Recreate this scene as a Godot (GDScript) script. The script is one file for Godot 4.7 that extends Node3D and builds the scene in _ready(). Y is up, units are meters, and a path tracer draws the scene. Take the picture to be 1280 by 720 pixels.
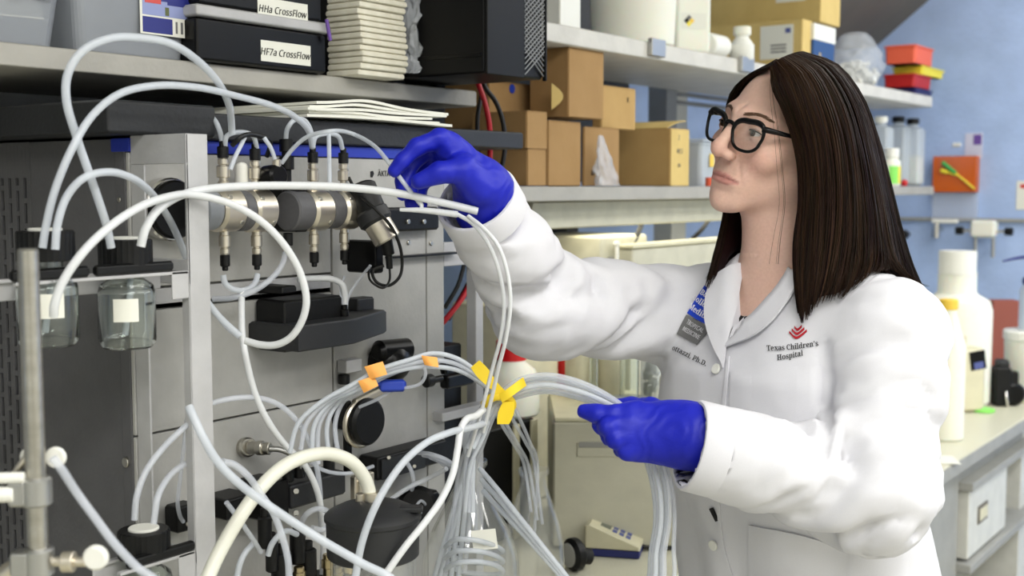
extends Node3D
# A laboratory bench: a person in a white coat works on the tubing of a bench instrument.
# World axes: x runs along the bench, y is up, z points from the back wall into the aisle. Units are metres.

const EYE := Vector3(0, 1.58, 0)
var lens_basis := Basis.from_euler(Vector3(deg_to_rad(-4.8395), deg_to_rad(-53.8437), 0))
var M := {}
var names_used := {}
var rng := RandomNumberGenerator.new()


func _ready():
	rng.seed = 20
	camera_and_light()
	make_materials()
	room()
	shelving()
	benches()
	instrument()
	instrument_fittings()
	bottles_and_stand()
	shelf_things()
	bench_things()
	tubing()
	person()


func camera_and_light():
	var cam := Camera3D.new()
	cam.name = "camera"
	cam.position = EYE
	cam.basis = lens_basis
	cam.fov = 26.991
	cam.near = 0.05
	cam.far = 60
	var lens := CameraAttributesPhysical.new()
	lens.frustum_focal_length = 50
	lens.exposure_aperture = 6.3
	lens.frustum_focus_distance = 1.5
	lens.frustum_near = 0.05
	lens.frustum_far = 60
	cam.attributes = lens
	add_child(cam)
	cam.current = true
	var e := Environment.new()
	e.background_mode = Environment.BG_COLOR
	e.background_color = Color(0.6, 0.65, 0.7)
	e.ambient_light_source = Environment.AMBIENT_SOURCE_DISABLED
	e.tonemap_mode = Environment.TONE_MAPPER_LINEAR
	e.tonemap_exposure = 0.95
	e.sdfgi_enabled = true
	e.ssao_enabled = true
	e.ssil_enabled = true
	var w := WorldEnvironment.new()
	w.name = "environment"
	w.environment = e
	add_child(w)


# ---------------------------------------------------------------- places
func spot(px: float, py: float, d: float) -> Vector3:      # the point seen at a pixel of the photograph, d metres in front of the lens
	return EYE + lens_basis * Vector3((px - 640.0) / 1500.0 * d, (360.0 - py) / 1500.0 * d, -d)


func on_plane(px: float, py: float, axis: int, value: float) -> Vector3:
	var r := lens_basis * Vector3((px - 640.0) / 1500.0, (360.0 - py) / 1500.0, -1.0)
	return EYE + r * ((value - EYE[axis]) / r[axis])


func on_x(px, py, x) -> Vector3: return on_plane(px, py, 0, x)
func on_y(px, py, y) -> Vector3: return on_plane(px, py, 1, y)
func on_z(px, py, z) -> Vector3: return on_plane(px, py, 2, z)


# ---------------------------------------------------------------- mesh building
class Shape:
	var v := PackedVector3Array()
	var n := PackedVector3Array()
	var c := PackedColorArray()
	var uv := PackedVector2Array()
	var idx := PackedInt32Array()
	var tint := Color(1, 1, 1)
	var colored := false

	func pt(p: Vector3, nn: Vector3, u := Vector2.ZERO) -> int:
		v.append(p); n.append(nn); c.append(tint); uv.append(u)
		return v.size() - 1

	func tri(a: int, b: int, d: int):      # counter-clockwise from outside; Godot wants clockwise
		idx.append(a); idx.append(d); idx.append(b)

	func face(a: int, b: int, d: int, e: int):
		tri(a, b, d); tri(a, d, e)

	func quad(a: Vector3, b: Vector3, d: Vector3, e: Vector3):
		var nn := (b - a).cross(e - a).normalized()
		face(pt(a, nn, Vector2(0, 1)), pt(b, nn, Vector2(1, 1)), pt(d, nn, Vector2(1, 0)), pt(e, nn, Vector2(0, 0)))

	func box(center: Vector3, size: Vector3, bev := 0.0015, b := Basis()) -> Shape:
		var h := size / 2.0
		bev = minf(bev, minf(h.x, minf(h.y, h.z)) * 0.6)
		var at := {}
		for sx in [-1, 1]:
			for sy in [-1, 1]:
				for sz in [-1, 1]:
					for ax in 3:
						var s := Vector3(sx, sy, sz)
						var q := Vector3(sx * (h.x - bev), sy * (h.y - bev), sz * (h.z - bev))
						q[ax] = s[ax] * h[ax]
						var nn := Vector3.ZERO
						nn[ax] = s[ax]
						at[[sx, sy, sz, ax]] = pt(center + b * q, b * nn, Vector2(q[(ax + 1) % 3], q[(ax + 2) % 3]))
		for ax in 3:
			var u := (ax + 1) % 3
			var w := (ax + 2) % 3
			for s in [-1, 1]:
				var k := []
				for q in [[-1, -1], [1, -1], [1, 1], [-1, 1]]:
					var key := [0, 0, 0, ax]
					key[ax] = s; key[u] = q[0]; key[w] = q[1]
					k.append(at[key])
				if s > 0: face(k[0], k[1], k[2], k[3])
				else: face(k[3], k[2], k[1], k[0])
			for su in [-1, 1]:
				for sw in [-1, 1]:
					var key1 := [0, 0, 0, u]
					key1[ax] = -1; key1[u] = su; key1[w] = sw
					var key2: Array = key1.duplicate(); key2[ax] = 1
					var key3: Array = key2.duplicate(); key3[3] = w
					var key4: Array = key1.duplicate(); key4[3] = w
					if su * sw > 0: face(at[key1], at[key4], at[key3], at[key2])
					else: face(at[key1], at[key2], at[key3], at[key4])
		for sx in [-1, 1]:
			for sy in [-1, 1]:
				for sz in [-1, 1]:
					if sx * sy * sz > 0: tri(at[[sx, sy, sz, 0]], at[[sx, sy, sz, 1]], at[[sx, sy, sz, 2]])
					else: tri(at[[sx, sy, sz, 0]], at[[sx, sy, sz, 2]], at[[sx, sy, sz, 1]])
		return self

	func span(a: Vector3, b: Vector3, bev := 0.0015) -> Shape:
		return box((a + b) / 2.0, (b - a).abs(), bev)

	# profile of Vector2(radius, height) from bottom to top, turned about the local y axis of t
	func lathe(prof: Array, seg := 24, t := Transform3D(), crease := 0.8) -> Shape:
		var k := prof.size() - 1
		var sn := []
		for i in k:
			var dd: Vector2 = prof[i + 1] - prof[i]
			sn.append(Vector2(dd.y, -dd.x).normalized())
		for i in k:
			var na: Vector2 = sn[i]
			var nb: Vector2 = sn[i]
			if i > 0 and sn[i].dot(sn[i - 1]) > crease: na = (sn[i] + sn[i - 1]).normalized()
			if i < k - 1 and sn[i].dot(sn[i + 1]) > crease: nb = (sn[i] + sn[i + 1]).normalized()
			if (prof[i] - prof[i + 1]).length() < 1e-7: continue
			var first := v.size()
			for j in seg + 1:
				var a := TAU * j / seg
				var dx := cos(a)
				var dz := -sin(a)
				pt(t * Vector3(prof[i].x * dx, prof[i].y, prof[i].x * dz), t.basis * Vector3(na.x * dx, na.y, na.x * dz), Vector2(float(j) / seg, float(i) / k))
				pt(t * Vector3(prof[i + 1].x * dx, prof[i + 1].y, prof[i + 1].x * dz), t.basis * Vector3(nb.x * dx, nb.y, nb.x * dz), Vector2(float(j) / seg, float(i + 1) / k))
			for j in seg:
				var q := first + j * 2
				if prof[i].x < 1e-6: tri(q, q + 3, q + 1)
				elif prof[i + 1].x < 1e-6: tri(q, q + 2, q + 1)
				else: face(q, q + 2, q + 3, q + 1)
		return self

	# a bar of round section from a to b with chamfered ends
	func rod(a: Vector3, b: Vector3, r: float, seg := 16, ch := 0.0008, r2 := -1.0) -> Shape:
		if r2 < 0: r2 = r
		var l := a.distance_to(b)
		ch = minf(ch, minf(l * 0.3, minf(r, r2) * 0.5))
		return lathe([Vector2(0, 0), Vector2(r - ch, 0), Vector2(r, ch), Vector2(r2, l - ch), Vector2(r2 - ch, l), Vector2(0, l)], seg, aim(a, b))

	static func aim(a: Vector3, b: Vector3) -> Transform3D:
		var y := (b - a).normalized()
		var x := y.cross(Vector3.UP if absf(y.y) < 0.9 else Vector3.RIGHT).normalized()
		return Transform3D(Basis(x, y, x.cross(y)), a)

	# a round bar swept along a smooth path through the points
	func tube(points: Array, r, sides := 10, steps := 6, closed := false) -> Shape:
		var path := Shape.smooth(points, steps, closed)
		var m := path.size()
		var tan0 := (path[1] - path[0]).normalized()
		var nn := tan0.cross(Vector3(0.31, 0.9, 0.2)).normalized()
		var last := tan0
		var first := v.size()
		for i in m:
			var tg: Vector3
			if closed: tg = (path[(i + 1) % (m - 1)] - path[(i - 1 + m - 1) % (m - 1)]).normalized()
			else: tg = (path[mini(i + 1, m - 1)] - path[maxi(i - 1, 0)]).normalized()
			var ax := last.cross(tg)
			if ax.length() > 1e-6: nn = nn.rotated(ax.normalized(), last.angle_to(tg))
			nn = (nn - tg * nn.dot(tg)).normalized()
			last = tg
			var bn := tg.cross(nn)
			var rr: float
			if r is Array:
				var f = float(i) / (m - 1) * (r.size() - 1)
				var k := mini(int(f), r.size() - 2)
				rr = lerpf(r[k], r[k + 1], f - k)
			else: rr = r
			for j in sides + 1:
				var a := TAU * j / sides
				var dir := nn * cos(a) + bn * sin(a)
				pt(path[i] + dir * rr, dir, Vector2(float(j) / sides, float(i) / (m - 1)))
		for i in m - 1:
			for j in sides:
				var q := first + i * (sides + 1) + j
				face(q, q + 1, q + sides + 2, q + sides + 1)
		if not closed:
			for e in [0, m - 1]:
				var tg2: Vector3 = (path[1] - path[0]).normalized() * -1.0 if e == 0 else (path[m - 1] - path[m - 2]).normalized()
				var cc := pt(path[e], tg2)
				var ring := v.size()
				for j in sides + 1: pt(v[first + e * (sides + 1) + j], tg2)
				for j in sides:
					if e == 0: tri(cc, ring + j + 1, ring + j)
					else: tri(cc, ring + j, ring + j + 1)
		return self

	static func smooth(points: Array, steps: int, closed := false) -> PackedVector3Array:
		var out := PackedVector3Array()
		var k := points.size()
		if k == 2 and not closed:
			for s in steps + 1: out.append((points[0] as Vector3).lerp(points[1], float(s) / steps))
			return out
		var last := k if closed else k - 1
		for i in last:
			var p0: Vector3 = points[(i - 1 + k) % k] if closed or i > 0 else points[0] * 2.0 - points[1]
			var p1: Vector3 = points[i]
			var p2: Vector3 = points[(i + 1) % k]
			var p3: Vector3 = points[(i + 2) % k] if closed or i + 2 < k else points[k - 1] * 2.0 - points[k - 2]
			var t1 := sqrt(maxf(p0.distance_to(p1), 1e-5))
			var t2 := t1 + sqrt(maxf(p1.distance_to(p2), 1e-5))
			var t3 := t2 + sqrt(maxf(p2.distance_to(p3), 1e-5))
			for s in steps:                                   # centripetal Catmull-Rom
				var t := lerpf(t1, t2, float(s) / steps)
				var a1 := p0 * ((t1 - t) / t1) + p1 * (t / t1)
				var a2 := p1 * ((t2 - t) / (t2 - t1)) + p2 * ((t - t1) / (t2 - t1))
				var a3 := p2 * ((t3 - t) / (t3 - t2)) + p3 * ((t - t2) / (t3 - t2))
				var b1 := a1 * ((t2 - t) / t2) + a2 * (t / t2)
				var b2 := a2 * ((t3 - t) / (t3 - t1)) + a3 * ((t - t1) / (t3 - t1))
				out.append(b1 * ((t2 - t) / (t2 - t1)) + b2 * ((t - t1) / (t2 - t1)))
		out.append(points[0] if closed else points[k - 1])
		return out

	# an outline in the local xy plane (counter-clockwise) given a depth along local z, chamfered by bev
	func prism(outline: Array, depth: float, t := Transform3D(), bev := 0.001, holes := []) -> Shape:
		var poly := PackedVector2Array(outline)
		if Geometry2D.is_polygon_clockwise(poly): poly.reverse()
		var m := poly.size()
		var en := []
		for i in m:
			var e := (poly[(i + 1) % m] - poly[i]).normalized()
			en.append(Vector2(e.y, -e.x))
		var inset := PackedVector2Array()
		for i in m:
			var a: Vector2 = en[(i - 1 + m) % m]
			var b: Vector2 = en[i]
			var mid := (a + b) / maxf(1.0 + a.dot(b), 0.3)
			inset.append(poly[i] - mid * bev)
		for i in m:
			var j := (i + 1) % m
			var na: Vector2 = en[i]
			var nb: Vector2 = en[i]
			if en[i].dot(en[(i - 1 + m) % m]) > 0.8: na = (en[i] + en[(i - 1 + m) % m]).normalized()
			if en[i].dot(en[j]) > 0.8: nb = (en[i] + en[j]).normalized()
			var rings := []
			for z in [[inset, -depth / 2, -1.0], [poly, -depth / 2 + bev, 0.0], [poly, depth / 2 - bev, 0.0], [inset, depth / 2, 1.0]]:
				rings.append([pt(t * Vector3(z[0][i].x, z[0][i].y, z[1]), t.basis * Vector3(na.x, na.y, z[2]).normalized()), pt(t * Vector3(z[0][j].x, z[0][j].y, z[1]), t.basis * Vector3(nb.x, nb.y, z[2]).normalized())])
			for k in 3: face(rings[k][0], rings[k][1], rings[k + 1][1], rings[k + 1][0])
		var tris := Geometry2D.triangulate_polygon(inset)
		for side in [-1, 1]:
			var at := []
			for q in inset: at.append(pt(t * Vector3(q.x, q.y, side * depth / 2), t.basis * Vector3(0, 0, side), q))
			for k in range(0, tris.size(), 3):
				var a: Vector2 = inset[tris[k]]
				var ccw: bool = (inset[tris[k + 1]] - a).cross(inset[tris[k + 2]] - a) > 0
				if ccw == (side > 0): tri(at[tris[k]], at[tris[k + 1]], at[tris[k + 2]])
				else: tri(at[tris[k]], at[tris[k + 2]], at[tris[k + 1]])
		return self

	# a sheet of (nu + 1) x (nv + 1) points with thickness
	func sheet(nu: int, nv: int, at: Callable, thick := 0.001) -> Shape:
		var p := []
		for i in nu + 1:
			for j in nv + 1: p.append(at.call(float(i) / nu, float(j) / nv))
		var nrm := []
		var w := nv + 1
		for i in nu + 1:
			for j in nv + 1:
				var du: Vector3 = p[mini(i + 1, nu) * w + j] - p[maxi(i - 1, 0) * w + j]
				var dv: Vector3 = p[i * w + mini(j + 1, nv)] - p[i * w + maxi(j - 1, 0)]
				nrm.append(du.cross(dv).normalized())
		var lay := []
		for side in [1, -1]:
			lay.append(v.size())
			for k in p.size(): pt(p[k] + nrm[k] * (thick / 2 * side), nrm[k] * side, Vector2(float(k / w) / nu, float(k % w) / nv))
		for i in nu:
			for j in nv:
				var q := i * w + j
				face(lay[0] + q, lay[0] + q + w, lay[0] + q + w + 1, lay[0] + q + 1)
				face(lay[1] + q + 1, lay[1] + q + w + 1, lay[1] + q + w, lay[1] + q)
		var rim := []
		for i in nu: rim.append([i * w, (i + 1) * w])
		for j in nv: rim.append([nu * w + j, nu * w + j + 1])
		for i in nu: rim.append([(nu - i) * w + nv, (nu - i - 1) * w + nv])
		for j in nv: rim.append([nv - j, nv - j - 1])
		for e in rim: quad(v[lay[1] + e[0]], v[lay[1] + e[1]], v[lay[0] + e[1]], v[lay[0] + e[0]])
		return self

	func ball(center: Vector3, r: Vector3, seg := 20, b := Basis()) -> Shape:
		var prof := []
		var rings := seg / 2
		for i in rings + 1:
			var a := -PI / 2 + PI * i / rings
			prof.append(Vector2(cos(a) if i > 0 and i < rings else 0.0, sin(a)))
		return lathe(prof, seg, Transform3D(b * Basis.from_scale(r), center), 0.5)

	func moved(by: Vector3) -> Shape:
		for i in v.size(): v[i] += by
		return self

	func bounds() -> AABB:
		var a := AABB(v[0], Vector3.ZERO)
		for p in v: a = a.expand(p)
		return a

	func mesh() -> ArrayMesh:
		for i in n.size(): n[i] = n[i].normalized() if n[i].length() > 1e-9 else Vector3.UP
		var a := []
		a.resize(Mesh.ARRAY_MAX)
		a[Mesh.ARRAY_VERTEX] = v
		a[Mesh.ARRAY_NORMAL] = n
		a[Mesh.ARRAY_TEX_UV] = uv
		if colored: a[Mesh.ARRAY_COLOR] = c
		a[Mesh.ARRAY_INDEX] = idx
		var m := ArrayMesh.new()
		m.add_surface_from_arrays(Mesh.PRIMITIVE_TRIANGLES, a)
		return m


func numbered(called: String) -> String:
	var k: int = names_used.get(called, 0)
	names_used[called] = k + 1
	return called if k == 0 else "%s_%03d" % [called, k]


func tag(o: Node, label: String, category: String, group := ""):
	o.set_meta("label", label)
	o.set_meta("category", category)
	if group: o.set_meta("group", group)


func thing(called: String, label: String, category: String, at: Vector3, group := "") -> Node3D:
	var o := Node3D.new()
	o.name = numbered(called)
	o.position = at
	tag(o, label, category, group)
	add_child(o, true)
	return o


func origin_of(o: Node) -> Vector3:
	var p := Vector3.ZERO
	while o is Node3D and o != self:
		p += (o as Node3D).position
		o = o.get_parent()
	return p


# one named mesh; its vertices are given in world places (or, with local, in the parent's own)
func obj(called: String, s: Shape, m: Material, parent: Node = self, local := false) -> MeshInstance3D:
	var o := MeshInstance3D.new()
	if not local:
		var b := s.bounds()
		var base := Vector3(b.get_center().x, b.position.y, b.get_center().z)
		var under := origin_of(parent) if parent != self else Vector3.ZERO
		o.position = base - under
		s.moved(-base)
	o.mesh = s.mesh()
	o.material_override = m
	o.name = numbered(called) if parent == self else called
	parent.add_child(o, true)
	return o


func solo(called: String, s: Shape, m: Material, label: String, category: String, group := "") -> MeshInstance3D:
	var o := obj(called, s, m)
	tag(o, label, category, group)
	return o


func struct(called: String, s: Shape, m: Material, parent: Node = self) -> MeshInstance3D:
	var o := obj(called, s, m, parent)
	if parent == self: o.set_meta("kind", "structure")
	return o


# a copy of a thing with its parts, under a name and a label of its own
func dup(o: Node3D, at: Vector3, label: String, group := "", turn := 0.0) -> Node3D:
	var called := String(o.name).rstrip("0123456789").rstrip("_")
	var r: Node3D = o.duplicate()
	r.name = numbered(called)
	r.position = at
	r.rotation.y += turn
	r.set_meta("label", label)
	if group: r.set_meta("group", group)
	add_child(r, true)
	return r


func lettering(text: String, height: float, font := "Droid Sans", depth := 0.0004) -> TextMesh:
	var t := TextMesh.new()
	var f := SystemFont.new()
	f.font_names = PackedStringArray([font])
	if font == "Droid Serif": f.font_weight = 700
	t.font = f
	t.font_size = 48
	t.pixel_size = height / 48.0
	t.depth = depth
	t.text = text
	t.horizontal_alignment = HORIZONTAL_ALIGNMENT_CENTER
	return t


# flat print: the letters stand x along right, y along up, from the point at (their middle)
func write(text: String, height: float, at: Vector3, right: Vector3, up: Vector3, m: Material, parent: Node, font := "Droid Sans", slant := 0.0):
	var o := MeshInstance3D.new()
	o.mesh = lettering(text, height, font)
	var z := right.cross(up).normalized()
	o.transform = Transform3D(Basis(right.normalized(), up.normalized() + right.normalized() * slant, z), at - origin_of(parent))
	o.material_override = m
	o.name = "lettering"
	parent.add_child(o, true)


# ---------------------------------------------------------------- materials
func noise_tex(freq: float, a: Color, b: Color, seed_ := 1, size := 256, normal := false, strength := 2.0) -> NoiseTexture2D:
	var f := FastNoiseLite.new()
	f.noise_type = FastNoiseLite.TYPE_SIMPLEX_SMOOTH
	f.seed = seed_
	f.frequency = freq
	f.fractal_octaves = 4
	var t := NoiseTexture2D.new()
	t.width = size
	t.height = size
	t.seamless = true
	t.noise = f
	if normal:
		t.as_normal_map = true
		t.bump_strength = strength
	else:
		var g := Gradient.new()
		g.set_color(0, a)
		g.set_color(1, b)
		t.color_ramp = g
	return t


func mat(called: String, color: Color, rough := 0.5, metal := 0.0, spec := 0.5) -> StandardMaterial3D:
	var m := StandardMaterial3D.new()
	m.resource_name = called
	m.albedo_color = color
	m.roughness = rough
	m.metallic = metal
	m.metallic_specular = spec
	M[called] = m
	return m


func textured(m: StandardMaterial3D, tex: Texture2D, scale: float, normal: Texture2D = null, amount := 0.4):
	m.albedo_texture = tex
	m.uv1_triplanar = true
	m.uv1_scale = Vector3.ONE * scale
	if normal:
		m.normal_enabled = true
		m.normal_texture = normal
		m.normal_scale = amount


func clear(m: StandardMaterial3D, alpha: float):
	m.transparency = BaseMaterial3D.TRANSPARENCY_ALPHA
	m.albedo_color.a = alpha


func make_materials():
	var grain := noise_tex(0.02, Color.WHITE, Color.WHITE, 3, 256, true, 3.0)
	var fine := noise_tex(0.12, Color.WHITE, Color.WHITE, 4, 256, true, 2.0)
	var mottle := noise_tex(0.015, Color(0.93, 0.93, 0.93), Color(1, 1, 1), 5)
	var speckle := noise_tex(0.25, Color(0.9, 0.9, 0.9), Color(1, 1, 1), 6)
	var fibres := noise_tex(0.012, Color(0.94, 0.93, 0.91), Color(1, 1, 1), 7)
	textured(mat("blue_wall", Color(0.7, 0.79, 0.95), 0.85, 0, 0.3), mottle, 1.3, fine, 0.15)
	textured(mat("white_wall", Color(0.87, 0.87, 0.85), 0.85, 0, 0.3), mottle, 1.3, fine, 0.15)
	textured(mat("floor_vinyl", Color(0.8, 0.79, 0.73), 0.4), speckle, 2.0)
	mat("ceiling_tile", Color(0.9, 0.9, 0.88), 0.95)
	textured(mat("soffit_grey", Color(0.43, 0.41, 0.38), 0.7), mottle, 2.0)
	textured(mat("shelf_enamel", Color(0.84, 0.83, 0.8), 0.5), mottle, 3.0, fine, 0.1)
	textured(mat("shelf_grey", Color(0.68, 0.67, 0.64), 0.5), mottle, 3.0, fine, 0.1)
	textured(mat("rack_grey", Color(0.56, 0.57, 0.58), 0.55), mottle, 3.0)
	textured(mat("panel_dark", Color(0.25, 0.26, 0.28), 0.6), mottle, 3.0)
	textured(mat("bench_top", Color(0.87, 0.86, 0.77), 0.35), speckle, 4.0)
	textured(mat("cabinet_grey", Color(0.63, 0.63, 0.61), 0.5), mottle, 3.0)
	textured(mat("cabinet_white", Color(0.86, 0.86, 0.83), 0.4), mottle, 3.0)
	textured(mat("machine_light", Color(0.7, 0.698, 0.685), 0.5, 0.0, 0.4), mottle, 4.0, fine, 0.08)
	textured(mat("machine_frame", Color(0.73, 0.73, 0.735), 0.45, 0.0, 0.45), mottle, 4.0, fine, 0.06)
	textured(mat("machine_dark", Color(0.37, 0.37, 0.38), 0.55, 0.0, 0.4), mottle, 4.0, fine, 0.12)
	textured(mat("machine_lid", Color(0.17, 0.175, 0.185), 0.5, 0.0, 0.4), mottle, 4.0, fine, 0.12)
	mat("stripe_blue", Color(0.11, 0.2, 0.66), 0.45)
	mat("void_black", Color(0.02, 0.02, 0.022), 0.9)
	textured(mat("black_plastic", Color(0.04, 0.042, 0.046), 0.45, 0, 0.4), speckle, 12.0, fine, 0.2)
	textured(mat("graphite", Color(0.125, 0.13, 0.14), 0.5), speckle, 12.0, fine, 0.2)
	mat("tower_black", Color(0.02, 0.02, 0.022), 0.5, 0, 0.35)
	mat("black_gloss", Color(0.018, 0.018, 0.02), 0.3, 0, 0.35)
	textured(mat("rubber", Color(0.05, 0.05, 0.052), 0.7), speckle, 20.0)
	var steel := mat("steel", Color(0.78, 0.77, 0.74), 0.32, 1.0)
	textured(steel, noise_tex(0.03, Color(0.86, 0.85, 0.83), Color(1, 1, 1), 9), 8.0)
	mat("bright_steel", Color(0.85, 0.84, 0.82), 0.2, 1.0)
	mat("nickel", Color(0.86, 0.83, 0.77), 0.36, 1.0)
	mat("brass_fitting", Color(0.72, 0.66, 0.52), 0.3, 1.0)
	mat("aluminium", Color(0.72, 0.72, 0.71), 0.4, 1.0)
	var tube := mat("tube_clear", Color(0.85, 0.875, 0.91), 0.3, 0, 0.5)
	clear(tube, 0.6)
	var tube2 := mat("tube_white", Color(0.9, 0.91, 0.92), 0.35, 0, 0.5)
	clear(tube2, 0.82)
	var tube3 := mat("tube_thin", Color(0.86, 0.88, 0.92), 0.3, 0, 0.5)
	clear(tube3, 0.42)
	var hose := mat("hose_milky", Color(0.9, 0.9, 0.85), 0.4, 0, 0.5)
	clear(hose, 0.92)
	var g := mat("glass", Color(0.97, 0.99, 0.98), 0.02)
	g.refraction_enabled = true
	g.refraction_scale = 0.05
	clear(g, 0.0)
	var pane := mat("pane", Color(0.95, 0.97, 0.97), 0.03)
	clear(pane, 0.04)
	var thin := mat("thin_glass", Color(0.93, 0.96, 0.96), 0.03, 0, 0.7)
	clear(thin, 0.045)
	textured(mat("cardboard", Color(0.67, 0.54, 0.37), 0.8, 0, 0.3), fibres, 3.0, fine, 0.06)
	textured(mat("cardboard_pale", Color(0.76, 0.63, 0.42), 0.8, 0, 0.3), fibres, 3.0, fine, 0.06)
	textured(mat("cardboard_yellow", Color(0.86, 0.76, 0.5), 0.8, 0, 0.3), fibres, 3.0, fine, 0.06)
	mat("paper", Color(0.9, 0.9, 0.86), 0.8, 0, 0.3)
	textured(mat("tissue", Color(0.93, 0.92, 0.86), 0.9, 0, 0.2), fibres, 9.0, grain, 0.3)
	mat("ink", Color(0.08, 0.08, 0.09), 0.8)
	mat("ink_grey", Color(0.42, 0.42, 0.42), 0.8)
	mat("print_blue", Color(0.1, 0.14, 0.48), 0.5)
	mat("print_pale", Color(0.56, 0.6, 0.78), 0.5)
	mat("print_red", Color(0.82, 0.3, 0.28), 0.5)
	mat("print_olive", Color(0.35, 0.38, 0.2), 0.5)
	var bin := mat("bin_plastic", Color(0.66, 0.68, 0.71), 0.35, 0, 0.5)
	clear(bin, 0.5)
	var bag := mat("bag_film", Color(0.9, 0.92, 0.95), 0.3, 0, 0.6)
	clear(bag, 0.2)
	var film := mat("wrap_film", Color(0.9, 0.92, 0.95), 0.28, 0, 0.8)
	clear(film, 0.25)
	var jug := mat("jug_plastic", Color(0.93, 0.93, 0.88), 0.45, 0, 0.4)
	jug.subsurf_scatter_enabled = true
	jug.subsurf_scatter_strength = 0.3
	var bottle := mat("bottle_clear", Color(0.85, 0.88, 0.9), 0.3, 0, 0.5)
	clear(bottle, 0.5)
	mat("cap_red", Color(0.8, 0.09, 0.11), 0.4)
	mat("cap_white", Color(0.93, 0.93, 0.9), 0.45)
	mat("cap_yellow", Color(0.95, 0.8, 0.3), 0.45)
	mat("cap_navy", Color(0.12, 0.16, 0.45), 0.45)
	mat("tape_orange", Color(0.97, 0.68, 0.33), 0.6)
	mat("tape_yellow", Color(0.96, 0.83, 0.16), 0.55)
	mat("clip_blue", Color(0.14, 0.25, 0.68), 0.4)
	mat("cable_red", Color(0.72, 0.06, 0.13), 0.45)
	mat("cable_black", Color(0.03, 0.03, 0.032), 0.5)
	textured(mat("beige_case", Color(0.8, 0.79, 0.71), 0.5), mottle, 4.0, fine, 0.1)
	textured(mat("cream_case", Color(0.88, 0.86, 0.74), 0.5), mottle, 4.0, fine, 0.1)
	mat("navy_base", Color(0.13, 0.16, 0.42), 0.5)
	mat("screen_grey", Color(0.45, 0.47, 0.42), 0.25)
	mat("key_blue", Color(0.32, 0.36, 0.6), 0.5)
	var orange := mat("acrylic_orange", Color(0.88, 0.42, 0.1), 0.3, 0, 0.5)
	clear(orange, 0.68)
	mat("pen_green", Color(0.2, 0.65, 0.3), 0.4)
	mat("pen_yellow", Color(0.95, 0.88, 0.25), 0.4)
	mat("rack_orange", Color(0.95, 0.42, 0.3), 0.45)
	mat("rack_yellow", Color(0.96, 0.9, 0.25), 0.45)
	mat("rack_red", Color(0.72, 0.1, 0.1), 0.45)
	mat("rack_navy", Color(0.13, 0.12, 0.38), 0.45)
	mat("purple", Color(0.42, 0.3, 0.62), 0.5)
	mat("brick_red", Color(0.6, 0.33, 0.28), 0.7)
	mat("green_lime", Color(0.55, 0.9, 0.4), 0.5)
	mat("navy_box", Color(0.13, 0.29, 0.5), 0.5)
	var lamp := mat("lamp_face", Color(1, 1, 1), 0.5)
	lamp.emission_enabled = true
	lamp.emission = Color(1.0, 0.98, 0.94)
	lamp.emission_energy_multiplier = 2.0
	# the person
	var coat := mat("coat_cotton", Color(0.87, 0.87, 0.89), 0.85, 0, 0.25)
	textured(coat, noise_tex(0.3, Color(0.965, 0.965, 0.97), Color(1, 1, 1), 12), 9.0, noise_tex(0.35, Color.WHITE, Color.WHITE, 13, 256, true, 1.5), 0.12)
	coat.rim_enabled = true
	coat.rim = 0.2
	var skin := mat("skin", Color(1, 1, 1), 0.5, 0, 0.4)
	skin.vertex_color_use_as_albedo = true
	skin.subsurf_scatter_enabled = true
	skin.subsurf_scatter_strength = 0.12
	textured(skin, noise_tex(0.05, Color(0.94, 0.92, 0.91), Color(1, 1, 1), 15), 14.0, noise_tex(0.2, Color.WHITE, Color.WHITE, 16, 256, true, 1.5), 0.12)
	var eye := mat("eye_surface", Color(1, 1, 1), 0.15, 0, 0.35)
	eye.vertex_color_use_as_albedo = true
	var hair := mat("hair_brown", Color(1, 1, 1), 0.5, 0, 0.22)
	hair.vertex_color_use_as_albedo = true
	textured(mat("nitrile", Color(0.09, 0.13, 0.72), 0.48, 0, 0.4), speckle, 14.0, noise_tex(0.05, Color.WHITE, Color.WHITE, 18, 256, true, 3.0), 0.25)
	textured(mat("shirt_black", Color(0.05, 0.05, 0.055), 0.8), speckle, 14.0)
	mat("trouser_dark", Color(0.1, 0.1, 0.12), 0.85)
	mat("patch_blue", Color(0.16, 0.28, 0.76), 0.8, 0, 0.2)
	mat("patch_grey", Color(0.44, 0.44, 0.44), 0.8, 0, 0.2)
	mat("thread_white", Color(0.92, 0.92, 0.94), 0.8, 0, 0.2)
	mat("thread_red", Color(0.68, 0.16, 0.2), 0.8, 0, 0.2)


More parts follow.
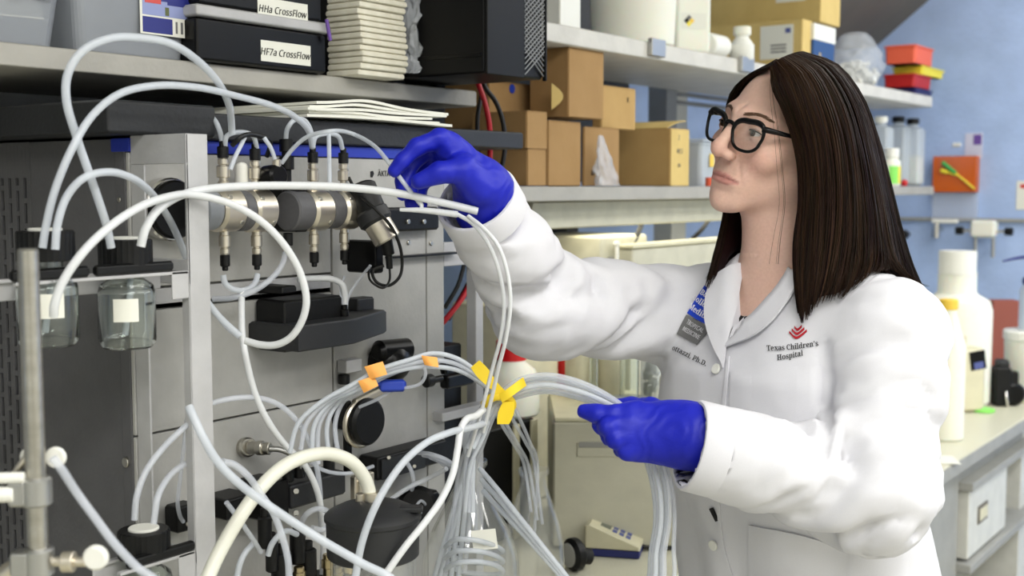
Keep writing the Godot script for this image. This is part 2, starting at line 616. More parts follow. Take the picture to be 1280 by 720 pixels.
# ---------------------------------------------------------------- the setting
func room():
	var x0 := -2.4; var x1 := 4.4; var z0 := -1.95; var z1 := 2.9; var top := 2.75
	struct("floor", Shape.new().span(Vector3(x0 - 0.1, -0.1, z0 - 0.1), Vector3(x1 + 0.1, 0, z1 + 0.1), 0), M.floor_vinyl)
	struct("ceiling", Shape.new().span(Vector3(x0 - 0.1, top, z0 - 0.1), Vector3(x1 + 0.1, top + 0.1, z1 + 0.1), 0), M.ceiling_tile)
	struct("wall_back", Shape.new().span(Vector3(x0 - 0.1, 0, z0 - 0.1), Vector3(x1 + 0.1, top, z0), 0), M.blue_wall)
	struct("wall_right", Shape.new().span(Vector3(x1, 0, z0), Vector3(x1 + 0.1, top, z1), 0), M.blue_wall)
	struct("wall_left", Shape.new().span(Vector3(x0 - 0.1, 0, z0), Vector3(x0, top, z1), 0), M.white_wall)
	struct("wall_front", Shape.new().span(Vector3(x0 - 0.1, 0, z1), Vector3(x1 + 0.1, top, z1 + 0.1), 0), M.white_wall)
	# the boxed-in duct over the far end of the shelves, its underside sloping up into the room
	var duct := Shape.new()
	var t := Transform3D(Basis(Vector3(0, 0, 1), Vector3(0, 1, 0), Vector3(-1, 0, 0)), Vector3(3.86, 0, 0))
	duct.prism([Vector2(-1.949, 2.749), Vector2(-1.949, 2.09), Vector2(-1.56, 2.09), Vector2(-1.354, 2.255), Vector2(-1.0, 2.53), Vector2(-1.0, 2.749)], 1.078, t, 0.002)
	struct("ceiling_soffit", duct, M.soffit_grey)
	struct("baseboard_right", Shape.new().span(Vector3(x1 - 0.012, 0, -0.75), Vector3(x1, 0.1, z1), 0.003), M.rack_grey)
	# a rail with outlets runs along the far wall
	struct("trim_1", Shape.new().span(on_x(1100, 271, 4.385) * Vector3(1, 1, 0) + Vector3(0, 0, -1.55), Vector3(4.4, on_x(1100, 275, 4.385).y, 0.5), 0.001), M.cabinet_grey)
	var li := -1
	for p in [[0.3, 0.55], [1.9, 0.55], [3.5, 0.55], [-1.2, 0.55], [3.5, -0.45], [0.3, 1.9], [1.9, 1.9], [3.4, 1.9]]:
		li += 1
		var o := thing("ceiling_light", "recessed ceiling light panel " + ["over the bench instrument", "over the person in the coat", "over the far bench end", "left of the bench instrument", "above the far wall rail and bench end", "behind the camera, over the aisle", "over the aisle behind the person", "over the far end of aisle"][li], "light", Vector3(p[0], top, p[1]), "ceiling lights over the aisle")
		var fr := Shape.new()
		for s in [-1, 1]:
			fr.box(Vector3(0, -0.012, s * 0.31), Vector3(1.26, 0.024, 0.02))
			fr.box(Vector3(s * 0.62, -0.012, 0), Vector3(0.02, 0.024, 0.62))
		obj("frame", fr, M.cap_white, o, true)
		obj("diffuser", Shape.new().box(Vector3(0, -0.006, 0), Vector3(1.2, 0.01, 0.6)), M.lamp_face, o, true)
		var l := AreaLight3D.new()
		l.name = "ceiling_glow"
		l.area_size = Vector2(1.2, 0.6)
		l.light_energy = LAMP * [1.45, 0.62, 0.95, 1.5, 0.45, 1.0, 1.0, 1.0][li]
		l.light_color = Color(1.0, 0.995, 0.985)
		l.shadow_enabled = true
		l.area_range = 12
		l.area_attenuation = 2
		l.position = Vector3(0, -0.02, 0)
		l.rotation.x = -PI / 2
		o.add_child(l, true)


const LAMP := 2.0


func shelving():
	struct("trim_2", Shape.new().span(Vector3(-0.6, 1.713, -1.6), Vector3(1.612, 1.74, -1.25), 0.003), M.shelf_grey).set_meta("label", "left shelf board")
	struct("trim_3", Shape.new().span(Vector3(1.64, 1.842, -1.6), Vector3(4.085, 1.878, -1.25), 0.004), M.shelf_enamel)
	struct("trim_4", Shape.new().span(Vector3(1.64, 1.552, -1.6), Vector3(4.13, 1.58, -1.25), 0.003), M.shelf_grey)
	var strip := solo("lamp_housing", Shape.new().prism([Vector2(1.86, 1.551), Vector2(1.835, 1.497), Vector2(3.9, 1.497), Vector2(3.9, 1.551)], 0.12, Transform3D(Basis(), Vector3(0, 0, -1.37)), 0.003), M.beige_case, "long grey lamp housing fixed under the lower shelf behind the person", "lamp housing")
	strip.set_meta("kind", "thing")
	obj("diffuser", Shape.new().span(Vector3(1.9, 1.4967, -1.415), Vector3(3.85, 1.4972, -1.325), 0.0001), M.lamp_face, strip)
	var glow := AreaLight3D.new()
	glow.name = "under_shelf_glow"
	glow.area_size = Vector2(1.95, 0.09)
	glow.light_energy = 0.09
	glow.light_color = Color(1.0, 0.96, 0.78)
	glow.shadow_enabled = true
	glow.area_range = 8
	glow.area_attenuation = 2
	glow.position = Vector3(2.875, 1.49, -1.37) - strip.position
	glow.rotation.x = -PI / 2
	strip.add_child(glow, true)
	# back panels and uprights of the rack
	struct("wall_rack", Shape.new().span(Vector3(-0.6, 0.92, -1.64), Vector3(1.62, 2.3, -1.61), 0.002), M.rack_grey)
	struct("wall_rack_dark", Shape.new().span(Vector3(1.63, 1.59, -1.64), Vector3(2.72, 2.1, -1.61), 0.002), M.panel_dark)
	for p in [[700, 300, "panel_dark"], [1168, 200, "rack_grey"]]:
		var q := on_z(p[0], p[1], -1.64)
		struct("trim_5" if p[0] == 700 else "trim_6", Shape.new().span(Vector3(q.x - 0.025, 0.92, -1.66), Vector3(q.x + 0.025, 2.3, -1.602), 0.002), M[p[2]])
	var q2 := on_z(829, 110, -1.63)
	struct("trim_7", Shape.new().span(Vector3(q2.x - 0.03, 1.585, -1.66), Vector3(q2.x + 0.03, 2.3, -1.602), 0.002), M.rack_grey)
	var q3 := on_z(843, 110, -1.7)
	struct("trim_8", Shape.new().span(Vector3(q3.x - 0.045, 0.92, -1.74), Vector3(q3.x + 0.045, 2.3, -1.68), 0.002), M.white_wall)
	for y in [90, 104, 115, 126]:
		var a := on_z(830, y, -1.62)
		var b := on_z(930, y - 2, -1.62)
		solo("wire_rail", Shape.new().rod(Vector3(a.x, a.y, -1.62), Vector3(b.x + 0.6, a.y, -1.62), 0.006, 10), M.rack_grey, ["highest", "second highest", "third highest", "lowest"][[90, 104, 115, 126].find(y)] + " of the thin grey rails behind the open cardboard box", "rail", "grey rails behind the upper shelf")
	for x in [[812, 829, 52, 66], [925, 940, 72, 84]]:
		var a := on_z(x[0], x[2], -1.245)
		var b := on_z(x[1], x[3], -1.245)
		solo("shelf_clip", Shape.new().span(Vector3(a.x, 1.848, -1.25), Vector3(b.x, 1.884, -1.238), 0.002), M.aluminium, "small grey clip on the upper shelf edge " + ("under the tall white container" if x[0] == 812 else "above the dark hair"), "clip", "shelf edge clips")


func benches():
	struct("trim_9", Shape.new().span(Vector3(2.3, 0.885, -1.9), Vector3(4.38, 0.92, -0.815), 0.004), M.bench_top).set_meta("label", "bench top")
	struct("trim_10", Shape.new().span(Vector3(1.101, 0.885, -1.9), Vector3(2.299, 0.92, -0.95), 0.004), M.bench_top).set_meta("label", "bench top")
	struct("trim_11", Shape.new().span(Vector3(-1.4, 0.885, -1.9), Vector3(1.1, 0.92, -0.8), 0.004), M.bench_top).set_meta("label", "bench top")
	solo("island_cabinet", Shape.new().span(Vector3(-1.38, 0.0, -1.88), Vector3(1.08, 0.884, -0.86), 0.003), M.cabinet_grey, "plain grey cabinet under the bench that carries the grey instrument", "cabinet")
	var z := -0.86
	obj("edge_band", Shape.new().span(Vector3(2.3, 0.886, -0.8149), Vector3(4.38, 0.917, -0.812), 0.001), M.cabinet_grey, get_node("trim_9"))
	var xc := on_z(1197, 660, z).x
	var x2 := on_z(1276, 600, z).x
	var cab := thing("bench_cabinet", "grey cabinet under the bench with a white drawer pulled out of it", "cabinet", Vector3(xc, 0, -1.3))
	obj("side", Shape.new().span(Vector3(2.32, 0.08, -1.78), Vector3(xc, 0.884, z), 0.003), M.cabinet_grey, cab)
	obj("carcass", Shape.new().span(Vector3(xc, 0.08, -1.78), Vector3(x2, 0.1, z), 0.002).span(Vector3(xc, 0.08, -1.8), Vector3(x2, 0.884, -1.78), 0.002).span(Vector3(xc, 0.82, -1.78), Vector3(x2, 0.884, z), 0.002), M.cabinet_grey, cab)
	obj("side", Shape.new().span(Vector3(x2, 0.08, -1.78), Vector3(4.38, 0.884, z), 0.003), M.cabinet_white, cab)
	obj("plinth", Shape.new().span(Vector3(2.34, 0.001, -1.74), Vector3(4.36, 0.08, z - 0.05), 0.003), M.machine_dark, cab)
	var xa := on_z(1201, 650, z).x
	var xb := on_z(1248, 640, z).x
	var yt := on_z(1201, 622, z + 0.02).y
	var yb := on_z(1201, 708, z + 0.02).y
	obj("tray", Shape.new().span(Vector3(xc + 0.004, yt + 0.003, -1.7), Vector3(x2 + 0.3, yt + 0.026, z + 0.035), 0.003), M.cabinet_grey, cab)
	obj("tray", Shape.new().span(Vector3(xc + 0.004, yb - 0.03, -1.7), Vector3(x2 + 0.3, yb - 0.006, z + 0.035), 0.003), M.cabinet_grey, cab)
	obj("shelf", Shape.new().span(Vector3(xb + 0.02, (yt + yb) / 2 - 0.01, -1.7), Vector3(x2 - 0.004, (yt + yb) / 2, z - 0.1), 0.002), M.cabinet_white, cab)
	var dr := obj("drawer", Shape.new().span(Vector3(xa, yb, z - 0.3), Vector3(xb, yt, z + 0.02), 0.004), M.cabinet_white, cab)
	var l0 := on_z(1222, 656, z + 0.021)
	var l1 := on_z(1234, 625, z + 0.021)
	obj("label_holder", Shape.new().span(l0 + Vector3(0, 0, -0.002), l1 + Vector3(0, 0, 0.003), 0.001), M.soffit_grey, dr)
	obj("label_card", Shape.new().span(l0 + Vector3(0.008, 0.008, 0.002), l1 + Vector3(-0.008, -0.008, 0.0045), 0.0005), M.cream_case, dr)


# ---------------------------------------------------------------- the bench instrument
const XL := 0.842      # left side
const XR := 1.503      # right end of its frame
const ZF := -1.15      # front
const BAR := 0.0097
const SLOT := 0.0068


func instrument():
	var I := thing("bench_instrument", "large grey bench instrument with a blue stripe and perforated dark side", "instrument", Vector3(1.17, 0.92, -1.45))
	var x4 := on_z(533, 300, ZF).x
	var x5 := on_z(555, 300, ZF).x
	var x6 := on_z(592, 300, ZF).x
	obj("body", Shape.new().span(Vector3(XL + 0.021, 0.945, -1.78), Vector3(x5, 1.634, ZF - 0.01), 0.002), M.machine_light, I)
	for p in [[0.9, -1.22], [1.4, -1.22], [0.9, -1.7], [1.4, -1.7]]:
		obj("foot", Shape.new().rod(Vector3(p[0], 0.921, p[1]), Vector3(p[0], 0.946, p[1]), 0.02), M.rubber, I)
	# dark left side: slotted part, plain part and the front strip with its screw
	var zs := on_x(44, 400, XL).z
	var zm := on_x(147, 300, XL).z
	obj("side_panel", Shape.new().span(Vector3(XL, 0.945, zs), Vector3(XL + 0.021, 1.634, zm - 0.0008), 0.001), M.machine_dark, I)
	obj("side_panel", Shape.new().span(Vector3(XL - 0.001, 0.945, zm), Vector3(XL + 0.021, 1.634, ZF - 0.0062), 0.001), M.machine_dark, I)
	var sc := on_x(162, 578, XL)
	obj("screw", Shape.new().rod(Vector3(XL, sc.y, sc.z - 0.004), Vector3(XL - 0.004, sc.y, sc.z - 0.004), 0.006), M.steel, I)
	obj("screw", Shape.new().rod(Vector3(XL, 1.565, zm + 0.006), Vector3(XL - 0.002, 1.565, zm + 0.006), 0.003), M.steel, I)
	var perf := Shape.new()
	var z := zs
	var k := 0
	while z > -1.775:
		perf.span(Vector3(XL, 0.945, z - BAR), Vector3(XL + 0.004, 1.634, z), 0.0003)
		z -= BAR
		var step := 0.031
		var y := 1.59 - (step * 0.5 if k % 2 else 0.0)
		perf.span(Vector3(XL, y + (step * 0.5 if k % 2 else 0.0), z - SLOT), Vector3(XL + 0.004, 1.634, z), 0.0003)
		if k % 2: perf.span(Vector3(XL, y, z - SLOT), Vector3(XL + 0.004, y + 0.0065, z), 0.0003)
		while y > 0.98:
			y -= step
			perf.span(Vector3(XL, y, z - SLOT), Vector3(XL + 0.004, y + 0.0065, z), 0.0003)
		z -= SLOT
		k += 1
	obj("slotted_panel", perf, M.machine_dark, I)
	obj("side_recess", Shape.new().span(Vector3(XL + 0.0145, 0.945, -1.78), Vector3(XL + 0.0205, 1.634, zs), 0.001), M.void_black, I)
	# lid in two steps and the blue stripe under it
	obj("lid", Shape.new().span(Vector3(0.793, 1.637, -1.77), Vector3(0.943, 1.674, -1.118), 0.004), M.machine_lid, I)
	obj("lid", Shape.new().span(Vector3(0.9435, 1.635, -1.77), Vector3(on_z(560, 160, -1.138).x, 1.667, -1.138), 0.003), M.machine_lid, I)
	obj("lid", Shape.new().span(Vector3(on_z(561, 160, -1.138).x, 1.64, -1.77), Vector3(1.593, 1.667, -1.14), 0.003), M.graphite, I)
	obj("blue_stripe", Shape.new().span(Vector3(XL - 0.002, 1.619, ZF - 0.03), Vector3(x6 - 0.01, 1.6345, ZF + 0.003), 0.001), M.stripe_blue, I)
	# front plates, with gaps between them
	var ya := on_z(340, 348, ZF).y
	var yb := on_z(340, 368, ZF).y
	var yc := on_z(417, 497, ZF).y
	var x3 := on_z(415, 400, ZF).x
	var dz := 0.006
	obj("front_plate", Shape.new().span(Vector3(XL, ya + 0.0015, ZF - dz), Vector3(x3, 1.6185, ZF), 0.0012), M.machine_light, I)
	obj("front_rail", Shape.new().span(Vector3(XL, yb + 0.001, ZF - dz), Vector3(x3, ya - 0.001, ZF - 0.001), 0.001).span(Vector3(XL, yb - 0.004, ZF - dz), Vector3(x3, yb + 0.001, ZF - 0.006), 0.0003), M.machine_frame, I)
	obj("front_plate", Shape.new().span(Vector3(XL, yc + 0.0012, ZF - dz), Vector3(x3, yb - 0.005, ZF), 0.0012), M.machine_light, I)
	obj("front_plate", Shape.new().span(Vector3(XL, 0.95, ZF - dz), Vector3(x3, yc - 0.0012, ZF), 0.0012), M.machine_light, I)
	obj("front_plate", Shape.new().span(Vector3(x3 + 0.0025, 0.95, ZF - dz), Vector3(x4 - 0.001, 1.6185, ZF), 0.0012), M.machine_light, I)
	obj("front_plate", Shape.new().span(Vector3(x4 + 0.001, 0.95, ZF - dz), Vector3(x5, 1.6185, ZF), 0.0012), M.machine_light, I)
	# open frame at the right end
	var f := Shape.new()
	var ft := Transform3D(Basis(), Vector3(0, 0, ZF - 0.003))
	var y1 := on_z(570, 275, ZF).y; var y2 := on_z(570, 302, ZF).y; var y3 := on_z(570, 332, ZF).y
	f.span(Vector3(x5, y1, ZF - 0.006), Vector3(x6, 1.6185, ZF), 0.001)
	f.span(Vector3(x5, y3, ZF - 0.006), Vector3(x6, y2, ZF), 0.001)
	f.span(Vector3(x6 - 0.004, y2, ZF - 0.02), Vector3(x6, y1, ZF - 0.001), 0.001)
	obj("end_frame", f, M.machine_frame, I)
	var xp := on_z(595, 400, ZF).x
	obj("end_post", Shape.new().span(Vector3(xp, 0.945, ZF - 0.02), Vector3(xp + 0.02, 1.619, ZF), 0.002), M.machine_frame, I)
	obj("end_post", Shape.new().span(Vector3(xp, 0.945, -1.78), Vector3(xp + 0.02, 1.635, -1.76), 0.002), M.machine_frame, I)
	obj("base_plate", Shape.new().span(Vector3(x5, 0.945, -1.78), Vector3(xp + 0.02, 0.96, ZF), 0.002), M.machine_dark, I)
	var tb := on_z(548, 516, ZF + 0.012)
	obj("hinge_tab", Shape.new().span(Vector3(tb.x, tb.y - 0.014, ZF - 0.004), Vector3(xp + 0.01, tb.y, ZF + 0.02), 0.002), M.machine_frame, I)
	obj("inner_board", Shape.new().span(Vector3(x5 + 0.001, 0.96, -1.5), Vector3(xp, 1.62, -1.49), 0.001), M.graphite, I)
	obj("inner_box", Shape.new().span(Vector3(x5 + 0.004, 0.965, -1.42), Vector3(xp - 0.01, on_z(570, 425, -1.2).y, -1.17), 0.003), M.black_plastic, I)
	write("ÄKTA", 0.011, on_z(480, 217, ZF + 0.0008), Vector3.RIGHT, Vector3.UP, M.ink, I)
	obj("emblem", Shape.new().prism([Vector2(-0.003, -0.004), Vector2(0.001, -0.004), Vector2(0.004, 0.001), Vector2(0.002, 0.005), Vector2(-0.003, 0.004)], 0.001, Transform3D(Basis(), on_z(465, 218, ZF + 0.0006)), 0.0002), M.ink, I)

	# light bracket that stands out at the left front corner: plate with windows, post and two arms
	var bx := XL + 0.001
	var br := thing("bottle_bracket", "pale grey metal bracket with square cutout holding bottles at instrument corner", "bracket", Vector3(XL, 0.945, -1.1))
	var zp := on_x(237, 400, bx).z
	var zi := ZF + 0.002
	var yw := on_x(205, 205, bx).y
	var yw2 := on_x(205, 323, bx).y
	var zl := on_x(182, 300, bx).z
	var zr := on_x(231, 260, bx).z
	var plate := Shape.new()
	plate.span(Vector3(bx, yw, zi), Vector3(bx + 0.003, 1.637, zp), 0.0008)
	plate.span(Vector3(bx, 0.95, zi), Vector3(bx + 0.003, yw, zl), 0.0008)
	plate.span(Vector3(bx, yw2 - 0.02, zl), Vector3(bx + 0.003, yw2, zr), 0.0008)
	plate.span(Vector3(bx, yw2 - 0.02, zr), Vector3(bx + 0.003, yw, zp), 0.0008)
	obj("plate", plate, M.machine_frame, br)
	obj("post", Shape.new().span(Vector3(bx, 0.95, zp - 0.003), Vector3(bx + 0.03, 1.637, zp), 0.0012).span(Vector3(bx, 0.95, zp - 0.012), Vector3(bx + 0.002, yw2, zp), 0.0008), M.machine_frame, br)
	for yy in [[338.0, 0], [690.0, 1]]:
		var a := on_z(237, yy[0], zp)
		var x_end := on_z(20, 350, zp).x if yy[1] == 0 else on_z(150, 700, zp).x
		var arm := Shape.new()
		arm.span(Vector3(x_end, a.y - 0.004, zp - 0.007), Vector3(bx, a.y, zp), 0.001)
		arm.span(Vector3(x_end, a.y - 0.004, zp - 0.05), Vector3(bx, a.y, zp - 0.043), 0.001)
		arm.span(Vector3(bx - 0.022, a.y - 0.03, zp - 0.002), Vector3(bx, a.y, zp), 0.001)
		arm.span(Vector3(bx, a.y - 0.016, zi), Vector3(bx + 0.003, a.y, zp), 0.001)
		arm.span(Vector3(x_end, a.y - 0.022, zp - 0.05), Vector3(bx, a.y, zp - 0.048), 0.001)
		obj("arm", arm, M.machine_frame, br)
		for q in ([[14, 112], [119, 217]] if yy[1] == 0 else [[150, 236]]):
			obj("clip", Shape.new().span(Vector3(on_z(q[0], 345, zp).x, a.y + 0.0005, zp - 0.007), Vector3(on_z(q[1], 340, zp).x, a.y + 0.0115, zp + 0.003), 0.003), M.black_plastic, br)


func ring_knob(o: Node, at: Vector3, r: float, dep: float, face: Material, rim: Material):
	obj("rim", Shape.new().rod(at + Vector3(0, 0, -dep), at + Vector3(0, 0, -dep * 0.3), r * 1.08, 28, 0.002), rim, o)
	obj("knob", Shape.new().rod(at + Vector3(0, 0, -dep * 0.35), at, r, 28, 0.003), face, o)


func hold(called: String, parent: Node3D, at: Vector3) -> Node3D:      # a part that has pieces of its own
	var o := Node3D.new()
	o.name = called
	o.position = at - origin_of(parent)
	parent.add_child(o, true)
	return o


func fitting(o: Node, top: Vector3, bottom: Vector3, nut_up: bool, r := 0.0068):
	var s := Shape.new()
	s.rod(bottom, top, r * 0.72, 16)
	var m := top.lerp(bottom, 0.45)
	s.rod(m - Vector3(0, 0.007, 0), m + Vector3(0, 0.007, 0), r * 1.15, 6, 0.001)
	s.rod(top.lerp(bottom, 0.12) - Vector3(0, 0.004, 0), top.lerp(bottom, 0.12) + Vector3(0, 0.003, 0), r * 0.95, 16)
	s.rod(top.lerp(bottom, 0.85) - Vector3(0, 0.003, 0), top.lerp(bottom, 0.85) + Vector3(0, 0.004, 0), r * 0.95, 16)
	obj("valve_fitting", s, M.nickel, o)
	var n := Shape.new()
	if nut_up:
		n.rod(top - Vector3(0, 0.001, 0), top + Vector3(0, 0.013, 0), r * 0.98, 8, 0.001)
		n.rod(top + Vector3(0, 0.012, 0), top + Vector3(0, 0.019, 0), r * 0.62, 12, 0.001)
	else:
		n.rod(bottom - Vector3(0, 0.013, 0), bottom + Vector3(0, 0.001, 0), r * 0.98, 8, 0.001)
		n.rod(bottom - Vector3(0, 0.018, 0), bottom - Vector3(0, 0.012, 0), r * 0.62, 12, 0.001)
	obj("nut", n, M.black_plastic, o)


func instrument_fittings():
	var I: Node3D = get_node("bench_instrument")
	# four pump heads: a motor body with a nickel head block in front, valve fittings above and below
	var ends := []
	for k in 4:
		var c := on_z([280, 320, 392, 430][k], [262, 263, 263, 262][k], -1.106)
		var h := hold("pump_head", I, c)
		var x0 := c.x - 0.0165
		var x1 := c.x + 0.0165
		ends.append([x0, x1])
		var left: float = [x0 - 0.024, ends[0][1] + 0.0005, x0 - 0.03, ends[maxi(k - 1, 0)][1] + 0.0005][k]
		obj("motor", Shape.new().rod(Vector3(left, c.y, c.z), Vector3(x0 - 0.0005, c.y, c.z), [0.0235, 0.0242, 0.0248, 0.0242][k], 36, 0.002), [M.bin_plastic, M.machine_dark, M.machine_dark, M.machine_dark][k], h)
		obj("head_block", Shape.new().rod(Vector3(x0, c.y, c.z), Vector3(x1, c.y, c.z), 0.0262, 40, 0.0035), M.nickel, h)
		for s in [-1, 1]:
			var a = 0.62 * s
			var n := Vector3(0, -sin(a), cos(a))
			obj("bolt", Shape.new().rod(Vector3(c.x + s * 0.0085, c.y, c.z) + n * 0.024, Vector3(c.x + s * 0.0085, c.y, c.z) + n * 0.0272, 0.0036, 6), M.steel, h)
		obj("bracket", Shape.new().span(Vector3(c.x - 0.012, c.y - 0.012, ZF), Vector3(c.x + 0.012, c.y + 0.012, c.z - 0.015), 0.002), M.graphite, h)
		var q := Vector3(c.x, 0, c.z)
		fitting(h, q + Vector3(0, c.y + 0.061, 0), q + Vector3(0, c.y + 0.024, 0), true)
		fitting(h, q + Vector3(0, c.y - 0.023, 0), q + Vector3(0, c.y - 0.054, 0), false, 0.006)
	# black manifold between the pump heads, with its nuts and a dial in front
	var m := hold("manifold", I, on_z(362, 280, -1.12))
	obj("block", Shape.new().span(on_z(356, 290, -1.12) + Vector3(0, 0, -0.03), on_z(372, 232, -1.12) + Vector3(0, 0, 0.02), 0.003), M.black_gloss, m)
	var v := on_z(358, 200, -1.115)
	obj("valve_stem", Shape.new().rod(v + Vector3(0, -0.045, 0), v + Vector3(0, 0.012, 0), 0.006).rod(v + Vector3(0, -0.012, 0), v + Vector3(0, 0.004, 0), 0.0095, 8).rod(v + Vector3(0, 0.01, 0), v + Vector3(0, 0.026, 0), 0.0085, 8), M.black_plastic, m)
	var dl := on_z(346, 222, -1.085)
	obj("dial", Shape.new().rod(dl + Vector3(0, 0, -0.02), dl + Vector3(0, 0.002, 0.006), 0.0145, 24, 0.003), M.black_gloss, m)
	obj("dial_clip", Shape.new().rod(dl + Vector3(0, 0.01, 0), dl + Vector3(0, 0.022, 0.001), 0.005), M.nickel, m)
	obj("drain_nut", Shape.new().rod(on_z(360, 291, -1.11) - Vector3(0, 0.016, 0), on_z(360, 291, -1.11), 0.006, 8), M.black_plastic, m)
	var bl := on_z(302, 215, -1.12)
	obj("white_valve", Shape.new().rod(bl + Vector3(0, -0.02, 0), bl + Vector3(0, 0.006, 0), 0.008).ball(bl + Vector3(0, 0.006, 0), Vector3(0.008, 0.006, 0.008), 14), M.cap_white, I)
	# the large round sensor seen through the bracket's window
	var rs := on_z(221, 262, -1.125)
	var sensor := hold("round_sensor", I, rs)
	ring_knob(sensor, rs, 0.034, 0.024, M.black_gloss, M.bright_steel)
	# probe with nickel ring hanging by the last pump head
	var pr := hold("probe", I, on_z(465, 270, -1.06))
	obj("probe_body", Shape.new().rod(on_z(451, 232, -1.09), on_z(466, 268, -1.07), 0.0195, 24, 0.003), M.black_plastic, pr)
	obj("probe_collar", Shape.new().rod(on_z(462, 262, -1.075), on_z(472, 280, -1.065), 0.0225, 24, 0.004), M.graphite, pr)
	obj("probe_ring", Shape.new().rod(on_z(470, 276, -1.067), on_z(485, 301, -1.055), 0.0185, 24, 0.002), M.nickel, pr)
	obj("probe_plug", Shape.new().rod(on_z(483, 300, -1.057), on_z(486, 318, -1.057), 0.008, 12).rod(on_z(486, 316, -1.057), on_z(487, 336, -1.057), 0.0045, 10), M.black_plastic, pr)
	obj("probe_clamp", Shape.new().span(on_z(432, 340, -1.13), on_z(470, 300, -1.09) + Vector3(0, 0, 0.015), 0.003), M.black_gloss, pr)
	# black guide and rods at the right
	var gd := hold("guide", I, on_z(510, 270, -1.14))
	obj("block", Shape.new().span(on_z(462, 290, ZF) + Vector3(0, 0, 0.001), on_z(536, 258, ZF) + Vector3(0, 0, 0.022), 0.004), M.black_plastic, gd)
	for x in [508, 528]: obj("bolt", Shape.new().rod(on_z(x, 277, ZF + 0.02), on_z(x, 277, ZF + 0.02) + Vector3(0, 0, 0.005), 0.004, 6), M.steel, gd)
	obj("slide", Shape.new().span(on_z(480, 323, ZF) + Vector3(0, 0, 0.001), on_z(565, 315, ZF) + Vector3(0, 0.001, 0.016), 0.002), M.black_gloss, I)
	for p in [[510, 303], [538, 304]]: obj("screw", Shape.new().rod(on_z(p[0], p[1], ZF), on_z(p[0], p[1], ZF) + Vector3(0, 0, 0.003), 0.0035, 12), M.steel, I)
	# detector: a black box, a chamfered cover in front of it and the upright behind
	var dt := hold("detector", I, on_z(380, 440, -1.1))
	obj("housing", Shape.new().span(on_z(318, 437, ZF) + Vector3(0, 0, 0.001), on_z(392, 366, ZF) + Vector3(0, 0, 0.055), 0.004), M.black_plastic, dt)
	obj("housing_block", Shape.new().span(on_z(318, 366, ZF) + Vector3(0, 0, 0.001), on_z(338, 354, ZF) + Vector3(0, 0, 0.05), 0.003), M.black_plastic, dt)
	var ca := on_z(366, 440, -1.07)
	var cb := on_z(437, 398, -1.07)
	var cc := on_z(466, 398, -1.13)
	obj("cover", Shape.new().prism([Vector2(ca.x, -1.06), Vector2(ca.x, ZF + 0.002), Vector2(cc.x, ZF + 0.002), Vector2(cc.x, -1.105), Vector2(cb.x, -1.06)], cb.y - ca.y, Transform3D(Basis(Vector3(1, 0, 0), Vector3(0, 0, 1), Vector3(0, -1, 0)), Vector3(0, (ca.y + cb.y) / 2, 0)), 0.003), M.graphite, dt)
	obj("upright", Shape.new().span(Vector3(on_z(437, 390, -1.14).x, cb.y - 0.002, ZF + 0.002), Vector3(cc.x, on_z(450, 371, -1.14).y, -1.125), 0.003), M.graphite, dt)
	var st := on_z(430, 398, -1.095)
	obj("port", Shape.new().rod(st + Vector3(0, -0.004, 0), st + Vector3(0, 0.012, 0), 0.0065, 12).rod(st + Vector3(0, 0.012, 0), st + Vector3(0, 0.018, 0), 0.005, 8), M.black_gloss, dt)
	obj("lens_foot", Shape.new().span(on_z(420, 466, ZF) + Vector3(0, 0, 0.001), on_z(440, 446, ZF) + Vector3(0, 0, 0.02), 0.002), M.machine_frame, dt)
	obj("foot_nut", Shape.new().rod(on_z(430, 480, -1.14), on_z(430, 468, -1.14), 0.008, 8), M.black_plastic, dt)
	# round black parts lower right
	var k1 := hold("round_cover", I, on_z(487, 450, -1.12))
	obj("knob", Shape.new().ball(on_z(487, 452, -1.135), Vector3(0.034, 0.031, 0.03), 28).rod(on_z(470, 440, -1.13), on_z(512, 436, -1.125), 0.016, 18, 0.006), M.black_gloss, k1)
	var k2 := hold("round_handle", I, on_z(457, 527, -1.1))
	var kc := on_z(458, 527, -1.1)
	obj("rim", Shape.new().rod(kc + Vector3(-0.002, -0.003, -0.012), kc + Vector3(-0.002, -0.003, -0.004), 0.0335, 32, 0.002), M.nickel, k2)
	obj("knob", Shape.new().rod(kc + Vector3(0, 0, -0.006), kc + Vector3(0, 0, 0.008), 0.032, 32, 0.005), M.black_plastic, k2)
	obj("shaft", Shape.new().rod(kc + Vector3(0, 0, -0.05), kc + Vector3(0, 0, -0.01), 0.016, 20), M.black_plastic, k2)
	obj("spout", Shape.new().rod(kc + Vector3(-0.012, 0.026, -0.01), kc + Vector3(0.04, 0.036, -0.01), 0.006, 12), M.nickel, k2)
	obj("lever", Shape.new().span(on_z(428, 590, -1.12), on_z(435, 500, -1.12) + Vector3(0, 0, 0.008), 0.002), M.black_gloss, I)
	# valve bank: long black box across the lower right with a row of ports
	var vb := hold("valve_bank", I, on_z(510, 575, -1.13))
	obj("housing", Shape.new().span(on_z(472, 602, -1.11) + Vector3(0, 0, -0.038), on_z(560, 549, -1.11), 0.004), M.black_plastic, vb)
	obj("face_plate", Shape.new().span(on_z(476, 600, -1.11), on_z(530, 560, -1.11) + Vector3(0, 0, 0.003), 0.001), M.graphite, vb)
	for p in [[486, 572], [492, 590], [518, 583]]: obj("bolt", Shape.new().rod(on_z(p[0], p[1], -1.108), on_z(p[0], p[1], -1.103), 0.0032, 6), M.steel, vb)
	# clamp by the frame edge
	var cl := hold("thumb_clamp", I, on_z(560, 475, -1.12))
	obj("knob", Shape.new().rod(on_z(531, 477, -1.12), on_z(540, 475, -1.12), 0.0095, 14, 0.002).rod(on_z(538, 476, -1.12), on_z(552, 473, -1.12), 0.005, 10), M.black_plastic, cl)
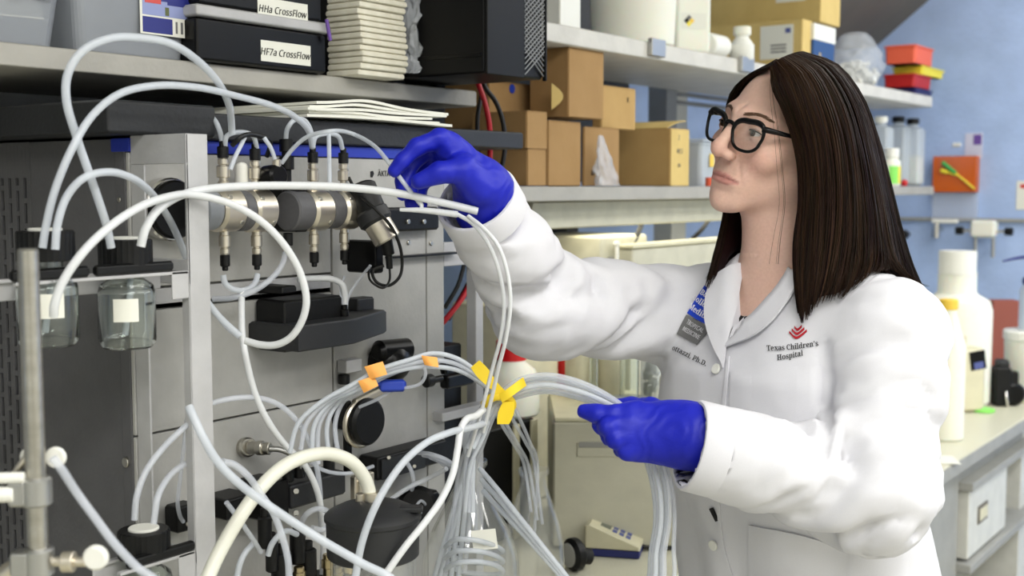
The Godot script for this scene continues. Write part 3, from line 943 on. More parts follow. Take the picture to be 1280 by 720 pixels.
	obj("jaw", Shape.new().span(on_z(548, 486, -1.13), on_z(583, 462, -1.13) + Vector3(0, 0, 0.018), 0.004).rod(on_z(553, 455, -1.125), on_z(556, 466, -1.125), 0.006), M.black_gloss, cl)
	obj("probe_holder", Shape.new().span(on_z(470, 655, -1.1) + Vector3(0, 0, -0.03), on_z(552, 612, -1.1), 0.01).rod(on_z(522, 632, -1.095), on_z(522, 632, -1.075), 0.028, 24, 0.006), M.black_gloss, I)
	# lower left modules
	var la := hold("pump_module", I, on_z(400, 610, -1.1))
	obj("housing", Shape.new().span(on_z(364, 638, -1.09) + Vector3(0, 0, -0.055), on_z(434, 588, -1.09), 0.004), M.graphite, la)
	obj("housing_end", Shape.new().span(on_z(334, 655, -1.09) + Vector3(0, 0, -0.055), on_z(363, 598, -1.09), 0.004), M.black_gloss, la)
	for p in [[370, 614], [370, 641]]: obj("bolt", Shape.new().rod(on_z(p[0], p[1], -1.09), on_z(p[0], p[1], -1.086), 0.004, 10), M.bright_steel, la)
	for p in [[360, 590], [374, 585], [411, 578]]: obj("nut", Shape.new().rod(on_z(p[0], p[1] + 12, -1.1), on_z(p[0], p[1] - 6, -1.1), 0.0075, 8, 0.001), M.black_plastic, la)
	obj("steel_plate", Shape.new().span(on_z(437, 630, -1.1), on_z(462, 588, -1.1) + Vector3(0, 0, 0.01), 0.002).rod(on_z(452, 626, -1.09), on_z(452, 600, -1.09), 0.008, 12), M.nickel, la)
	var lb := hold("sensor_module", I, on_z(300, 630, -1.1))
	obj("housing", Shape.new().span(on_z(283, 652, -1.1) + Vector3(0, 0, -0.045), on_z(318, 616, -1.1), 0.003), M.black_plastic, lb)
	obj("housing", Shape.new().span(on_z(222, 668, -1.12) + Vector3(0, 0, -0.025), on_z(247, 628, -1.12), 0.003), M.black_plastic, lb)
	obj("bolt", Shape.new().rod(on_z(235, 655, -1.12), on_z(235, 655, -1.116), 0.003, 8), M.steel, lb)
	# brass fittings and black plugs along the bottom
	for p in [[331, 660, 0.0085], [372, 680, 0.01], [352, 705, 0.013], [340, 690, 0.008], [384, 700, 0.012]]:
		var c := on_z(p[0], p[1], -1.06)
		obj("plug", Shape.new().rod(c + Vector3(0, -0.024, 0), c + Vector3(0, 0.014, 0), p[2], 12, 0.002).rod(c + Vector3(0, 0.012, 0), c + Vector3(0, 0.024, 0), p[2] * 0.6, 10), M.black_plastic, I)
	for p in [[374, 722], [410, 706], [422, 722], [434, 715]]:
		var c := on_z(p[0], p[1], -1.05)
		obj("brass_fitting", Shape.new().rod(c + Vector3(0, -0.04, 0), c + Vector3(0, 0.014, 0), 0.0065, 16, 0.001).rod(c + Vector3(0, -0.004, 0), c + Vector3(0, 0.008, 0), 0.0085, 6, 0.001), M.brass_fitting, I)
	obj("manifold_bar", Shape.new().span(on_z(300, 745, -1.09), on_z(470, 722, -1.06) + Vector3(0, 0, 0.02), 0.004), M.graphite, I)
	# quick coupling with its lead
	var qc := hold("coupling", I, on_z(320, 558, -1.12))
	var s := Shape.new()
	s.rod(on_z(305, 559, ZF) , on_z(311, 559, ZF + 0.012), 0.0125, 20, 0.002)
	s.rod(on_z(311, 559, ZF + 0.012), on_z(338, 561, -1.11), 0.0078, 18, 0.001)
	s.rod(on_z(322, 560, -1.126), on_z(330, 560, -1.117), 0.0092, 18, 0.001)
	obj("plug", s, M.steel, qc)
	obj("lead", Shape.new().tube([on_z(337, 561, -1.11), on_z(350, 562, -1.1), on_z(364, 568, -1.09), on_z(378, 590, -1.1)], 0.0036, 8), M.aluminium, qc)
	# thin cables
	obj("cable", Shape.new().tube([on_z(436, 222, -1.1), on_z(446, 240, -1.085), on_z(470, 262, -1.045), on_z(490, 285, -1.04), on_z(502, 318, -1.045), on_z(500, 345, -1.05), on_z(486, 357, -1.055), on_z(470, 352, -1.06), on_z(466, 338, -1.07), on_z(480, 332, -1.06)], 0.0022, 8), M.cable_black, I)
	obj("cable", Shape.new().tube([on_z(487, 334, -1.057), on_z(487, 350, -1.055), on_z(478, 360, -1.05), on_z(464, 352, -1.06), on_z(461, 340, -1.075), on_z(468, 330, -1.09)], 0.0016, 8), M.cable_black, I)
	obj("cable", Shape.new().tube([on_z(290, 182, -1.1), on_z(300, 172, -1.09), on_z(312, 168, -1.095), on_z(330, 172, -1.1), on_z(338, 178, -1.11), on_z(334, 195, -1.13)], 0.003, 8), M.cable_black, I)


# ---------------------------------------------------------------- bottles and the clamp stand
func cap_shape(r: float, h: float, ribs := 30) -> Shape:
	var o := []
	for k in ribs * 2:
		var a := TAU * k / (ribs * 2)
		o.append(Vector2(cos(a), sin(a)) * (r - (0.0008 if k % 2 else 0.0)))
	return Shape.new().prism(o, h, Transform3D(Basis(Vector3(1, 0, 0), Vector3(0, 0, -1), Vector3(0, 1, 0)), Vector3(0, h / 2, 0)), 0.0015)


func bottles_and_stand():
	var zb := on_x(237, 400, XL + 0.001).z - 0.025
	var names := ["clear glass bottle with black cap behind the steel rod", "clear glass bottle with black cap and square white label on bracket", "clear glass bottle with black cap on the lowest arm of bracket"]
	for k in 3:
		var p: Vector3 = [on_z(61, 432, zb), on_z(160, 434, zb), on_z(183, 790, zb)][k]
		var b := thing("reagent_bottle", names[k], "bottle", p, "black capped bottles on the bracket")
		obj("glass", Shape.new().lathe([Vector2(0, 0), Vector2(0.025, 0), Vector2(0.029, 0.004), Vector2(0.0298, 0.009), Vector2(0.0298, 0.058), Vector2(0.0275, 0.067), Vector2(0.0165, 0.0745), Vector2(0.0165, 0.094), Vector2(0.0145, 0.094), Vector2(0.0145, 0.074), Vector2(0.0255, 0.0655), Vector2(0.028, 0.057), Vector2(0.028, 0.01), Vector2(0.024, 0.003), Vector2(0, 0.003)], 40), M.glass, b, true)
		var cp := cap_shape(0.0278, 0.03)
		cp.moved(Vector3(0, 0.085, 0))
		obj("cap", cp, M.black_plastic, b, true)
		obj("cap_top", Shape.new().rod(Vector3(0, 0.114, 0), Vector3(0, 0.1175, 0), 0.0165, 24), M.cap_white, b, true)
		if k < 2:
			var face := -lens_basis.z.rotated(Vector3.UP, 0.35 if k == 0 else 0.15)
			var a0 := atan2(-face.z, -face.x)
			var lb := Shape.new().sheet(12, 3, func(u, v):
				var a: float = a0 - 0.55 + u * 0.85
				return Vector3(cos(a) * 0.0303, 0.03 + v * 0.024, sin(a) * 0.0303), 0.0003)
			obj("label", lb, M.paper, b, true)
		obj("dip_tube", Shape.new().tube([Vector3(0.006, 0.112, 0.0), Vector3(0.004, 0.07, 0.002), Vector3(-0.006, 0.012, 0.004)], 0.0033, 10), M.tube_clear, b, true)
	# retort stand
	var foot := spot(48, 700, 1.0)
	foot.y = 0.92
	var st := thing("clamp_stand", "brushed steel clamp stand rod in front of the dark slotted panel", "stand", foot)
	var top := spot(50, 309, 1.0)
	obj("rod", Shape.new().rod(Vector3(foot.x, 0.93, foot.z), Vector3(foot.x, top.y, foot.z), 0.0083, 28, 0.0015), M.steel, st)
	obj("base", Shape.new().span(foot + Vector3(-0.09, 0, -0.05), foot + Vector3(0.06, 0.014, 0.05), 0.004), M.machine_dark, st)
	var right := lens_basis.x
	var fwd := Vector3(-lens_basis.z.x, 0, -lens_basis.z.z).normalized()
	for q in [[612, 0], [702, 1]]:
		var c := Vector3(foot.x, spot(50, q[0], 1.0).y, foot.z)
		var boss := hold("boss_head", st, c)
		obj("collar", Shape.new().rod(c + Vector3(0, -0.012, 0), c + Vector3(0, 0.012, 0), 0.0128, 20, 0.002).box(c - right * 0.012 - fwd * 0.004, Vector3(0.016, 0.022, 0.018), 0.003, Basis(right, Vector3.UP, -fwd)), M.aluminium, boss)
		if q[1] == 0:
			obj("screw", Shape.new().rod(c - right * 0.006, c - right * 0.016, 0.006, 14), M.nickel, boss)
			obj("arm", Shape.new().rod(c - right * 0.014 - fwd * 0.01, c - right * 0.16 - fwd * 0.03, 0.0065, 16), M.cap_white, boss)
			obj("arm", Shape.new().rod(c - right * 0.005 + Vector3(0, 0.014, 0) - fwd * 0.01, c - right * 0.16 + Vector3(0, 0.016, 0) - fwd * 0.03, 0.0045, 16), M.cap_white, boss)
			obj("prong", Shape.new().rod(c - right * 0.018 + Vector3(0, 0.014, 0), c - right * 0.002 + Vector3(0, 0.036, 0), 0.0028, 10), M.nickel, boss)
		else:
			obj("screw", Shape.new().rod(c + right * 0.01, c + right * 0.04, 0.0042, 14).rod(c + right * 0.02, c + right * 0.03, 0.009, 12), M.nickel, boss)
			var kn := c + right * 0.048 + Vector3(0, 0.0035, 0)
			obj("wing_knob", Shape.new().rod(kn - fwd * 0.004 , kn + fwd * 0.004, 0.0105, 24, 0.002), M.cap_white, boss)
			obj("arm", Shape.new().rod(c - right * 0.012, c - right * 0.03 - Vector3(0, 0.012, 0), 0.008, 14), M.nickel, boss)
	var cn := Vector3(foot.x, spot(50, 574, 1.0).y, foot.z)
	var clip := hold("tube_clip", st, cn)
	for s in [-1, 1]: obj("disc", Shape.new().rod(cn + right * (0.0012 + s * 0.0105) + fwd * 0.012, cn + right * (0.0012 + s * 0.0105) + fwd * 0.0165, 0.0088, 22, 0.001), M.cap_white, clip)


# ---------------------------------------------------------------- things on the shelves
func tub(w0: float, d0: float, w1: float, d1: float, h: float, r: float, t: float) -> Shape:     # tapered open container with a wall thickness
	var s := Shape.new()
	var rings := []
	for q in [[w0, d0, 0.0], [w0, d0, 0.003], [w1, d1, h - 0.006], [w1 + 0.008, d1 + 0.008, h - 0.005], [w1 + 0.008, d1 + 0.008, h], [w1 - t, d1 - t, h], [w0 - t, d0 - t, t]]:
		var ring := []
		for k in 24:
			var a := TAU * k / 24
			var sx := signf(cos(a)) if absf(cos(a)) > 0.01 else 0.0
			var sz := signf(sin(a)) if absf(sin(a)) > 0.01 else 0.0
			ring.append(Vector3(sx * (q[0] / 2 - r) + cos(a) * r, q[2], -(sz * (q[1] / 2 - r) + sin(a) * r)))
		rings.append(ring)
	for i in rings.size() - 1:
		for k in 24: s.quad(rings[i][k], rings[i][(k + 1) % 24], rings[i + 1][(k + 1) % 24], rings[i + 1][k])
	for e in [[rings[0], -1], [rings[6], 1]]:
		var c := Vector3(0, e[0][0].y, 0)
		for k in 24:
			if e[1] > 0: s.quad(c, e[0][k], e[0][(k + 1) % 24], c)
			else: s.quad(c, e[0][(k + 1) % 24], e[0][k], c)
	return s


func flat(parent: Node, called: String, a: Vector3, b: Vector3, m: Material, thick := 0.0006):      # a thin label lying on a face: two opposite corners
	obj(called, Shape.new().span(a - Vector3(0, 0, thick / 2), b + Vector3(0, 0, thick / 2), thick * 0.2), m, parent)


# a carton standing with its front at z = zf: seen left end, corner, right end and top, and the height it stands at
func carton(label: String, group: String, pl: float, pc: float, pr: float, pt: float, y0: float, zf: float, m: Material, name_ := "cardboard_box") -> Node3D:
	var x0 := on_z(pc, 200, zf).x
	var x1 := on_z(pr, 200, zf).x
	var zb := on_x(pl, 200, x0).z
	var y1 := on_z(pc, pt, zf).y
	var o := thing(name_, label, "box", Vector3((x0 + x1) / 2, y0, (zf + zb) / 2), group)
	o.set_meta("corner", Vector3(x0, y0, zf))
	o.set_meta("far", Vector3(x1, y1, zb))
	var h := y1 - y0
	obj("body", Shape.new().span(Vector3(x0, y0 + 0.0005, zb), Vector3(x1, y1 - 0.002, zf), 0.0015), m, o)
	obj("flap", Shape.new().span(Vector3(x0 + 0.0008, y1 - 0.0022, zb), Vector3(x1 - 0.0008, y1, (zf + zb) / 2 - 0.0008), 0.0005), m, o)
	obj("flap", Shape.new().span(Vector3(x0 + 0.0008, y1 - 0.0022, (zf + zb) / 2 + 0.0008), Vector3(x1 - 0.0008, y1, zf - 0.0005), 0.0005), m, o)
	obj("tuck_seam", Shape.new().span(Vector3(x0 - 0.0012, y0 + 0.002, zf - 0.004), Vector3(x0 + 0.0005, y1 - 0.003, zf - 0.0025), 0.0003), m, o)
	return o


func shelf_things():
	var y := 1.7405
	# clear bins
	var xa := on_z(82, 50, -1.255).x
	var b1 := thing("storage_bin", "cloudy plastic bin with a torn paper label at the far left of shelf", "bin", Vector3(xa - 0.115, y, -1.375), "clear plastic bins")
	obj("tub", tub(0.22, 0.22, 0.25, 0.25, 0.13, 0.02, 0.003), M.bin_plastic, b1, true)
	obj("label", Shape.new().prism([Vector2(-0.1, 0.025), Vector2(0.094, 0.029), Vector2(0.09, 0.046), Vector2(0.078, 0.066), Vector2(0.074, 0.1), Vector2(-0.1, 0.1)], 0.0006, Transform3D(Basis(Vector3.RIGHT, -0.11), Vector3(0, 0.002, 0.1145)), 0.0002), M.paper, b1, true)
	write("1.5ml Crystal", 0.02, b1.position + Vector3(0.035, 0.06, 0.1218), Vector3.RIGHT, Vector3(0, 1, 0.11), M.ink_grey, b1, "Droid Serif", 0.2)
	var xc := on_z(100, 50, -1.262).x
	var xd := on_z(234, 70, -1.262).x
	var b2 := thing("storage_bin", "clear plastic bin holding film bags with a blue product label", "bin", Vector3((xc + xd) / 2, y, -1.375), "clear plastic bins")
	obj("tub", tub(xd - xc, 0.22, xd - xc + 0.02, 0.235, 0.13, 0.016, 0.003), M.bin_plastic, b2, true)
	var lab := hold("label", b2, b2.position + Vector3(0.058, 0.03, 0.1125))
	var lo := b2.position
	for q in [["card", -0.006, -0.002, 0.062, 0.07, M.paper, 0.0], ["print", -0.003, 0.03, 0.059, 0.067, M.print_pale, 1.0], ["print", 0.028, 0.05, 0.059, 0.067, M.print_blue, 1.4], ["print", -0.003, 0.055, 0.059, 0.067, M.print_blue, 1.3], ["badge", 0.0, 0.05, 0.02, 0.062, M.print_red, 2.0], ["print", -0.003, 0.001, 0.034, 0.027, M.print_blue, 1.0], ["bar_code", 0.038, 0.004, 0.0405, 0.024, M.ink_grey, 1.0], ["bar_code", 0.0445, 0.004, 0.0475, 0.024, M.ink_grey, 1.0], ["bar_code", 0.05, 0.004, 0.052, 0.024, M.ink_grey, 1.0], ["print", 0.025, 0.032, 0.03, 0.046, M.print_olive, 1.5]]:
		for e in [1, 3]: q[e] = 0.012 + q[e] * 1.22 - 0.03
		for e in [2, 4]: q[e] = q[e] * 0.74
		var z: float = 0.1165 + q[6] * 0.0003
		obj(q[0], Shape.new().span(lo + Vector3(0.03 + q[1], 0.03 + q[2], z - 0.0004), lo + Vector3(0.03 + q[3], 0.03 + q[4], z), 0.0001), q[5], lab)
	var nz := FastNoiseLite.new()
	nz.frequency = 14.0
	nz.seed = 5
	var bag := Shape.new().sheet(18, 14, func(u, v):
		var a := Vector3(-0.1 + u * 0.15, 0.012 + v * 0.11, 0.02 + 0.05 * sin(u * 3.0))
		return a + Vector3(0, 0, nz.get_noise_3d(u * 0.6, v * 0.5, 0.3) * 0.05), 0.0008)
	bag.moved(b2.position)
	solo("film_bag", bag, M.bag_film, "crumpled film bags inside the bin with blue product label", "bag")
	# black boxes with pale lids
	for k in 2:
		var zf := -1.236
		var q: Array = [[246, 409, 35.0], [251, 404, -8.0]][k]
		var x0 := on_z(q[0], 70, zf).x
		var x1 := on_z(q[1], 80, zf).x
		var y0 := y if k == 0 else y + 0.0715
		var o := thing("black_box", ["lower black storage box with pale lid and handwritten white label", "upper black storage box with handwritten white label on the pale lid"][k], "box", Vector3((x0 + x1) / 2, y0, zf - 0.11), "black boxes with white labels")
		obj("body", Shape.new().span(Vector3(x0, y0, zf - 0.22), Vector3(x1, y0 + 0.055, zf), 0.004), M.black_gloss, o)
		obj("lid", Shape.new().span(Vector3(x0 - 0.002, y0 + 0.0555, zf - 0.222), Vector3(x1 + 0.003, y0 + 0.071, zf + 0.004), 0.004), M.bin_plastic if k == 1 else M.machine_frame, o)
		var la := on_z([326, 322][k], [76, 22][k], zf)
		obj("label", Shape.new().span(la, la + Vector3(0.092, 0.028, 0.0008), 0.0002), M.paper, o)
		write(["HF7a CrossFlow", "HHa CrossFlow"][k], 0.013, la + Vector3(0.045, 0.013, 0.0014), Vector3.RIGHT, Vector3.UP, M.ink, o, "Droid Sans", 0.2)
	# wrapped stack of folded paper towels
	var zt := -1.215
	var tx0 := on_z(451, 95, zt).x
	var tx1 := on_z(509, 97, zt).x
	var tzb := on_x(408, 93, tx0).z
	var tw := thing("towel_pack", "wrapped stack of white folded paper towels beside the black boxes", "paper towels", Vector3((tx0 + tx1) / 2, y, (zt + tzb) / 2))
	var yy := y + 0.0005
	for k in 14:
		var h := rng.randf_range(0.0075, 0.0098)
		var j := rng.randf_range(-0.0022, 0.0022)
		obj("towel", Shape.new().span(Vector3(tx0 + j, yy, tzb), Vector3(tx1 + j * 0.7, yy + h - 0.0006, zt + j * 1.3), 0.0045), M.tissue, tw)
		yy += h
	var wrap := Shape.new().sheet(16, 10, func(u, v):
		var a := Vector3(tx1 + 0.004 + u * 0.012 + 0.01 * u * sin(v * 9.0), y + 0.012 + v * 0.115, zt - 0.02 + u * 0.032)
		return a + Vector3(0.008, 0.004, 0.008) * nz.get_noise_2d(u * 3.0, v * 6.0), 0.0004)
	obj("wrapper", wrap, M.wrap_film, tw)
	var pn := thing("pen", "purple pen standing between the black boxes and paper towels", "pen", on_z(413, 52, -1.225))
	obj("barrel", Shape.new().rod(on_z(413, 51, -1.225), on_z(408, 24, -1.225), 0.0028, 12), M.purple, pn)
	# black computer tower overhanging the shelf
	var tz := -1.08
	var cx0 := on_z(608, 100, tz).x
	var cx1 := on_z(682, 100, tz).x
	var pc := thing("computer_tower", "black computer tower with mesh front overhanging the shelf end", "computer", Vector3((cx0 + cx1) / 2, y, tz - 0.2))
	obj("case", Shape.new().span(Vector3(cx0, y + 0.006, tz - 0.43), Vector3(cx1, y + 0.42, tz - 0.004), 0.004), M.tower_black, pc)
	obj("front_bezel", Shape.new().span(Vector3(cx0, y + 0.004, tz - 0.004), Vector3(on_z(655, 100, tz).x, y + 0.42, tz + 0.002), 0.003), M.tower_black, pc)
	obj("front_edge", Shape.new().span(Vector3(cx1 - 0.004, y + 0.004, tz - 0.004), Vector3(cx1, y + 0.42, tz + 0.003), 0.001), M.tower_black, pc)
	obj("side_groove", Shape.new().span(Vector3(cx0 - 0.0015, y + 0.03, tz - 0.42), Vector3(cx0 + 0.001, y + 0.036, tz - 0.01), 0.0005), M.black_gloss, pc)
	var mx := on_z(656, 100, tz).x
	var mesh := Shape.new()
	var w := cx1 - 0.004 - mx
	for k in 52:
		for s in [-1.0, 1.0]:
			var a := Vector3(mx, y + 0.01 + k * 0.008, tz - 0.0005 + 0.0006 * s)
			var b := Vector3(mx + w, y + 0.01 + k * 0.008 + w * 0.75 * s, tz - 0.0005 + 0.0006 * s)
			if b.y > y + 0.415 or b.y < y + 0.008: continue
			mesh.rod(a, b, 0.0011, 5, 0.0)
	obj("mesh_grille", mesh, M.rack_grey, pc)
	for s in [-1, 1]:
		for f in [0, 1]:
			if f: obj("foot", Shape.new().span(Vector3((cx0 + cx1) / 2 + s * 0.05 - 0.012, y, -1.29), Vector3((cx0 + cx1) / 2 + s * 0.05 + 0.012, y + 0.007, -1.27), 0.002), M.rubber, pc)
	var red := solo("power_cable", Shape.new().tube([on_z(597, 92, -1.24), on_z(598, 105, -1.225), on_z(606, 128, -1.215), on_z(612, 160, -1.21), on_z(612, 200, -1.215), on_z(606, 260, -1.23), on_z(597, 330, -1.24), on_z(578, 372, -1.24), on_z(558, 398, -1.25), on_z(535, 425, -1.28)], 0.0046, 10), M.cable_red, "red cable hanging from computer and running behind the grey instrument", "cable")
	red.set_meta("group", "cables under the computer")
	solo("power_cable", Shape.new().tube([on_z(605, 92, -1.25), on_z(606, 108, -1.235), on_z(620, 128, -1.225), on_z(629, 155, -1.22), on_z(631, 185, -1.22), on_z(626, 215, -1.225), on_z(610, 290, -1.24), on_z(590, 345, -1.25), on_z(560, 400, -1.27)], 0.0042, 10), M.cable_black, "black cable looping down to the right of the red cable", "cable", "cables under the computer")
	solo("power_cable", Shape.new().tube([on_z(601, 92, -1.27), on_z(601, 120, -1.26), on_z(597, 145, -1.26), on_z(596, 180, -1.265), on_z(590, 260, -1.27), on_z(575, 350, -1.27), on_z(556, 385, -1.28)], 0.0038, 10), M.cable_black, "black cable hanging straight behind the red cable", "cable", "cables under the computer")
	# loose papers on the instrument's lid
	var order := ["lowest", "second lowest", "third lowest", "third highest", "second highest", "topmost"]
	for k in 6:
		var pa := on_z(358 + (k * 7) % 19, 148, -1.16)
		var pb := on_z(560 - (k * 11) % 27, 148, -1.13)
		var yl := 1.6685 + k * 0.0034
		var ph := 1.3 * k
		var sh := Shape.new().sheet(16, 5, func(u, v):
			return Vector3(lerpf(pa.x, pb.x, u), yl + 0.002 * (1 + sin(u * 4.0 + ph)) * (1.0 - v * 0.5) + 0.006 * exp(-pow((u - 0.35) * 5.0, 2.0)) * k / 5.0, -1.122 - (k * 5 % 7) * 0.0014 - 0.2 * v), 0.0036)
		solo("paper_sheet", sh, M.paper, order[k] + " sheet in the loose papers on the instrument lid", "paper", "papers on the lid")

	# cardboard boxes on the lower right shelf
	var s := 1.5805
	var g := "cardboard boxes on the lower shelf"
	var ca := carton("plain cardboard box behind the cables, lowest by the raised glove", g, 600, 660, 683, 186, s, -1.262, M.cardboard)
	var cb := carton("cardboard box stacked second beside the cables, short and wide", g, 590, 659, 684, 138, ca.get_meta("far").y, -1.262, M.cardboard)
	carton("dark cardboard box with a blue sticker behind the stacked boxes", g, 556, 612, 668, 100, cb.get_meta("far").y - 0.07, -1.38, M.cardboard)
	var stk := on_z(640, 111, -1.379)
	solo("blue_sticker", Shape.new().rod(stk, stk + Vector3(0, 0, 0.001), 0.009, 16, 0.0002), M.clip_blue, "small round blue sticker on the dark cardboard box", "sticker")
	carton("tall narrow cardboard box under the big overhanging box", g, 676, 686, 726, 150, s, -1.275, M.cardboard)
	var cm := carton("cardboard box with an M mark beside the white plastic bag", g, 727, 731, 774, 158, s, -1.285, M.cardboard)
	write("M", 0.016, on_z(741, 216, -1.2845), Vector3.RIGHT, Vector3.UP, M.ink, cm)
	var big := carton("brown cardboard box with an open cream flap, topmost in the stack", g, 662, 711, 754, 58, on_z(711, 146, -1.262).y, -1.262, M.cardboard)
	var fo: Vector3 = big.get_meta("corner")
	var fl := []
	for k in 13: fl.append(Vector2(-0.0 - sin(PI * k / 12) * 0.022, 0.05 - 0.05 * k / 12.0))
	obj("side_flap", Shape.new().prism(fl, 0.0015, Transform3D(Basis(lens_basis.x * -1, Vector3.UP, lens_basis.z * -1), fo + Vector3(-0.03, 0.012, -0.02)), 0.0004), M.cardboard_yellow, big)
	var ck := carton("cardboard box with a K mark resting on the tall boxes", g, 740, 752, 794, 106, on_z(752, 160, -1.3).y, -1.3, M.cardboard_pale)
	write("K", 0.016, on_z(785, 125, -1.2995), Vector3.RIGHT, Vector3.UP, M.ink, ck)
	var op := carton("open cardboard box with handwriting on its narrow yellowish end", g, 772, 838, 861, 160, s, -1.262, M.cardboard_pale)
	var oc: Vector3 = op.get_meta("corner")
	var of: Vector3 = op.get_meta("far")
	obj("end_panel", Shape.new().span(Vector3(oc.x + 0.001, oc.y + 0.001, oc.z), Vector3(of.x - 0.001, of.y - 0.002, oc.z + 0.001), 0.0003), M.cardboard_yellow, op)
	write("2", 0.014, on_z(849, 172, oc.z + 0.0015), Vector3.RIGHT, Vector3.UP, M.ink_grey, op)
	write("M72", 0.014, on_z(850, 189, oc.z + 0.0015), Vector3.RIGHT, Vector3.UP, M.ink_grey, op)
	write("09", 0.012, on_z(849, 207, oc.z + 0.0015), Vector3.RIGHT, Vector3.UP, M.ink_grey, op)
	obj("open_flap", Shape.new().sheet(4, 4, func(u, v): return Vector3(oc.x + 0.002 + v * (of.x - oc.x), of.y + 0.001 + 0.018 * sin(v * 1.5), lerpf(of.z, oc.z - 0.01, u)), 0.002), M.cardboard_yellow, op)
	var nb := FastNoiseLite.new()
	nb.frequency = 22.0
	var bg := Shape.new()
	var bc := on_z(757, 232, -1.255)
	bg.sheet(26, 14, func(u, v):
		var a: float = u * TAU
		var ww: float = 1.0 - 0.85 * pow(v, 1.5)
		var r: float = (0.034 * ww + 0.002) * (0.95 + 0.9 * nb.get_noise_3d(cos(a) * 0.09, sin(a) * 0.09, v * 0.12))
		return Vector3(bc.x + 0.006 - 0.026 * v, s + 0.001 + v * 0.098, bc.z) + Vector3(cos(a) * r, 0, -sin(a) * r * 0.34), 0.0004)
	solo("plastic_bag", bg, M.bag_film, "small clear plastic bag propped between two cardboard boxes", "bag")
	var tb := on_z(877, 229, -1.3)
	var tbo := thing("plastic_tub", "clear plastic tub beside the open box, behind the glasses", "tub", Vector3(tb.x + 0.03, s, -1.35))
	obj("tub", tub(0.11, 0.12, 0.125, 0.13, 0.1, 0.012, 0.003), M.bottle_clear, tbo, true)
	obj("lid", Shape.new().box(Vector3(0, 0.105, 0), Vector3(0.138, 0.008, 0.145), 0.003), M.bottle_clear, tbo, true)
	obj("tag", Shape.new().box(Vector3(-0.01, 0.06, 0.066), Vector3(0.022, 0.03, 0.0008), 0.0002), M.cap_yellow, tbo, true)
	solo("orange_stopper", Shape.new().rod(on_z(888, 232, -1.26) * Vector3(1, 0, 1) + Vector3(0, s, 0), on_z(888, 232, -1.26) * Vector3(1, 0, 1) + Vector3(0, s + 0.02, 0), 0.012, 18), M.rack_orange, "small orange stopper on the shelf by the person's chin", "stopper")

	# things on the upper right shelf
	var u := 1.8785
	var z2 := -1.28
	var wb := carton("white carton at the near end of upper shelf beside the computer", "", 660, 700, 725, -30, u, z2, M.cap_white, "white_carton")
	var cq := on_z(796, 50, z2 - 0.07)
	var con := thing("white_container", "tall cloudy white plastic container on the upper shelf", "container", Vector3(cq.x, u, z2 - 0.08))
	obj("body", Shape.new().lathe([Vector2(0, 0), Vector2(0.082, 0), Vector2(0.09, 0.008), Vector2(0.094, 0.1), Vector2(0.097, 0.24), Vector2(0.09, 0.25), Vector2(0, 0.25)], 40), M.jug_plastic, con, true)
	obj("lid", Shape.new().rod(Vector3(0, 0.25, 0), Vector3(0, 0.268, 0), 0.1, 36, 0.004), M.cap_white, con, true)
	var hq := on_z(872, 66, z2 - 0.02)
	var hz := thing("square_bottle", "square white bottle with hazard diamond sticker beside the cloudy container", "bottle", Vector3(hq.x, u, z2 - 0.05))
	obj("body", Shape.new().box(Vector3(0, 0.1, 0), Vector3(0.09, 0.2, 0.09), 0.012, Basis(Vector3.UP, -0.7)), M.jug_plastic, hz, true)
	var hb := Basis(Vector3.UP, -0.7)
	obj("sticker", Shape.new().box(hb * Vector3(0.0, 0.075, 0.0455), Vector3(0.06, 0.035, 0.0006), 0.0001, hb), M.paper, hz, true)
	for q in [[-0.006, 0.0, M.ink], [0.0, -0.007, M.pen_yellow], [0.0, 0.007, M.ink_grey], [0.007, 0.0, M.cap_yellow]]:
		obj("diamond", Shape.new().box(hb * Vector3(q[0] - 0.012, 0.075 + q[1], 0.0462), Vector3(0.009, 0.009, 0.0005), 0.0001, hb * Basis(Vector3.BACK, PI / 4)), q[2], hz, true)
	var c1 := carton("cardboard carton with a white shipping label, lower of two on upper shelf", "shipping cartons on the upper shelf", 880, 1000, 1012, 22, u, -1.27, M.cardboard_yellow, "shipping_carton")
	var c1c: Vector3 = c1.get_meta("corner")
	var pl := hold("shipping_label", c1, c1c)
	var f0 := on_x(950, 75, c1c.x)
	var f1 := on_x(992, 30, c1c.x)
	obj("card", Shape.new().span(Vector3(c1c.x - 0.001, f0.y, f0.z), Vector3(c1c.x + 0.0005, f1.y, f1.z), 0.0002), M.paper, pl)
	for k in 3: obj("print", Shape.new().span(Vector3(c1c.x - 0.0014, lerpf(f0.y, f1.y, 0.18 + 0.1 * k), lerpf(f0.z, f1.z, 0.32)), Vector3(c1c.x - 0.0006, lerpf(f0.y, f1.y, 0.23 + 0.1 * k), lerpf(f0.z, f1.z, 0.8)), 0.0001), M.ink_grey, pl)
	obj("print", Shape.new().span(Vector3(c1c.x - 0.0014, lerpf(f0.y, f1.y, 0.75), lerpf(f0.z, f1.z, 0.76)), Vector3(c1c.x - 0.0006, lerpf(f0.y, f1.y, 0.9), lerpf(f0.z, f1.z, 0.92)), 0.0001), M.key_blue, pl)
	var c2 := carton("cardboard carton resting on top of the labelled shipping carton", "shipping cartons on the upper shelf", 880, 1022, 1046, -40, c1.get_meta("far").y + 0.001, -1.26, M.cardboard_yellow, "shipping_carton")
	var c2c: Vector3 = c2.get_meta("corner")
	var g0 := on_x(970, 4, c2c.x)
	var g1 := on_x(1008, -30, c2c.x)
	obj("card", Shape.new().span(Vector3(c2c.x - 0.001, g0.y, g0.z), Vector3(c2c.x + 0.0005, g1.y, g1.z), 0.0002), M.paper, c2)
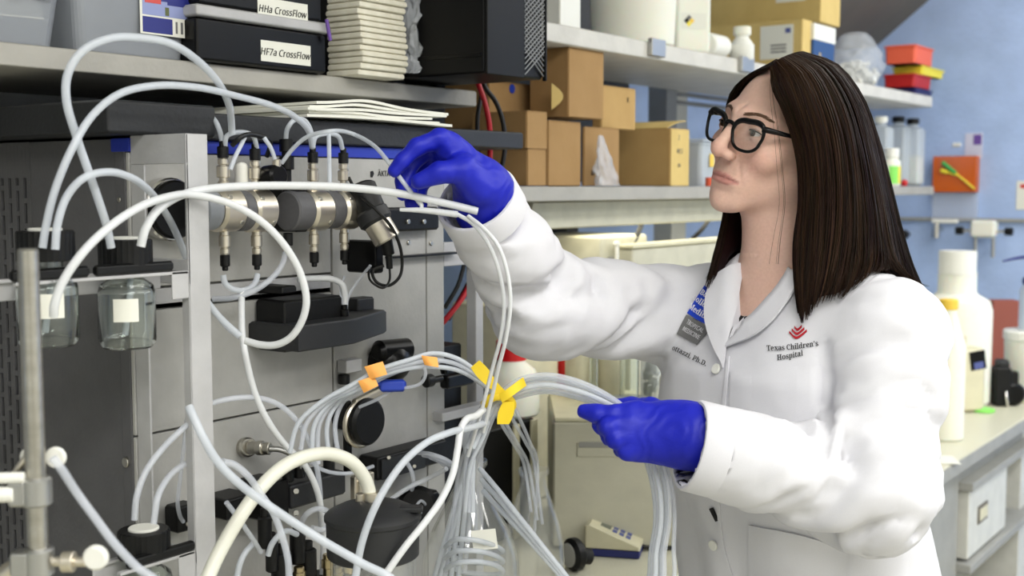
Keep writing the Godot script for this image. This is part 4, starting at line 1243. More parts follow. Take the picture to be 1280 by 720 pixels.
	# two white bottles lying and standing before the carton
	for k in 2:
		var wq := on_z([912, 934][k], 72, -1.262)
		var wo := thing("white_bottle", ["white plastic bottle lying on the upper shelf before the shipping carton", "short white bottle with pale cap standing before the shipping carton"][k], "bottle", Vector3(wq.x - 0.03, u, -1.262), "white bottles before the carton")
		if k == 0: obj("body", Shape.new().lathe([Vector2(0, 0), Vector2(0.024, 0), Vector2(0.027, 0.004), Vector2(0.027, 0.075), Vector2(0.014, 0.09), Vector2(0.014, 0.1), Vector2(0, 0.1)], 24, Transform3D(Basis(Vector3.FORWARD, PI / 2), Vector3(-0.03, 0.028, -0.03))), M.cap_white, wo, true)
		else:
			obj("body", Shape.new().lathe([Vector2(0, 0), Vector2(0.026, 0), Vector2(0.029, 0.004), Vector2(0.029, 0.035), Vector2(0.016, 0.052), Vector2(0.016, 0.06), Vector2(0, 0.06)], 24), M.cap_white, wo, true)
			obj("cap", Shape.new().rod(Vector3(0, 0.058, 0), Vector3(0, 0.078, 0), 0.021, 20, 0.002), M.jug_plastic, wo, true)
	var nv := carton("narrow navy box with white top beside the shipping carton", "", 1008, 1014, 1040, 28, u, -1.262, M.navy_box, "navy_box")
	var nc: Vector3 = nv.get_meta("corner")
	var nf: Vector3 = nv.get_meta("far")
	obj("white_top", Shape.new().span(Vector3(nc.x - 0.002, nf.y - 0.042, nf.z - 0.002), Vector3(nf.x + 0.002, nf.y + 0.001, nc.z + 0.002), 0.001), M.cap_white, nv)
	for k in 2: obj("print", Shape.new().span(Vector3(nc.x + 0.02 + 0.02 * k, nc.y + 0.03, nc.z - 0.0005), Vector3(nc.x + 0.03 + 0.02 * k, nc.y + 0.05 + 0.01 * k, nc.z + 0.0006), 0.0001), M.cardboard_yellow, nv)
	# bag of white tubes
	var bq := on_z(1080, 104, -1.3)
	var bb := thing("tube_bag", "clear bag of small white tubes on the upper shelf", "bag", Vector3(bq.x, u, -1.33))
	var film := Shape.new()
	film.sheet(28, 12, func(uu, v):
		var a: float = uu * TAU
		var p: float = sin(PI * clampf(v * 0.9 + 0.1, 0, 1))
		var r: float = (0.4 + 0.6 * p) * (0.95 + 0.22 * nb.get_noise_2d(cos(a) * 3.0, sin(a) * 3.0 + v * 4.0))
		return Vector3(cos(a) * r * 0.125, v * 0.16, -sin(a) * r * 0.085), 0.0005)
	obj("film", film, M.bag_film, bb, true)
	var filler := Shape.new()
	for k in 130:
		var rr := sqrt(rng.randf()) * 0.09
		var a := rng.randf() * TAU
		var c := Vector3(cos(a) * rr, 0.012 + rng.randf() * 0.075 * (1.0 - rr * 5.0), -sin(a) * rr * 0.68)
		var d := Vector3(rng.randf_range(-1, 1), rng.randf_range(-1, 1), rng.randf_range(-1, 1)).normalized()
		filler.rod(c - d * 0.011, c + d * 0.011, 0.0065, 8, 0.002)
	obj("small_tubes", filler, M.cap_white, bb, true).set_meta("kind", "stuff")
	# stacked tube racks at the end of the shelf
	for k in 4:
		var q: Array = [["navy tube rack at the bottom of the colourful stack", M.rack_navy, 0.0, 0.03, 1140, 0.11], ["red tube rack under the yellow one in the colourful stack", M.rack_red, 0.0305, 0.045, 1138, 0.115], ["yellow tube rack jutting out of the colourful stack", M.rack_yellow, 0.076, 0.032, 1151, 0.15], ["orange tube rack on top of the colourful stack", M.rack_orange, 0.1085, 0.062, 1139, 0.12]][k]
		var c := on_z(q[4], 110, -1.33)
		var o := thing("tube_rack", q[0], "rack", Vector3(c.x, u + q[2], -1.34), "stacked tube racks")
		obj("tray", tub(q[5] * 1.5, 0.1, q[5] * 1.5 + 0.004, 0.104, q[3] - 0.004, 0.01, 0.004), q[1], o, true)
		obj("cover", Shape.new().box(Vector3(0, q[3] - 0.004, 0), Vector3(q[5] * 1.5 - 0.006, 0.006, 0.096), 0.002), q[1], o, true)
	# bottles at the far end of the lower shelf
	var bl := ["clear square bottle with black cap at the shelf end", "clear square bottle with black cap, second from the shelf end", "clear square bottle nearest the dark hair on the lower shelf"]
	for k in 3:
		var c := on_z([1139, 1121, 1099][k], 232, [-1.33, -1.36, -1.32][k])
		var o := thing("square_bottle", bl[k], "bottle", Vector3(c.x, s, c.z), "clear bottles at the shelf end")
		var hh: float = [0.2, 0.205, 0.19][k]
		obj("body", Shape.new().box(Vector3(0, hh / 2, 0), Vector3(0.07, hh, 0.07), 0.012), M.bottle_clear, o, true)
		obj("liquid", Shape.new().box(Vector3(0, hh * 0.27, 0), Vector3(0.062, hh * 0.5, 0.062), 0.01), M.jug_plastic if k == 0 else M.bottle_clear, o, true)
		obj("neck", Shape.new().rod(Vector3(0, hh, 0), Vector3(0, hh + 0.018, 0), 0.018, 18), M.bottle_clear, o, true)
		obj("cap", Shape.new().rod(Vector3(0, hh + 0.01, 0), Vector3(0, hh + 0.03, 0), 0.021, 20, 0.002), M.black_plastic if k < 2 else M.cap_white, o, true)
	var gq := on_z(1117, 234, -1.265)
	var gl := thing("label_bottle", "small white capped bottle with green and yellow label on the lower shelf", "bottle", Vector3(gq.x, s, -1.275))
	obj("body", Shape.new().lathe([Vector2(0, 0), Vector2(0.026, 0), Vector2(0.029, 0.004), Vector2(0.029, 0.075), Vector2(0.02, 0.088), Vector2(0, 0.088)], 24), M.jug_plastic, gl, true)
	obj("cap", Shape.new().rod(Vector3(0, 0.088, 0), Vector3(0, 0.118, 0), 0.024, 20, 0.002), M.cap_white, gl, true)
	for k in 2: obj("label", Shape.new().sheet(8, 2, func(uu, v):
		var a: float = (2.0 + uu * 1.0 if k == 0 else 1.0 + uu * 0.95)
		return Vector3(cos(a) * 0.0294, 0.008 + v * 0.055, sin(a) * 0.0294), 0.0004), M.green_lime if k == 0 else M.pen_yellow, gl, true)
	var rq := on_z(1131, 233, -1.262)
	solo("red_stopper", Shape.new().ball(Vector3(rq.x, s + 0.011, -1.264), Vector3(0.011, 0.011, 0.011), 14).rod(Vector3(rq.x, s, -1.264), Vector3(rq.x, s + 0.006, -1.264), 0.007), M.cap_red, "small dark red stopper beside the green labelled bottle", "stopper")


# ---------------------------------------------------------------- things on the bench and the far wall
func flask(p: Vector3, label: String, h: float, neck: float, y1: float, y0: float, r: float) -> Node3D:      # height, neck radius, where the slope starts and ends, body radius
	var o := thing("glass_flask", label, "flask", p, "flasks full of tubing")
	var outer := [[0.0, 0.0], [r - 0.012, 0.0], [r - 0.002, 0.004], [r + 0.003, 0.014], [r + 0.002, 0.05], [r, y0 - 0.02], [r * 0.965, y0], [lerpf(r, neck, 0.3), lerpf(y0, y1, 0.33)], [lerpf(r, neck, 0.66), lerpf(y0, y1, 0.66)], [lerpf(r, neck, 0.92), lerpf(y0, y1, 0.92)], [neck, y1 + 0.006], [neck, h - 0.012], [neck + 0.004, h - 0.006], [neck + 0.004, h]]
	var prof := []
	for q in outer: prof.append(Vector2(q[0], q[1]))
	for i in range(outer.size() - 1, 0, -1): prof.append(Vector2(maxf(outer[i][0] - 0.0026, 0.0), maxf(outer[i][1], 0.0035)))
	prof.append(Vector2(0, 0.0035))
	obj("glass", Shape.new().lathe(prof, 56, Transform3D(), 0.6), M.thin_glass, o, true)
	return o


func bench_things():
	var top := 0.9205
	var R := lens_basis.x
	var F := Vector3(-lens_basis.z.x, 0, -lens_basis.z.z).normalized()
	var B := Basis(R, Vector3.UP, -F)
	# grey bench unit behind the lower glove
	var a := on_y(690, 688, top)
	var gu := thing("bench_unit", "grey box shaped bench unit with recessed grip behind lower glove", "bench unit", a + R * 0.13 + F * 0.15)
	var gc := gu.position
	obj("case", Shape.new().box(gc + Vector3(0, 0.121, 0), Vector3(0.26, 0.232, 0.3), 0.006, B), M.beige_case, gu)
	obj("lid", Shape.new().box(gc + Vector3(0, 0.24, 0), Vector3(0.254, 0.008, 0.294), 0.003, B), M.cream_case, gu)
	obj("grip", Shape.new().box(gc + Vector3(0, 0.186, 0) - F * 0.15 - R * 0.035, Vector3(0.1, 0.026, 0.004), 0.001, B), M.beige_case, gu)
	obj("grip_slot", Shape.new().box(gc + Vector3(0, 0.195, 0) - F * 0.151 - R * 0.035, Vector3(0.094, 0.01, 0.004), 0.001, B), M.cabinet_grey, gu)
	for sx in [-1, 1]:
		for sz in [-1, 1]: obj("foot", Shape.new().rod(gc + R * (0.1 * sx) + F * (0.12 * sz), gc + R * (0.1 * sx) + F * (0.12 * sz) + Vector3(0, 0.006, 0), 0.012), M.rubber, gu)
	# small meter with keys
	var m0 := on_y(733, 695, top)
	var xd := (on_y(792, 699, top) - m0)
	var mx := xd.normalized()
	var mz := mx.cross(Vector3.UP)
	var MB := Basis(mx, Vector3.UP, mz)
	var mt := thing("bench_meter", "small cream wedge shaped meter with blue keys and navy base", "meter", m0 + mx * 0.045 - mz * 0.04)
	var mc := mt.position
	var out := [Vector2(-0.048, 0.014), Vector2(0.05, 0.014), Vector2(0.05, 0.022), Vector2(-0.04, 0.058), Vector2(-0.048, 0.055)]
	obj("navy_base", Shape.new().box(mc + Vector3(0, 0.007, 0), Vector3(0.1, 0.0138, 0.08), 0.002, MB), M.navy_base, mt)
	obj("case", Shape.new().prism(out, 0.08, Transform3D(MB, mc), 0.002), M.cream_case, mt)
	var slope := Vector2(0.09, -0.036).normalized()
	var sx3 := (mx * slope.x + Vector3.UP * slope.y).normalized()
	var su := mz.cross(sx3) * -1.0
	var SB := Basis(sx3, sx3.cross(mz) * -1.0, mz)
	var f0 := mc + mx * -0.04 + Vector3.UP * 0.058
	obj("screen", Shape.new().box(f0 + sx3 * 0.028 + mz * 0.004, Vector3(0.02, 0.0014, 0.028), 0.0004, SB), M.screen_grey, mt)
	for i in 3:
		for j in 2: obj("key", Shape.new().box(f0 + sx3 * (0.046 + 0.013 * i) + mz * (0.016 - 0.02 * j), Vector3(0.009, 0.003, 0.013), 0.001, SB), M.key_blue, mt)
	solo("meter_cable", Shape.new().tube([mc + mx * 0.05 + Vector3(0, 0.01, 0) - mz * 0.01, mc + mx * 0.07 + Vector3(0, 0.003, 0) - mz * 0.02, mc + mx * 0.1 + Vector3(0, 0.003, 0) - mz * 0.03, mc + mx * 0.16 + Vector3(0, 0.003, 0) - mz * 0.08], 0.0028, 8), M.cable_black, "black cable on the bench behind the cream meter", "cable")
	var kq := on_y(722, 712, top)
	var kn := thing("round_knob", "black rimmed grey knob lying on the bench beside cream meter", "knob", kq)
	obj("rim", Shape.new().rod(kq + Vector3(0, 0.029, 0) + R * 0.004, kq + Vector3(0, 0.029, 0) - R * 0.016 - F * 0.012, 0.0285, 20, 0.006), M.black_plastic, kn)
	obj("face", Shape.new().rod(kq + Vector3(0, 0.029, 0) - R * 0.014 - F * 0.0105, kq + Vector3(0, 0.029, 0) - R * 0.018 - F * 0.0135, 0.021, 20, 0.003), M.cabinet_grey, kn)
	obj("shaft", Shape.new().rod(kq + Vector3(0, 0.025, 0) + R * 0.002, kq + Vector3(0, 0.02, 0) + R * 0.022 + F * 0.01, 0.014, 14), M.rubber, kn)
	# tall cases at the back of the bench
	var d1 := on_z(751, 300, -1.345)
	var d1b := on_z(791, 300, -1.3) - Vector3(0.004, 0, 0)
	var ia := thing("lab_case", "beige instrument case with a round vent behind the raised sleeve", "case", Vector3((d1.x + d1b.x) / 2, top, -1.46), "beige cases behind the arm")
	obj("case", Shape.new().span(Vector3(d1.x, top, -1.57), Vector3(d1.x + 0.2, on_z(751, 296, -1.345).y, -1.345), 0.006), M.beige_case, ia)
	obj("round_vent", Shape.new().rod(on_z(764, 328, -1.347), on_z(764, 328, -1.338), 0.013, 24), M.cabinet_grey, ia)
	obj("slot", Shape.new().span(on_z(756, 346, -1.346), on_z(778, 342, -1.343) + Vector3(0, 0.003, 0.003), 0.001), M.void_black, ia)
	var d2 := on_z(791, 300, -1.3)
	var d2b := on_z(888, 300, -1.3)
	var ib := thing("lab_case", "slim beige case with flat cream top below the lamp housing", "case", Vector3((d2.x + d2b.x) / 2 + 0.2, top, -1.32), "beige cases behind the arm")
	obj("case", Shape.new().span(Vector3(d2.x, top, -1.341), Vector3(d2b.x + 0.25, on_z(791, 311, -1.3).y, -1.3), 0.006), M.beige_case, ib)
	obj("top_plate", Shape.new().span(Vector3(d2.x - 0.004, on_z(791, 311, -1.3).y, -1.342), Vector3(d2b.x + 0.25, on_z(791, 306, -1.3).y, -1.296), 0.003), M.cream_case, ib)
	var cw := on_z(771, 320, -1.325)
	solo("white_rod", Shape.new().rod(Vector3(cw.x, top, -1.325), Vector3(cw.x, on_z(771, 305, -1.325).y, -1.325), 0.0045, 12).ball(Vector3(cw.x, on_z(771, 305, -1.325).y, -1.325), Vector3(0.007, 0.007, 0.007), 14), M.cap_white, "thin white rod standing in front of the beige case with vent", "rod")
	solo("lamp_cable", Shape.new().tube([on_z(803, 278, -1.36), on_z(796, 295, -1.35), on_z(787, 312, -1.35), on_z(784, 326, -1.35), on_z(789, 332, -1.35)], 0.0055, 8), M.cable_black, "black cable hanging from the lamp housing to the beige case", "cable", "cables under the lamp")
	solo("lamp_cable", Shape.new().tube([on_z(888, 272, -1.38), on_z(878, 286, -1.38), on_z(866, 298, -1.4), on_z(855, 306, -1.42)], 0.0055, 8), M.cable_black, "black cable under the lamp housing beside the dark hair", "cable", "cables under the lamp")
	# cream cabinet, red edge and glassware seen below the raised sleeve
	var e1 := on_z(640, 470, -1.42)
	var e2 := on_z(699, 470, -1.42)
	solo("cream_cabinet", Shape.new().span(Vector3(e1.x, top, -1.58), Vector3(e2.x, on_z(660, 380, -1.42).y, -1.42), 0.006), M.cream_case, "cream cabinet standing behind the red capped jug", "cabinet")
	var e3 := Vector3(e2.x + 0.006, 0, 0)
	solo("red_folder", Shape.new().span(Vector3(e3.x - 0.003, top, -1.56), Vector3(e3.x + 0.004, on_z(702, 430, -1.4).y, -1.4), 0.001), M.cap_red, "thin red folder standing upright beside the cream cabinet", "folder")
	for k in 2:
		var c := spot([724, 764][k], 300, 2.37)
		c.y = top + 0.2445
		solo("cream_canister", Shape.new().lathe([Vector2(0, 0), Vector2(0.025, 0), Vector2(0.027, 0.004), Vector2(0.027, 0.1), Vector2(0.02, 0.115), Vector2(0.02, 0.135), Vector2(0, 0.135)], 28).moved(c), M.cream_case, ["cream canister behind the tube arc, beside the red folder", "cream canister behind the glass cylinders"][k], "canister", "cream canisters")
	for k in 2:
		var c := spot([743, 788][k], 300, 2.3)
		c.y = top + 0.2445
		var r: float = [0.0085, 0.019][k]
		var hh: float = [0.16, 0.18][k]
		var gcyl := thing("glass_cylinder", ["thin glass cylinder standing behind the arc of tubes", "wide glass cylinder behind the top of the lower glove"][k], "cylinder", c, "glass cylinders")
		obj("glass", Shape.new().lathe([Vector2(0, 0.008), Vector2(r, 0.008), Vector2(r, hh), Vector2(r - 0.002, hh), Vector2(r - 0.002, 0.011), Vector2(0, 0.011)], 28), M.glass, gcyl, true)
		obj("foot", Shape.new().rod(Vector3.ZERO, Vector3(0, 0.009, 0), r * 1.8, 28, 0.002), M.bottle_clear, gcyl, true)
	var gj := spot(816, 300, 2.32)
	gj.y = top + 0.2445
	var jr := thing("jar", "jar with olive green contents behind the lower glove", "jar", gj)
	obj("body", Shape.new().lathe([Vector2(0, 0), Vector2(0.02, 0), Vector2(0.022, 0.003), Vector2(0.022, 0.09), Vector2(0.018, 0.1), Vector2(0, 0.1)], 28), M.bottle_clear, jr, true)
	var olive := Shape.new()
	for k in 60:
		var an := rng.randf() * TAU
		var rr := sqrt(rng.randf()) * 0.0135
		olive.ball(Vector3(cos(an) * rr, 0.007 + rng.randf() * 0.08, sin(an) * rr), Vector3.ONE * rng.randf_range(0.004, 0.006), 8)
	obj("contents", olive, M.print_olive, jr, true).set_meta("kind", "stuff")
	obj("lid", Shape.new().rod(Vector3(0, 0.1, 0), Vector3(0, 0.112, 0), 0.021, 24, 0.003), M.cap_white, jr, true)
	var wj := spot(836, 300, 2.26)
	wj.y = top + 0.2445
	solo("white_funnel", Shape.new().lathe([Vector2(0, 0), Vector2(0.013, 0), Vector2(0.015, 0.004), Vector2(0.015, 0.05), Vector2(0.006, 0.075), Vector2(0.005, 0.09), Vector2(0, 0.09)], 24).moved(wj), M.cap_white, "white tapered bottle behind the lower glove beside the coat", "bottle")
	# black unit behind the flasks
	var k1 := on_z(604, 560, -1.3)
	var k2 := on_z(670, 560, -1.3)
	var bu := thing("black_unit", "black unit with pale legs on the bench behind the flasks", "unit", Vector3((k1.x + k2.x) / 2, top, -1.36))
	obj("case", Shape.new().span(Vector3(k1.x, top + 0.004, -1.415), Vector3(k2.x, on_z(650, 528, -1.3).y, -1.3), 0.004), M.black_plastic, bu)
	for x in [640, 662]: obj("leg", Shape.new().span(on_z(x, 640, -1.298) * Vector3(1, 0, 1) + Vector3(0, top, 0), on_z(x + 7, 640, -1.298) * Vector3(1, 0, 1) + Vector3(0, on_z(650, 528, -1.3).y, 0.006), 0.001), M.cream_case, bu)
	# white jug with red cap, standing on the unit
	var jy := on_z(650, 528, -1.3).y + 0.0005
	var jx := on_z(639, 450, -1.358).x
	var jg := thing("red_cap_jug", "white plastic jug with red cap behind the tubing bundle", "jug", Vector3(jx, jy, -1.358))
	obj("body", Shape.new().lathe([Vector2(0, 0), Vector2(0.05, 0), Vector2(0.055, 0.005), Vector2(0.055, 0.068), Vector2(0.047, 0.088), Vector2(0.029, 0.102), Vector2(0.025, 0.112), Vector2(0, 0.112)], 36), M.jug_plastic, jg, true)
	var rc := cap_shape(0.0295, 0.038, 26)
	rc.moved(Vector3(0, 0.107, 0))
	obj("cap", rc, M.cap_red, jg, true)
	# flasks
	var fp := spot(588, 600, 1.62)
	var fa := flask(Vector3(fp.x, top, fp.z), "wide glass flask crowded with tubes, nearest the black lid vessel", 0.292, 0.019, 0.262, 0.165, 0.066)
	fp = spot(667, 600, 1.74)
	flask(Vector3(fp.x, top, fp.z), "narrower glass flask behind the crowded one, beside the grey unit", 0.252, 0.0185, 0.23, 0.15, 0.045)
	solo("flask_label", Shape.new().box(Vector3(fa.position.x, top + 0.198, fa.position.z) - F * 0.0525 + R * 0.02, Vector3(0.034, 0.026, 0.0006), 0.0001, B * Basis(Vector3.UP, 0.35) * Basis(Vector3.RIGHT, -0.42)), M.paper, "square paper label stuck on the crowded glass flask", "label")
	# vessel with black lid
	var v := spot(466, 640, 1.4)
	var ve := thing("lidded_vessel", "glass vessel with wide black lid that takes the milky hose", "vessel", Vector3(v.x, top, v.z))
	var ly := v.y - top
	var rv := 0.0545
	obj("lid", Shape.new().lathe([Vector2(0, ly - 0.052), Vector2(rv - 0.003, ly - 0.052), Vector2(rv - 0.0008, ly - 0.05), Vector2(rv, ly - 0.01), Vector2(rv + 0.002, ly - 0.0075), Vector2(rv + 0.002, ly - 0.003), Vector2(rv - 0.002, ly + 0.001), Vector2(rv * 0.7, ly + 0.008), Vector2(0.016, ly + 0.014), Vector2(0, ly + 0.014)], 48), M.graphite, ve, true)
	obj("spout", Shape.new().box(R * 0.045 + Vector3(0, ly + 0.006, 0) - F * 0.008, Vector3(0.028, 0.007, 0.018), 0.003, B), M.graphite, ve, true)
	obj("glass", Shape.new().lathe([Vector2(0, 0), Vector2(0.046, 0), Vector2(0.05, 0.005), Vector2(0.05, ly - 0.052), Vector2(0.047, ly - 0.052), Vector2(0.047, 0.006), Vector2(0, 0.006)], 40), M.thin_glass, ve, true)
	obj("hose_socket", Shape.new().rod(Vector3(0, ly + 0.012, 0), Vector3(0, ly + 0.024, 0), 0.011, 20).rod(R * -0.014 + Vector3(0, ly + 0.01, 0), R * -0.014 + Vector3(0, ly + 0.022, 0), 0.006), M.nickel, ve, true)

	# right end of the bench
	var c0 := on_y(1192, 503, top)
	var cy := thing("carboy", "large white plastic carboy with a white screw lid on bench", "carboy", c0)
	obj("body", Shape.new().lathe([Vector2(0, 0), Vector2(0.095, 0), Vector2(0.104, 0.012), Vector2(0.104, 0.285), Vector2(0.095, 0.315), Vector2(0.06, 0.335), Vector2(0.056, 0.345), Vector2(0.056, 0.4), Vector2(0, 0.4)], 40), M.jug_plastic, cy, true)
	var wl := cap_shape(0.055, 0.07, 26)
	wl.moved(Vector3(-0.004, 0.395, 0))
	obj("lid", wl, M.cap_white, cy, true)
	var y0 := on_y(1181, 548, top)
	var yb := thing("yellow_cap_bottle", "tall white bottle with yellow cap between the coat and carboy", "bottle", y0)
	obj("body", Shape.new().lathe([Vector2(0, 0), Vector2(0.042, 0), Vector2(0.046, 0.005), Vector2(0.046, 0.245), Vector2(0.036, 0.275), Vector2(0.021, 0.33), Vector2(0.02, 0.345), Vector2(0, 0.345)], 32), M.jug_plastic, yb, true)
	obj("cap", Shape.new().rod(Vector3(0, 0.34, 0), Vector3(0, 0.368, 0), 0.0235, 22, 0.003), M.cap_yellow, yb, true)
	var s0 := on_y(1206, 513, top)
	var sj := thing("square_jug", "cream square jug with dark blue label in front of carboy", "jug", s0)
	var SJ := Basis(Vector3.UP, -0.75)
	obj("body", Shape.new().box(Vector3(0, 0.095, 0), Vector3(0.085, 0.19, 0.085), 0.014, SJ), M.cream_case, sj, true)
	obj("neck", Shape.new().rod(SJ * Vector3(-0.02, 0.185, 0), SJ * Vector3(-0.02, 0.222, 0), 0.017, 20), M.cream_case, sj, true)
	obj("label", Shape.new().box(SJ * Vector3(0.01, 0.155, 0.043), Vector3(0.05, 0.055, 0.0008), 0.0002, SJ * Basis(Vector3.BACK, 0.15)), M.black_gloss, sj, true)
	obj("label_print", Shape.new().box(SJ * Vector3(0.014, 0.14, 0.0436), Vector3(0.03, 0.02, 0.0008), 0.0002, SJ * Basis(Vector3.BACK, 0.15)), M.key_blue, sj, true)
	var q0 := on_y(1251, 506, top)
	var bd := thing("black_clamp", "black bench clamp with round wheel beside the square jug", "clamp", q0)
	obj("body", Shape.new().box(Vector3(-0.01, 0.06, 0), Vector3(0.05, 0.12, 0.05), 0.008, B), M.black_plastic, bd, true)
	obj("head", Shape.new().box(Vector3(-0.004, 0.125, 0), Vector3(0.035, 0.03, 0.04), 0.006, B), M.graphite, bd, true)
	obj("wheel", Shape.new().rod(R * 0.03 + Vector3(0, 0.036, 0) - F * 0.03, R * 0.03 + Vector3(0, 0.036, 0) + F * 0.01, 0.035, 26, 0.008), M.black_gloss, bd, true)
	obj("jaw", Shape.new().box(R * 0.028 + Vector3(0, 0.085, 0) - F * 0.01, Vector3(0.03, 0.04, 0.03), 0.005, B), M.black_plastic, bd, true)
	obj("screw", Shape.new().tube([-F * 0.04 + Vector3(0, 0.0, 0) + R * 0.005, -F * 0.045 + Vector3(0, 0.03, 0) - R * 0.002, -F * 0.035 + Vector3(0, 0.045, 0)], 0.004, 8), M.bright_steel, bd, true)
	var w0 := on_y(1285, 500, top)
	var wt := thing("white_tub", "white round tub at the bench end under the wash bottle", "tub", w0)
	obj("body", Shape.new().lathe([Vector2(0, 0), Vector2(0.066, 0), Vector2(0.07, 0.005), Vector2(0.075, 0.19), Vector2(0, 0.19)], 36), M.jug_plastic, wt, true)
	obj("lid", Shape.new().rod(Vector3(0, 0.188, 0), Vector3(0, 0.218, 0), 0.079, 36, 0.004), M.cap_white, wt, true)
	var wb := thing("wash_bottle", "wash bottle with navy cap and bent spout on the white tub", "bottle", w0 + Vector3(0, 0.2185, 0) + R * 0.012)
	obj("body", Shape.new().lathe([Vector2(0, 0), Vector2(0.044, 0), Vector2(0.047, 0.005), Vector2(0.047, 0.12), Vector2(0.036, 0.142), Vector2(0, 0.142)], 32), M.bottle_clear, wb, true)
	obj("cap", Shape.new().rod(Vector3(0, 0.14, 0), Vector3(0, 0.162, 0), 0.04, 28, 0.003), M.cap_navy, wb, true)
	obj("spout", Shape.new().tube([R * -0.018 + Vector3(0, 0.16, 0), R * -0.02 + Vector3(0, 0.21, 0), R * -0.03 + Vector3(0, 0.224, 0), R * -0.06 + Vector3(0, 0.222, 0), R * -0.105 + Vector3(0, 0.212, 0)], [0.006, 0.006, 0.0055, 0.005, 0.003], 10), M.cap_navy, wb, true)
	var r0 := on_y(1250, 478, top)
	solo("red_carton", Shape.new().box(r0 + Vector3(0, 0.14, 0), Vector3(0.09, 0.28, 0.06), 0.003, B), M.brick_red, "brick red carton standing behind the black clamp", "carton")
	var g0 := on_y(1228, 514, top)
	solo("green_lid", Shape.new().rod(g0, g0 + Vector3(0, 0.008, 0), 0.035, 24, 0.002), M.green_lime, "flat green lid lying on the bench before the square jug", "lid")
	var p0 := on_y(1180, 575, top)
	solo("paper_slip", Shape.new().box(p0 + Vector3(0, 0.001, 0), Vector3(0.09, 0.0016, 0.06), 0.0003, Basis(Vector3.UP, 0.5)), M.paper, "white paper slip on the bench edge beside the coat", "paper")

	# on the far wall
	var xw := 4.4
	var o0 := on_x(1170, 240, xw)
	var o1 := on_x(1225, 195, xw)
	var oh := thing("pen_holder", "orange acrylic wall holder with pens inside", "holder", Vector3(xw, o0.y, (o0.z + o1.z) / 2))
	obj("front", Shape.new().span(Vector3(xw - 0.045, o0.y, o0.z), Vector3(xw - 0.042, o1.y, o1.z), 0.0008), M.acrylic_orange, oh)
	obj("side", Shape.new().span(Vector3(xw - 0.042, o0.y, o0.z), Vector3(xw, o1.y, o0.z + 0.003), 0.0008), M.acrylic_orange, oh)
	obj("side", Shape.new().span(Vector3(xw - 0.042, o0.y, o1.z - 0.003), Vector3(xw, o1.y, o1.z), 0.0008), M.acrylic_orange, oh)
	obj("bottom", Shape.new().span(Vector3(xw - 0.042, o0.y, o0.z), Vector3(xw, o0.y + 0.003, o1.z), 0.0008), M.acrylic_orange, oh)
	for k in 2:
		var pa := on_x([1178, 1176][k], [203, 213][k], xw - 0.05)
		var pb := on_x([1218, 1196][k], [236, 219][k], xw - 0.05)
		var pm := pa.lerp(pb, 0.42)
		var po := thing("pen", ["green pen with yellow shaft lying across the orange holder", "short yellow pen in the orange holder"][k], "pen", pa, "pens in the orange holder")
		obj("barrel", Shape.new().rod(pa, pm, 0.007, 12), M.pen_green if k == 0 else M.pen_yellow, po)
		obj("shaft", Shape.new().rod(pm, pb, 0.0035, 10), M.pen_yellow, po)
	var w1 := on_x(1168, 276, xw)
	solo("clear_pocket", Shape.new().span(Vector3(xw - 0.03, w1.y, o0.z - 0.004), Vector3(xw - 0.002, o0.y - 0.002, o1.z), 0.002), M.wrap_film, "clear plastic pocket on the far wall below the orange holder", "pocket")
	var n0 := on_x(1206, 198, xw)
	var n1 := on_x(1229, 166, xw)
	var nt := thing("wall_note", "pale note with a purple square pinned above the orange holder", "note", Vector3(xw, n0.y, (n0.z + n1.z) / 2))
	obj("card", Shape.new().span(Vector3(xw - 0.002, n0.y, n0.z), Vector3(xw - 0.0004, n1.y, n1.z), 0.0003), M.print_pale.duplicate(), nt)
	nt.get_child(0).material_override.albedo_color = Color(0.82, 0.82, 0.9)
	var n2 := on_x(1217, 181, xw)
	obj("square", Shape.new().span(Vector3(xw - 0.003, n2.y, n2.z), Vector3(xw - 0.001, n1.y - 0.006, n1.z - 0.004), 0.0003), M.purple, nt)
	var h0 := on_x(1196, 181, xw)
	solo("wall_hook", Shape.new().box(h0, Vector3(0.01, 0.014, 0.03), 0.003), M.cap_white, "small white hook on the blue wall above orange holder", "hook")
	var t0 := on_x(1270, 262, xw)
	var t1 := on_x(1292, 226, xw)
	var pn := thing("wall_notice", "white notice pinned to blue wall at the right edge", "notice", Vector3(xw, t0.y, (t0.z + t1.z) / 2))
	obj("sheet", Shape.new().span(Vector3(xw - 0.002, t0.y, t0.z), Vector3(xw - 0.0004, t1.y, t1.z), 0.0003), M.paper, pn)
	obj("print", Shape.new().span(Vector3(xw - 0.003, t1.y - 0.025, t0.z + 0.012), Vector3(xw - 0.0018, t1.y - 0.012, t0.z + 0.03), 0.0003), M.cap_red, pn)
